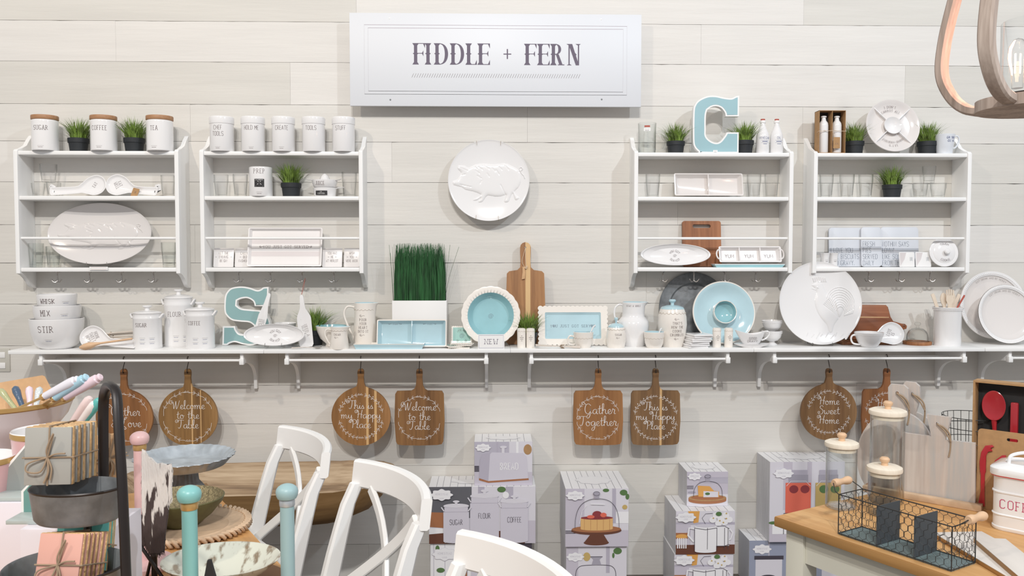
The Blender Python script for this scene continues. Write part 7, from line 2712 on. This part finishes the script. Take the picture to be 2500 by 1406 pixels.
# wire basket behind
p = P(2352, 1075, 2.70)
t = thing('round_wire_basket', 'round dark wire basket behind the rectangular whitewashed board', 'basket', (p.x+.055, p.y+.05, TT))
m = M()
zt_ = P(2352, 1022, 2.7).z-TT
for q, rr in ((0, .07), (.33, .078), (.66, .085), (.85, .088), (1, .09)):
    m.tube([(rr*cos(2*pi*i/36), rr*sin(2*pi*i/36), .0015+q*(zt_-.002)) for i in range(36)], .0013, 'wire', 5, closed=True)
for i in range(22):
    a = 2*pi*i/22
    m.tube([(.07*cos(a), .07*sin(a), .001), (.085*cos(a), .085*sin(a), zt_*.66), (.09*cos(a), .09*sin(a), zt_)], .001, 'wire', 5)
m.obj('wire_cage', t)
# kraft box with red spoon
def rframe(px, py, d, ang):
    p = P(px, py, d)
    return p
an2 = R(-44)
p = P(2376, 929, 2.66)
t = thing('utensil_gift_box', 'open kraft box with black inside holding red utensils, right edge', 'box', (p.x, p.y, TT), (0, 0, an2))
H = p.z-TT
w = .17
m = M()
m.box(0, .006, -.0, .05, 0, H, 'kraft'); m.box(w-.006, w, 0, .05, 0, H, 'kraft'); m.box(.006, w-.006, 0, .05, H-.006, H, 'kraft'); m.box(.006, w-.006, 0, .05, 0, .006, 'kraft'); m.box(.006, w-.006, .044, .05, .006, H-.006, 'kraft')
m.box(.0065, w-.0065, .041, .0438, .0065, H-.0065, 'black_card')
m.obj('carton', t)
m = M()
m.lathe([(0, -.004), (.7, -.002), (1, .004), (.96, .005), (.6, .001), (0, -.001)], 'red', 40, T=TR(.056, .022, H-.078) @ RX, sx=.034, sy=.048)
m.tube([(.056, .026, H-.12), (.058, .028, H-.16), (.058, .03, .02)], [.009, .006, .006], 'red', 10)
m.obj('red_spoon', t)
M().box(.102, .124, .02, .035, .03, H-.062, 'red', bev=.004).obj('red_handle', t)
# kraft card with red knives
p = P(2386, 1047, 2.53)
t = thing('knife_card', 'tan kraft card carrying small red cheese knives', 'card', (p.x, p.y, TT), (R(-2), 0, an2))
H = p.z-TT
w = .16
M().prism(rrect(0, w, 0, H, .01), .003, 0, 'kraft', holes=[rrect(.078, .108, H-.028, H-.019, .004)]).obj('card', t)
m = M()
m.prism([(.01, H-.13), (.008, H-.1), (.012, H-.07), (.022, H-.05), (.04, H-.045), (.046, H-.05), (.036, H-.054), (.042, H-.064), (.03, H-.066), (.024, H-.08), (.026, H-.13), (.022, H-.14), (.024, H-.19), (.026, H-.235), (.014, H-.24), (.008, H-.23), (.014, H-.19), (.014, H-.14)], -.0005, -.006, 'red', bev=.001)
m.obj('cheese_knife', t)
M().prism([(.04, H-.12), (.05, H-.09), (.068, H-.072), (.078, H-.07), (.08, H-.1), (.076, H-.13), (.064, H-.14), (.064, H-.22), (.056, H-.22), (.056, H-.14)], -.0005, -.006, 'red', bev=.001).obj('cheese_spade', t)
M().prism([(.095, H-.13), (.096, H-.1), (.1, H-.082), (.105, H-.1), (.112, H-.1), (.118, H-.084), (.122, H-.1), (.122, H-.13), (.112, H-.14), (.112, H-.22), (.104, H-.22), (.104, H-.14)], -.0005, -.006, 'red', bev=.001).obj('cheese_fork', t)
# coffee canister
p = on(2410, 1290, TT)
t = thing('coffee_tin', 'white enamel coffee canister with a red line and red lettering at the right edge', 'canister', (p.x, p.y, TT), (0, 0, R(-46)))
H = P(2410, 1160, (p-CAM).y).z-TT
w = .155
def rsq(a, b, r, z): return [(x, y, z) for x, y in rrect(a, b, 0.0+a, w-a if 0 else b, r, 6)]
def layer(m, seq, k, cap0=True, cap1=True):
    vs, n = [], None
    for ins, z in seq:
        q = rrect(ins, w-ins, ins, w-ins, .034, 6)
        n = len(q)
        vs += [(x, y, z) for x, y in q]
    fs = [(j*n+i, j*n+(i+1) % n, (j+1)*n+(i+1) % n, (j+1)*n+i) for j in range(len(seq)-1) for i in range(n)]
    fs += [tuple(range(n))[::-1], tuple((len(seq)-1)*n+i for i in range(n))]
    m.add(vs, fs, k)
m = M()
layer(m, [(.004, 0), (.002, .004), (.002, .01), (.004, .012), (.004, H*.27), (.0015, H*.285), (.0015, H*.3), (.004, H*.315), (.004, H*.68), (.0015, H*.7), (.0015, H*.72), (.004, H*.735), (.004, H-.006), (.003, H-.004), (.003, H)], 'tin')
text(m, 'COFFEE', .024, flat(.0036), x=.02+.06, z=H*.42, m='red_ink', w=.0022, style='slab', asp=.8)
m.obj('tin_body', t)
m = M()
layer(m, [(-.002, H+.0002), (-.002, H+.003)], 'red_line')
layer(m, [(-.003, H+.003), (-.004, H+.006), (-.004, H+.022), (-.001, H+.026), (.02, H+.034), (.026, H+.036), (.03, H+.033)], 'tin')
m.obj('lid', t)
m = M()
m.tube(cat([(.04, .04, H+.034), (.045, .045, H+.055), (.075, .07, H+.064), (.105, .1, H+.055), (.11, .105, H+.034)], 6), .005, 'tin', 10)
m.obj('handle', t)
# whitewashed boards lying flat
def flatboard(label, a, b, z0, th, dep, ext=.12):
    p, q = on(a[0], a[1], z0+th), on(b[0], b[1], z0+th)
    u = (q-p)
    L = u.length+ext
    t = math.atan2(u.y, u.x)
    m = M().box(0, L, 0, dep, 0, th-.002, 'oak_edge', bev=.001)
    m.box(0, L, 0, dep, th-.0018, th, 'pale_board', bev=.0005)
    tag(m.obj('flat_board', loc=(p.x, p.y, z0), rot=(0, 0, t)), label, 'board', 'pale boards lying on the right table')
flatboard('whitewashed board lying flat behind the wire basket', (2277, 1300), (2425, 1388), TT+.0003, .012, .14)
flatboard('whitewashed board lying flat in front of the coffee canister', (2376, 1312), (2485, 1406), TT+.0127, .014, .08)
# chicken wire basket
A_, B_, C_ = on(2046, 1304, TT+.001), on(2322, 1396, TT+.001), on(2092, 1285, TT+.001)
Lx, Ly = (B_-A_).length, (C_-A_).length
Hb = P(2046, 1208, (A_-CAM).y).z-TT
an = math.atan2((B_-A_).y, (B_-A_).x)
t = thing('wire_basket', 'dark chicken-wire basket with three compartments and wooden bail handles', 'basket', (A_.x, A_.y, TT+.0005), (0, 0, an))
M().box(0, Lx, 0, Ly, 0, .002, 'slate_base').obj('floor_plate', t)
for q in (.36, .69):
    M().box(Lx*q-.001, Lx*q+.001, .002, Ly-.002, .0025, Hb-.003, 'slate').obj('divider', t)
m = M()
for z in (.003, Hb):
    m.tube([(0, 0, z), (Lx, 0, z), (Lx, Ly, z), (0, Ly, z)], .0016, 'wire', 6, closed=True)
for x, y in ((0, 0), (Lx, 0), (Lx, Ly), (0, Ly)):
    m.tube([(x, y, .002), (x, y, Hb)], .0016, 'wire', 6)
m.obj('frame', t)
m = M()
def hexnet(m, L, H, fn, s_=.0125):
    dx, dz = s_*1.75, s_*1.5
    nx, nz = int(L/dx)+1, int(H/dz)+1
    def clip(p): return (min(max(p[0], 0), L), min(max(p[1], 0), H))
    for j in range(nz+1):
        for i in range(-1, nx+1):
            cx_ = i*dx+(dx/2 if j % 2 else 0)
            cz_ = j*dz
            v = [(cx_+s_*.875*math.sin(pi/3*k)/.866*.866, cz_+s_*math.cos(pi/3*k)) for k in range(6)]
            v = [(cx_+dx/2*(0, 1, 1, 0, -1, -1)[k], cz_+s_*(1, .5, -.5, -1, -.5, .5)[k]) for k in range(6)]
            for k, r_ in ((1, .0009), (0, .00055), (5, .00055)):
                a, b = v[k], v[(k+1) % 6]
                ca, cb = clip(a), clip(b)
                if math.dist(ca, cb) < .002 or (ca[0] == cb[0] and ca[0] in (0, L)) or (ca[1] == cb[1]):
                    continue
                m.tube([fn(*ca), fn(*cb)], r_, 'wire', 4)
hexnet(m, Lx, Hb, lambda u, v: (u, 0, v))
hexnet(m, Lx, Hb, lambda u, v: (u, Ly, v))
hexnet(m, Ly, Hb, lambda u, v: (0, u, v))
hexnet(m, Ly, Hb, lambda u, v: (Lx, u, v))
m.obj('chicken_wire', t)
for s_, x in ((-1, 0), (1, Lx)):
    q = M()
    q.lathe([(0, -.036), (.009, -.036), (.0115, -.03), (.0115, -.02), (.0085, -.006), (.0085, .006), (.0115, .02), (.0115, .03), (.009, .036), (0, .036)], 'beech', 24, T=TR(x+s_*.03, Ly/2, Hb+.022) @ RO(pi/2, 'X'))
    q.obj('handle', t)
    q = M()
    q.tube([(x, 0, Hb), (x+s_*.012, 0, Hb+.006), (x+s_*.03, Ly/2-.037, Hb+.022), (x+s_*.03, Ly/2+.037, Hb+.022), (x+s_*.012, Ly, Hb+.006), (x, Ly, Hb)], .0014, 'wire', 6)
    q.obj('bail', t)

# ---------------------------------------------------------------- pendant lantern
p = P(2533, 270, 1.966)
t = thing('pendant_lantern', 'weathered wood pendant lantern with glass and glowing bulbs at the top right', 'lamp', (p.x, p.y, p.z))
prof = cat([(.118, .012, 0), (.165, .024, 0), (.205, .06, 0), (.232, .12, 0), (.228, .2, 0), (.205, .3, 0), (.165, .44, 0), (.11, .6, 0), (.06, .74, 0)], 6)
for i in range(4):
    a = R(122+i*90)
    c_, s_ = cos(a), sin(a)
    pts = [(r_*c_, r_*s_, z) for r_, z, _ in prof]
    fr = []
    for j in range(len(prof)):
        q0, q1 = prof[max(0, j-1)], prof[min(len(prof)-1, j+1)]
        dr, dz = q1[0]-q0[0], q1[1]-q0[1]
        L = math.hypot(dr, dz)
        nr = Vector((c_*dz/L, s_*dz/L, -dr/L))
        fr.append((Vector((-s_, c_, 0)), nr))
    M().sweep(pts, fr, .034, .024, 'lantern_wood').obj('rib', t)
def ring(r0, r1, z0, z1, k_):
    return M().lathe([(r0, z0), (r1, z0), (r1, z1), (r0, z1), (r0, z0)], k_, 64)
ring(.0, .13, 0, .026, 'lantern_wood').obj('bottom_ring', t)
M().lathe([(0, .0262), (.088, .0262), (.088, .036), (0, .036)], 'black_metal', 48).obj('glass_base', t)
ring(.03, .075, .715, .75, 'lantern_wood').obj('top_ring', t)
M().lathe([(.079, .037), (.079, .205), (.078, .207)], 'glass_thick', 56).obj('glass_chimney', t)
M().tube([(0, 0, .036), (0, 0, .05)], .02, 'black_metal', 16).obj('bulb_plate', t)
for x, y in ((-.052, -.004), (.03, -.03), (.02, .038)):
    b = M().lathe([(0, 0), (.012, 0), (.013, .03), (.016, .045), (.022, .07), (.02, .095), (.01, .112), (0, .116)], 'glass', 24)
    o_ = b.obj('bulb', t, loc=(x, y, .05))
    f_ = M()
    for q in (-.006, .006):
        f_.tube([(q, 0, .035), (q, 0, .08)], .0018, 'filament', 6)
    f_.obj('filament', o_)
for o_ in list(bpy.data.objects):
    if o_.name.startswith('bulb.') or o_.name == 'bulb':
        pass
M().tube([(0, 0, .74), (0, 0, 1.6)], .006, 'black_metal', 8).obj('cord', t)
lamp = bpy.data.lights.new('lantern_light', 'POINT')
lamp.energy = 3.5
lamp.color = (1, .5, .34)
lamp.shadow_soft_size = .03
lo = bpy.data.objects.new('lantern_light', lamp)
COL.objects.link(lo)
lo.location = (p.x, p.y, p.z+.13)
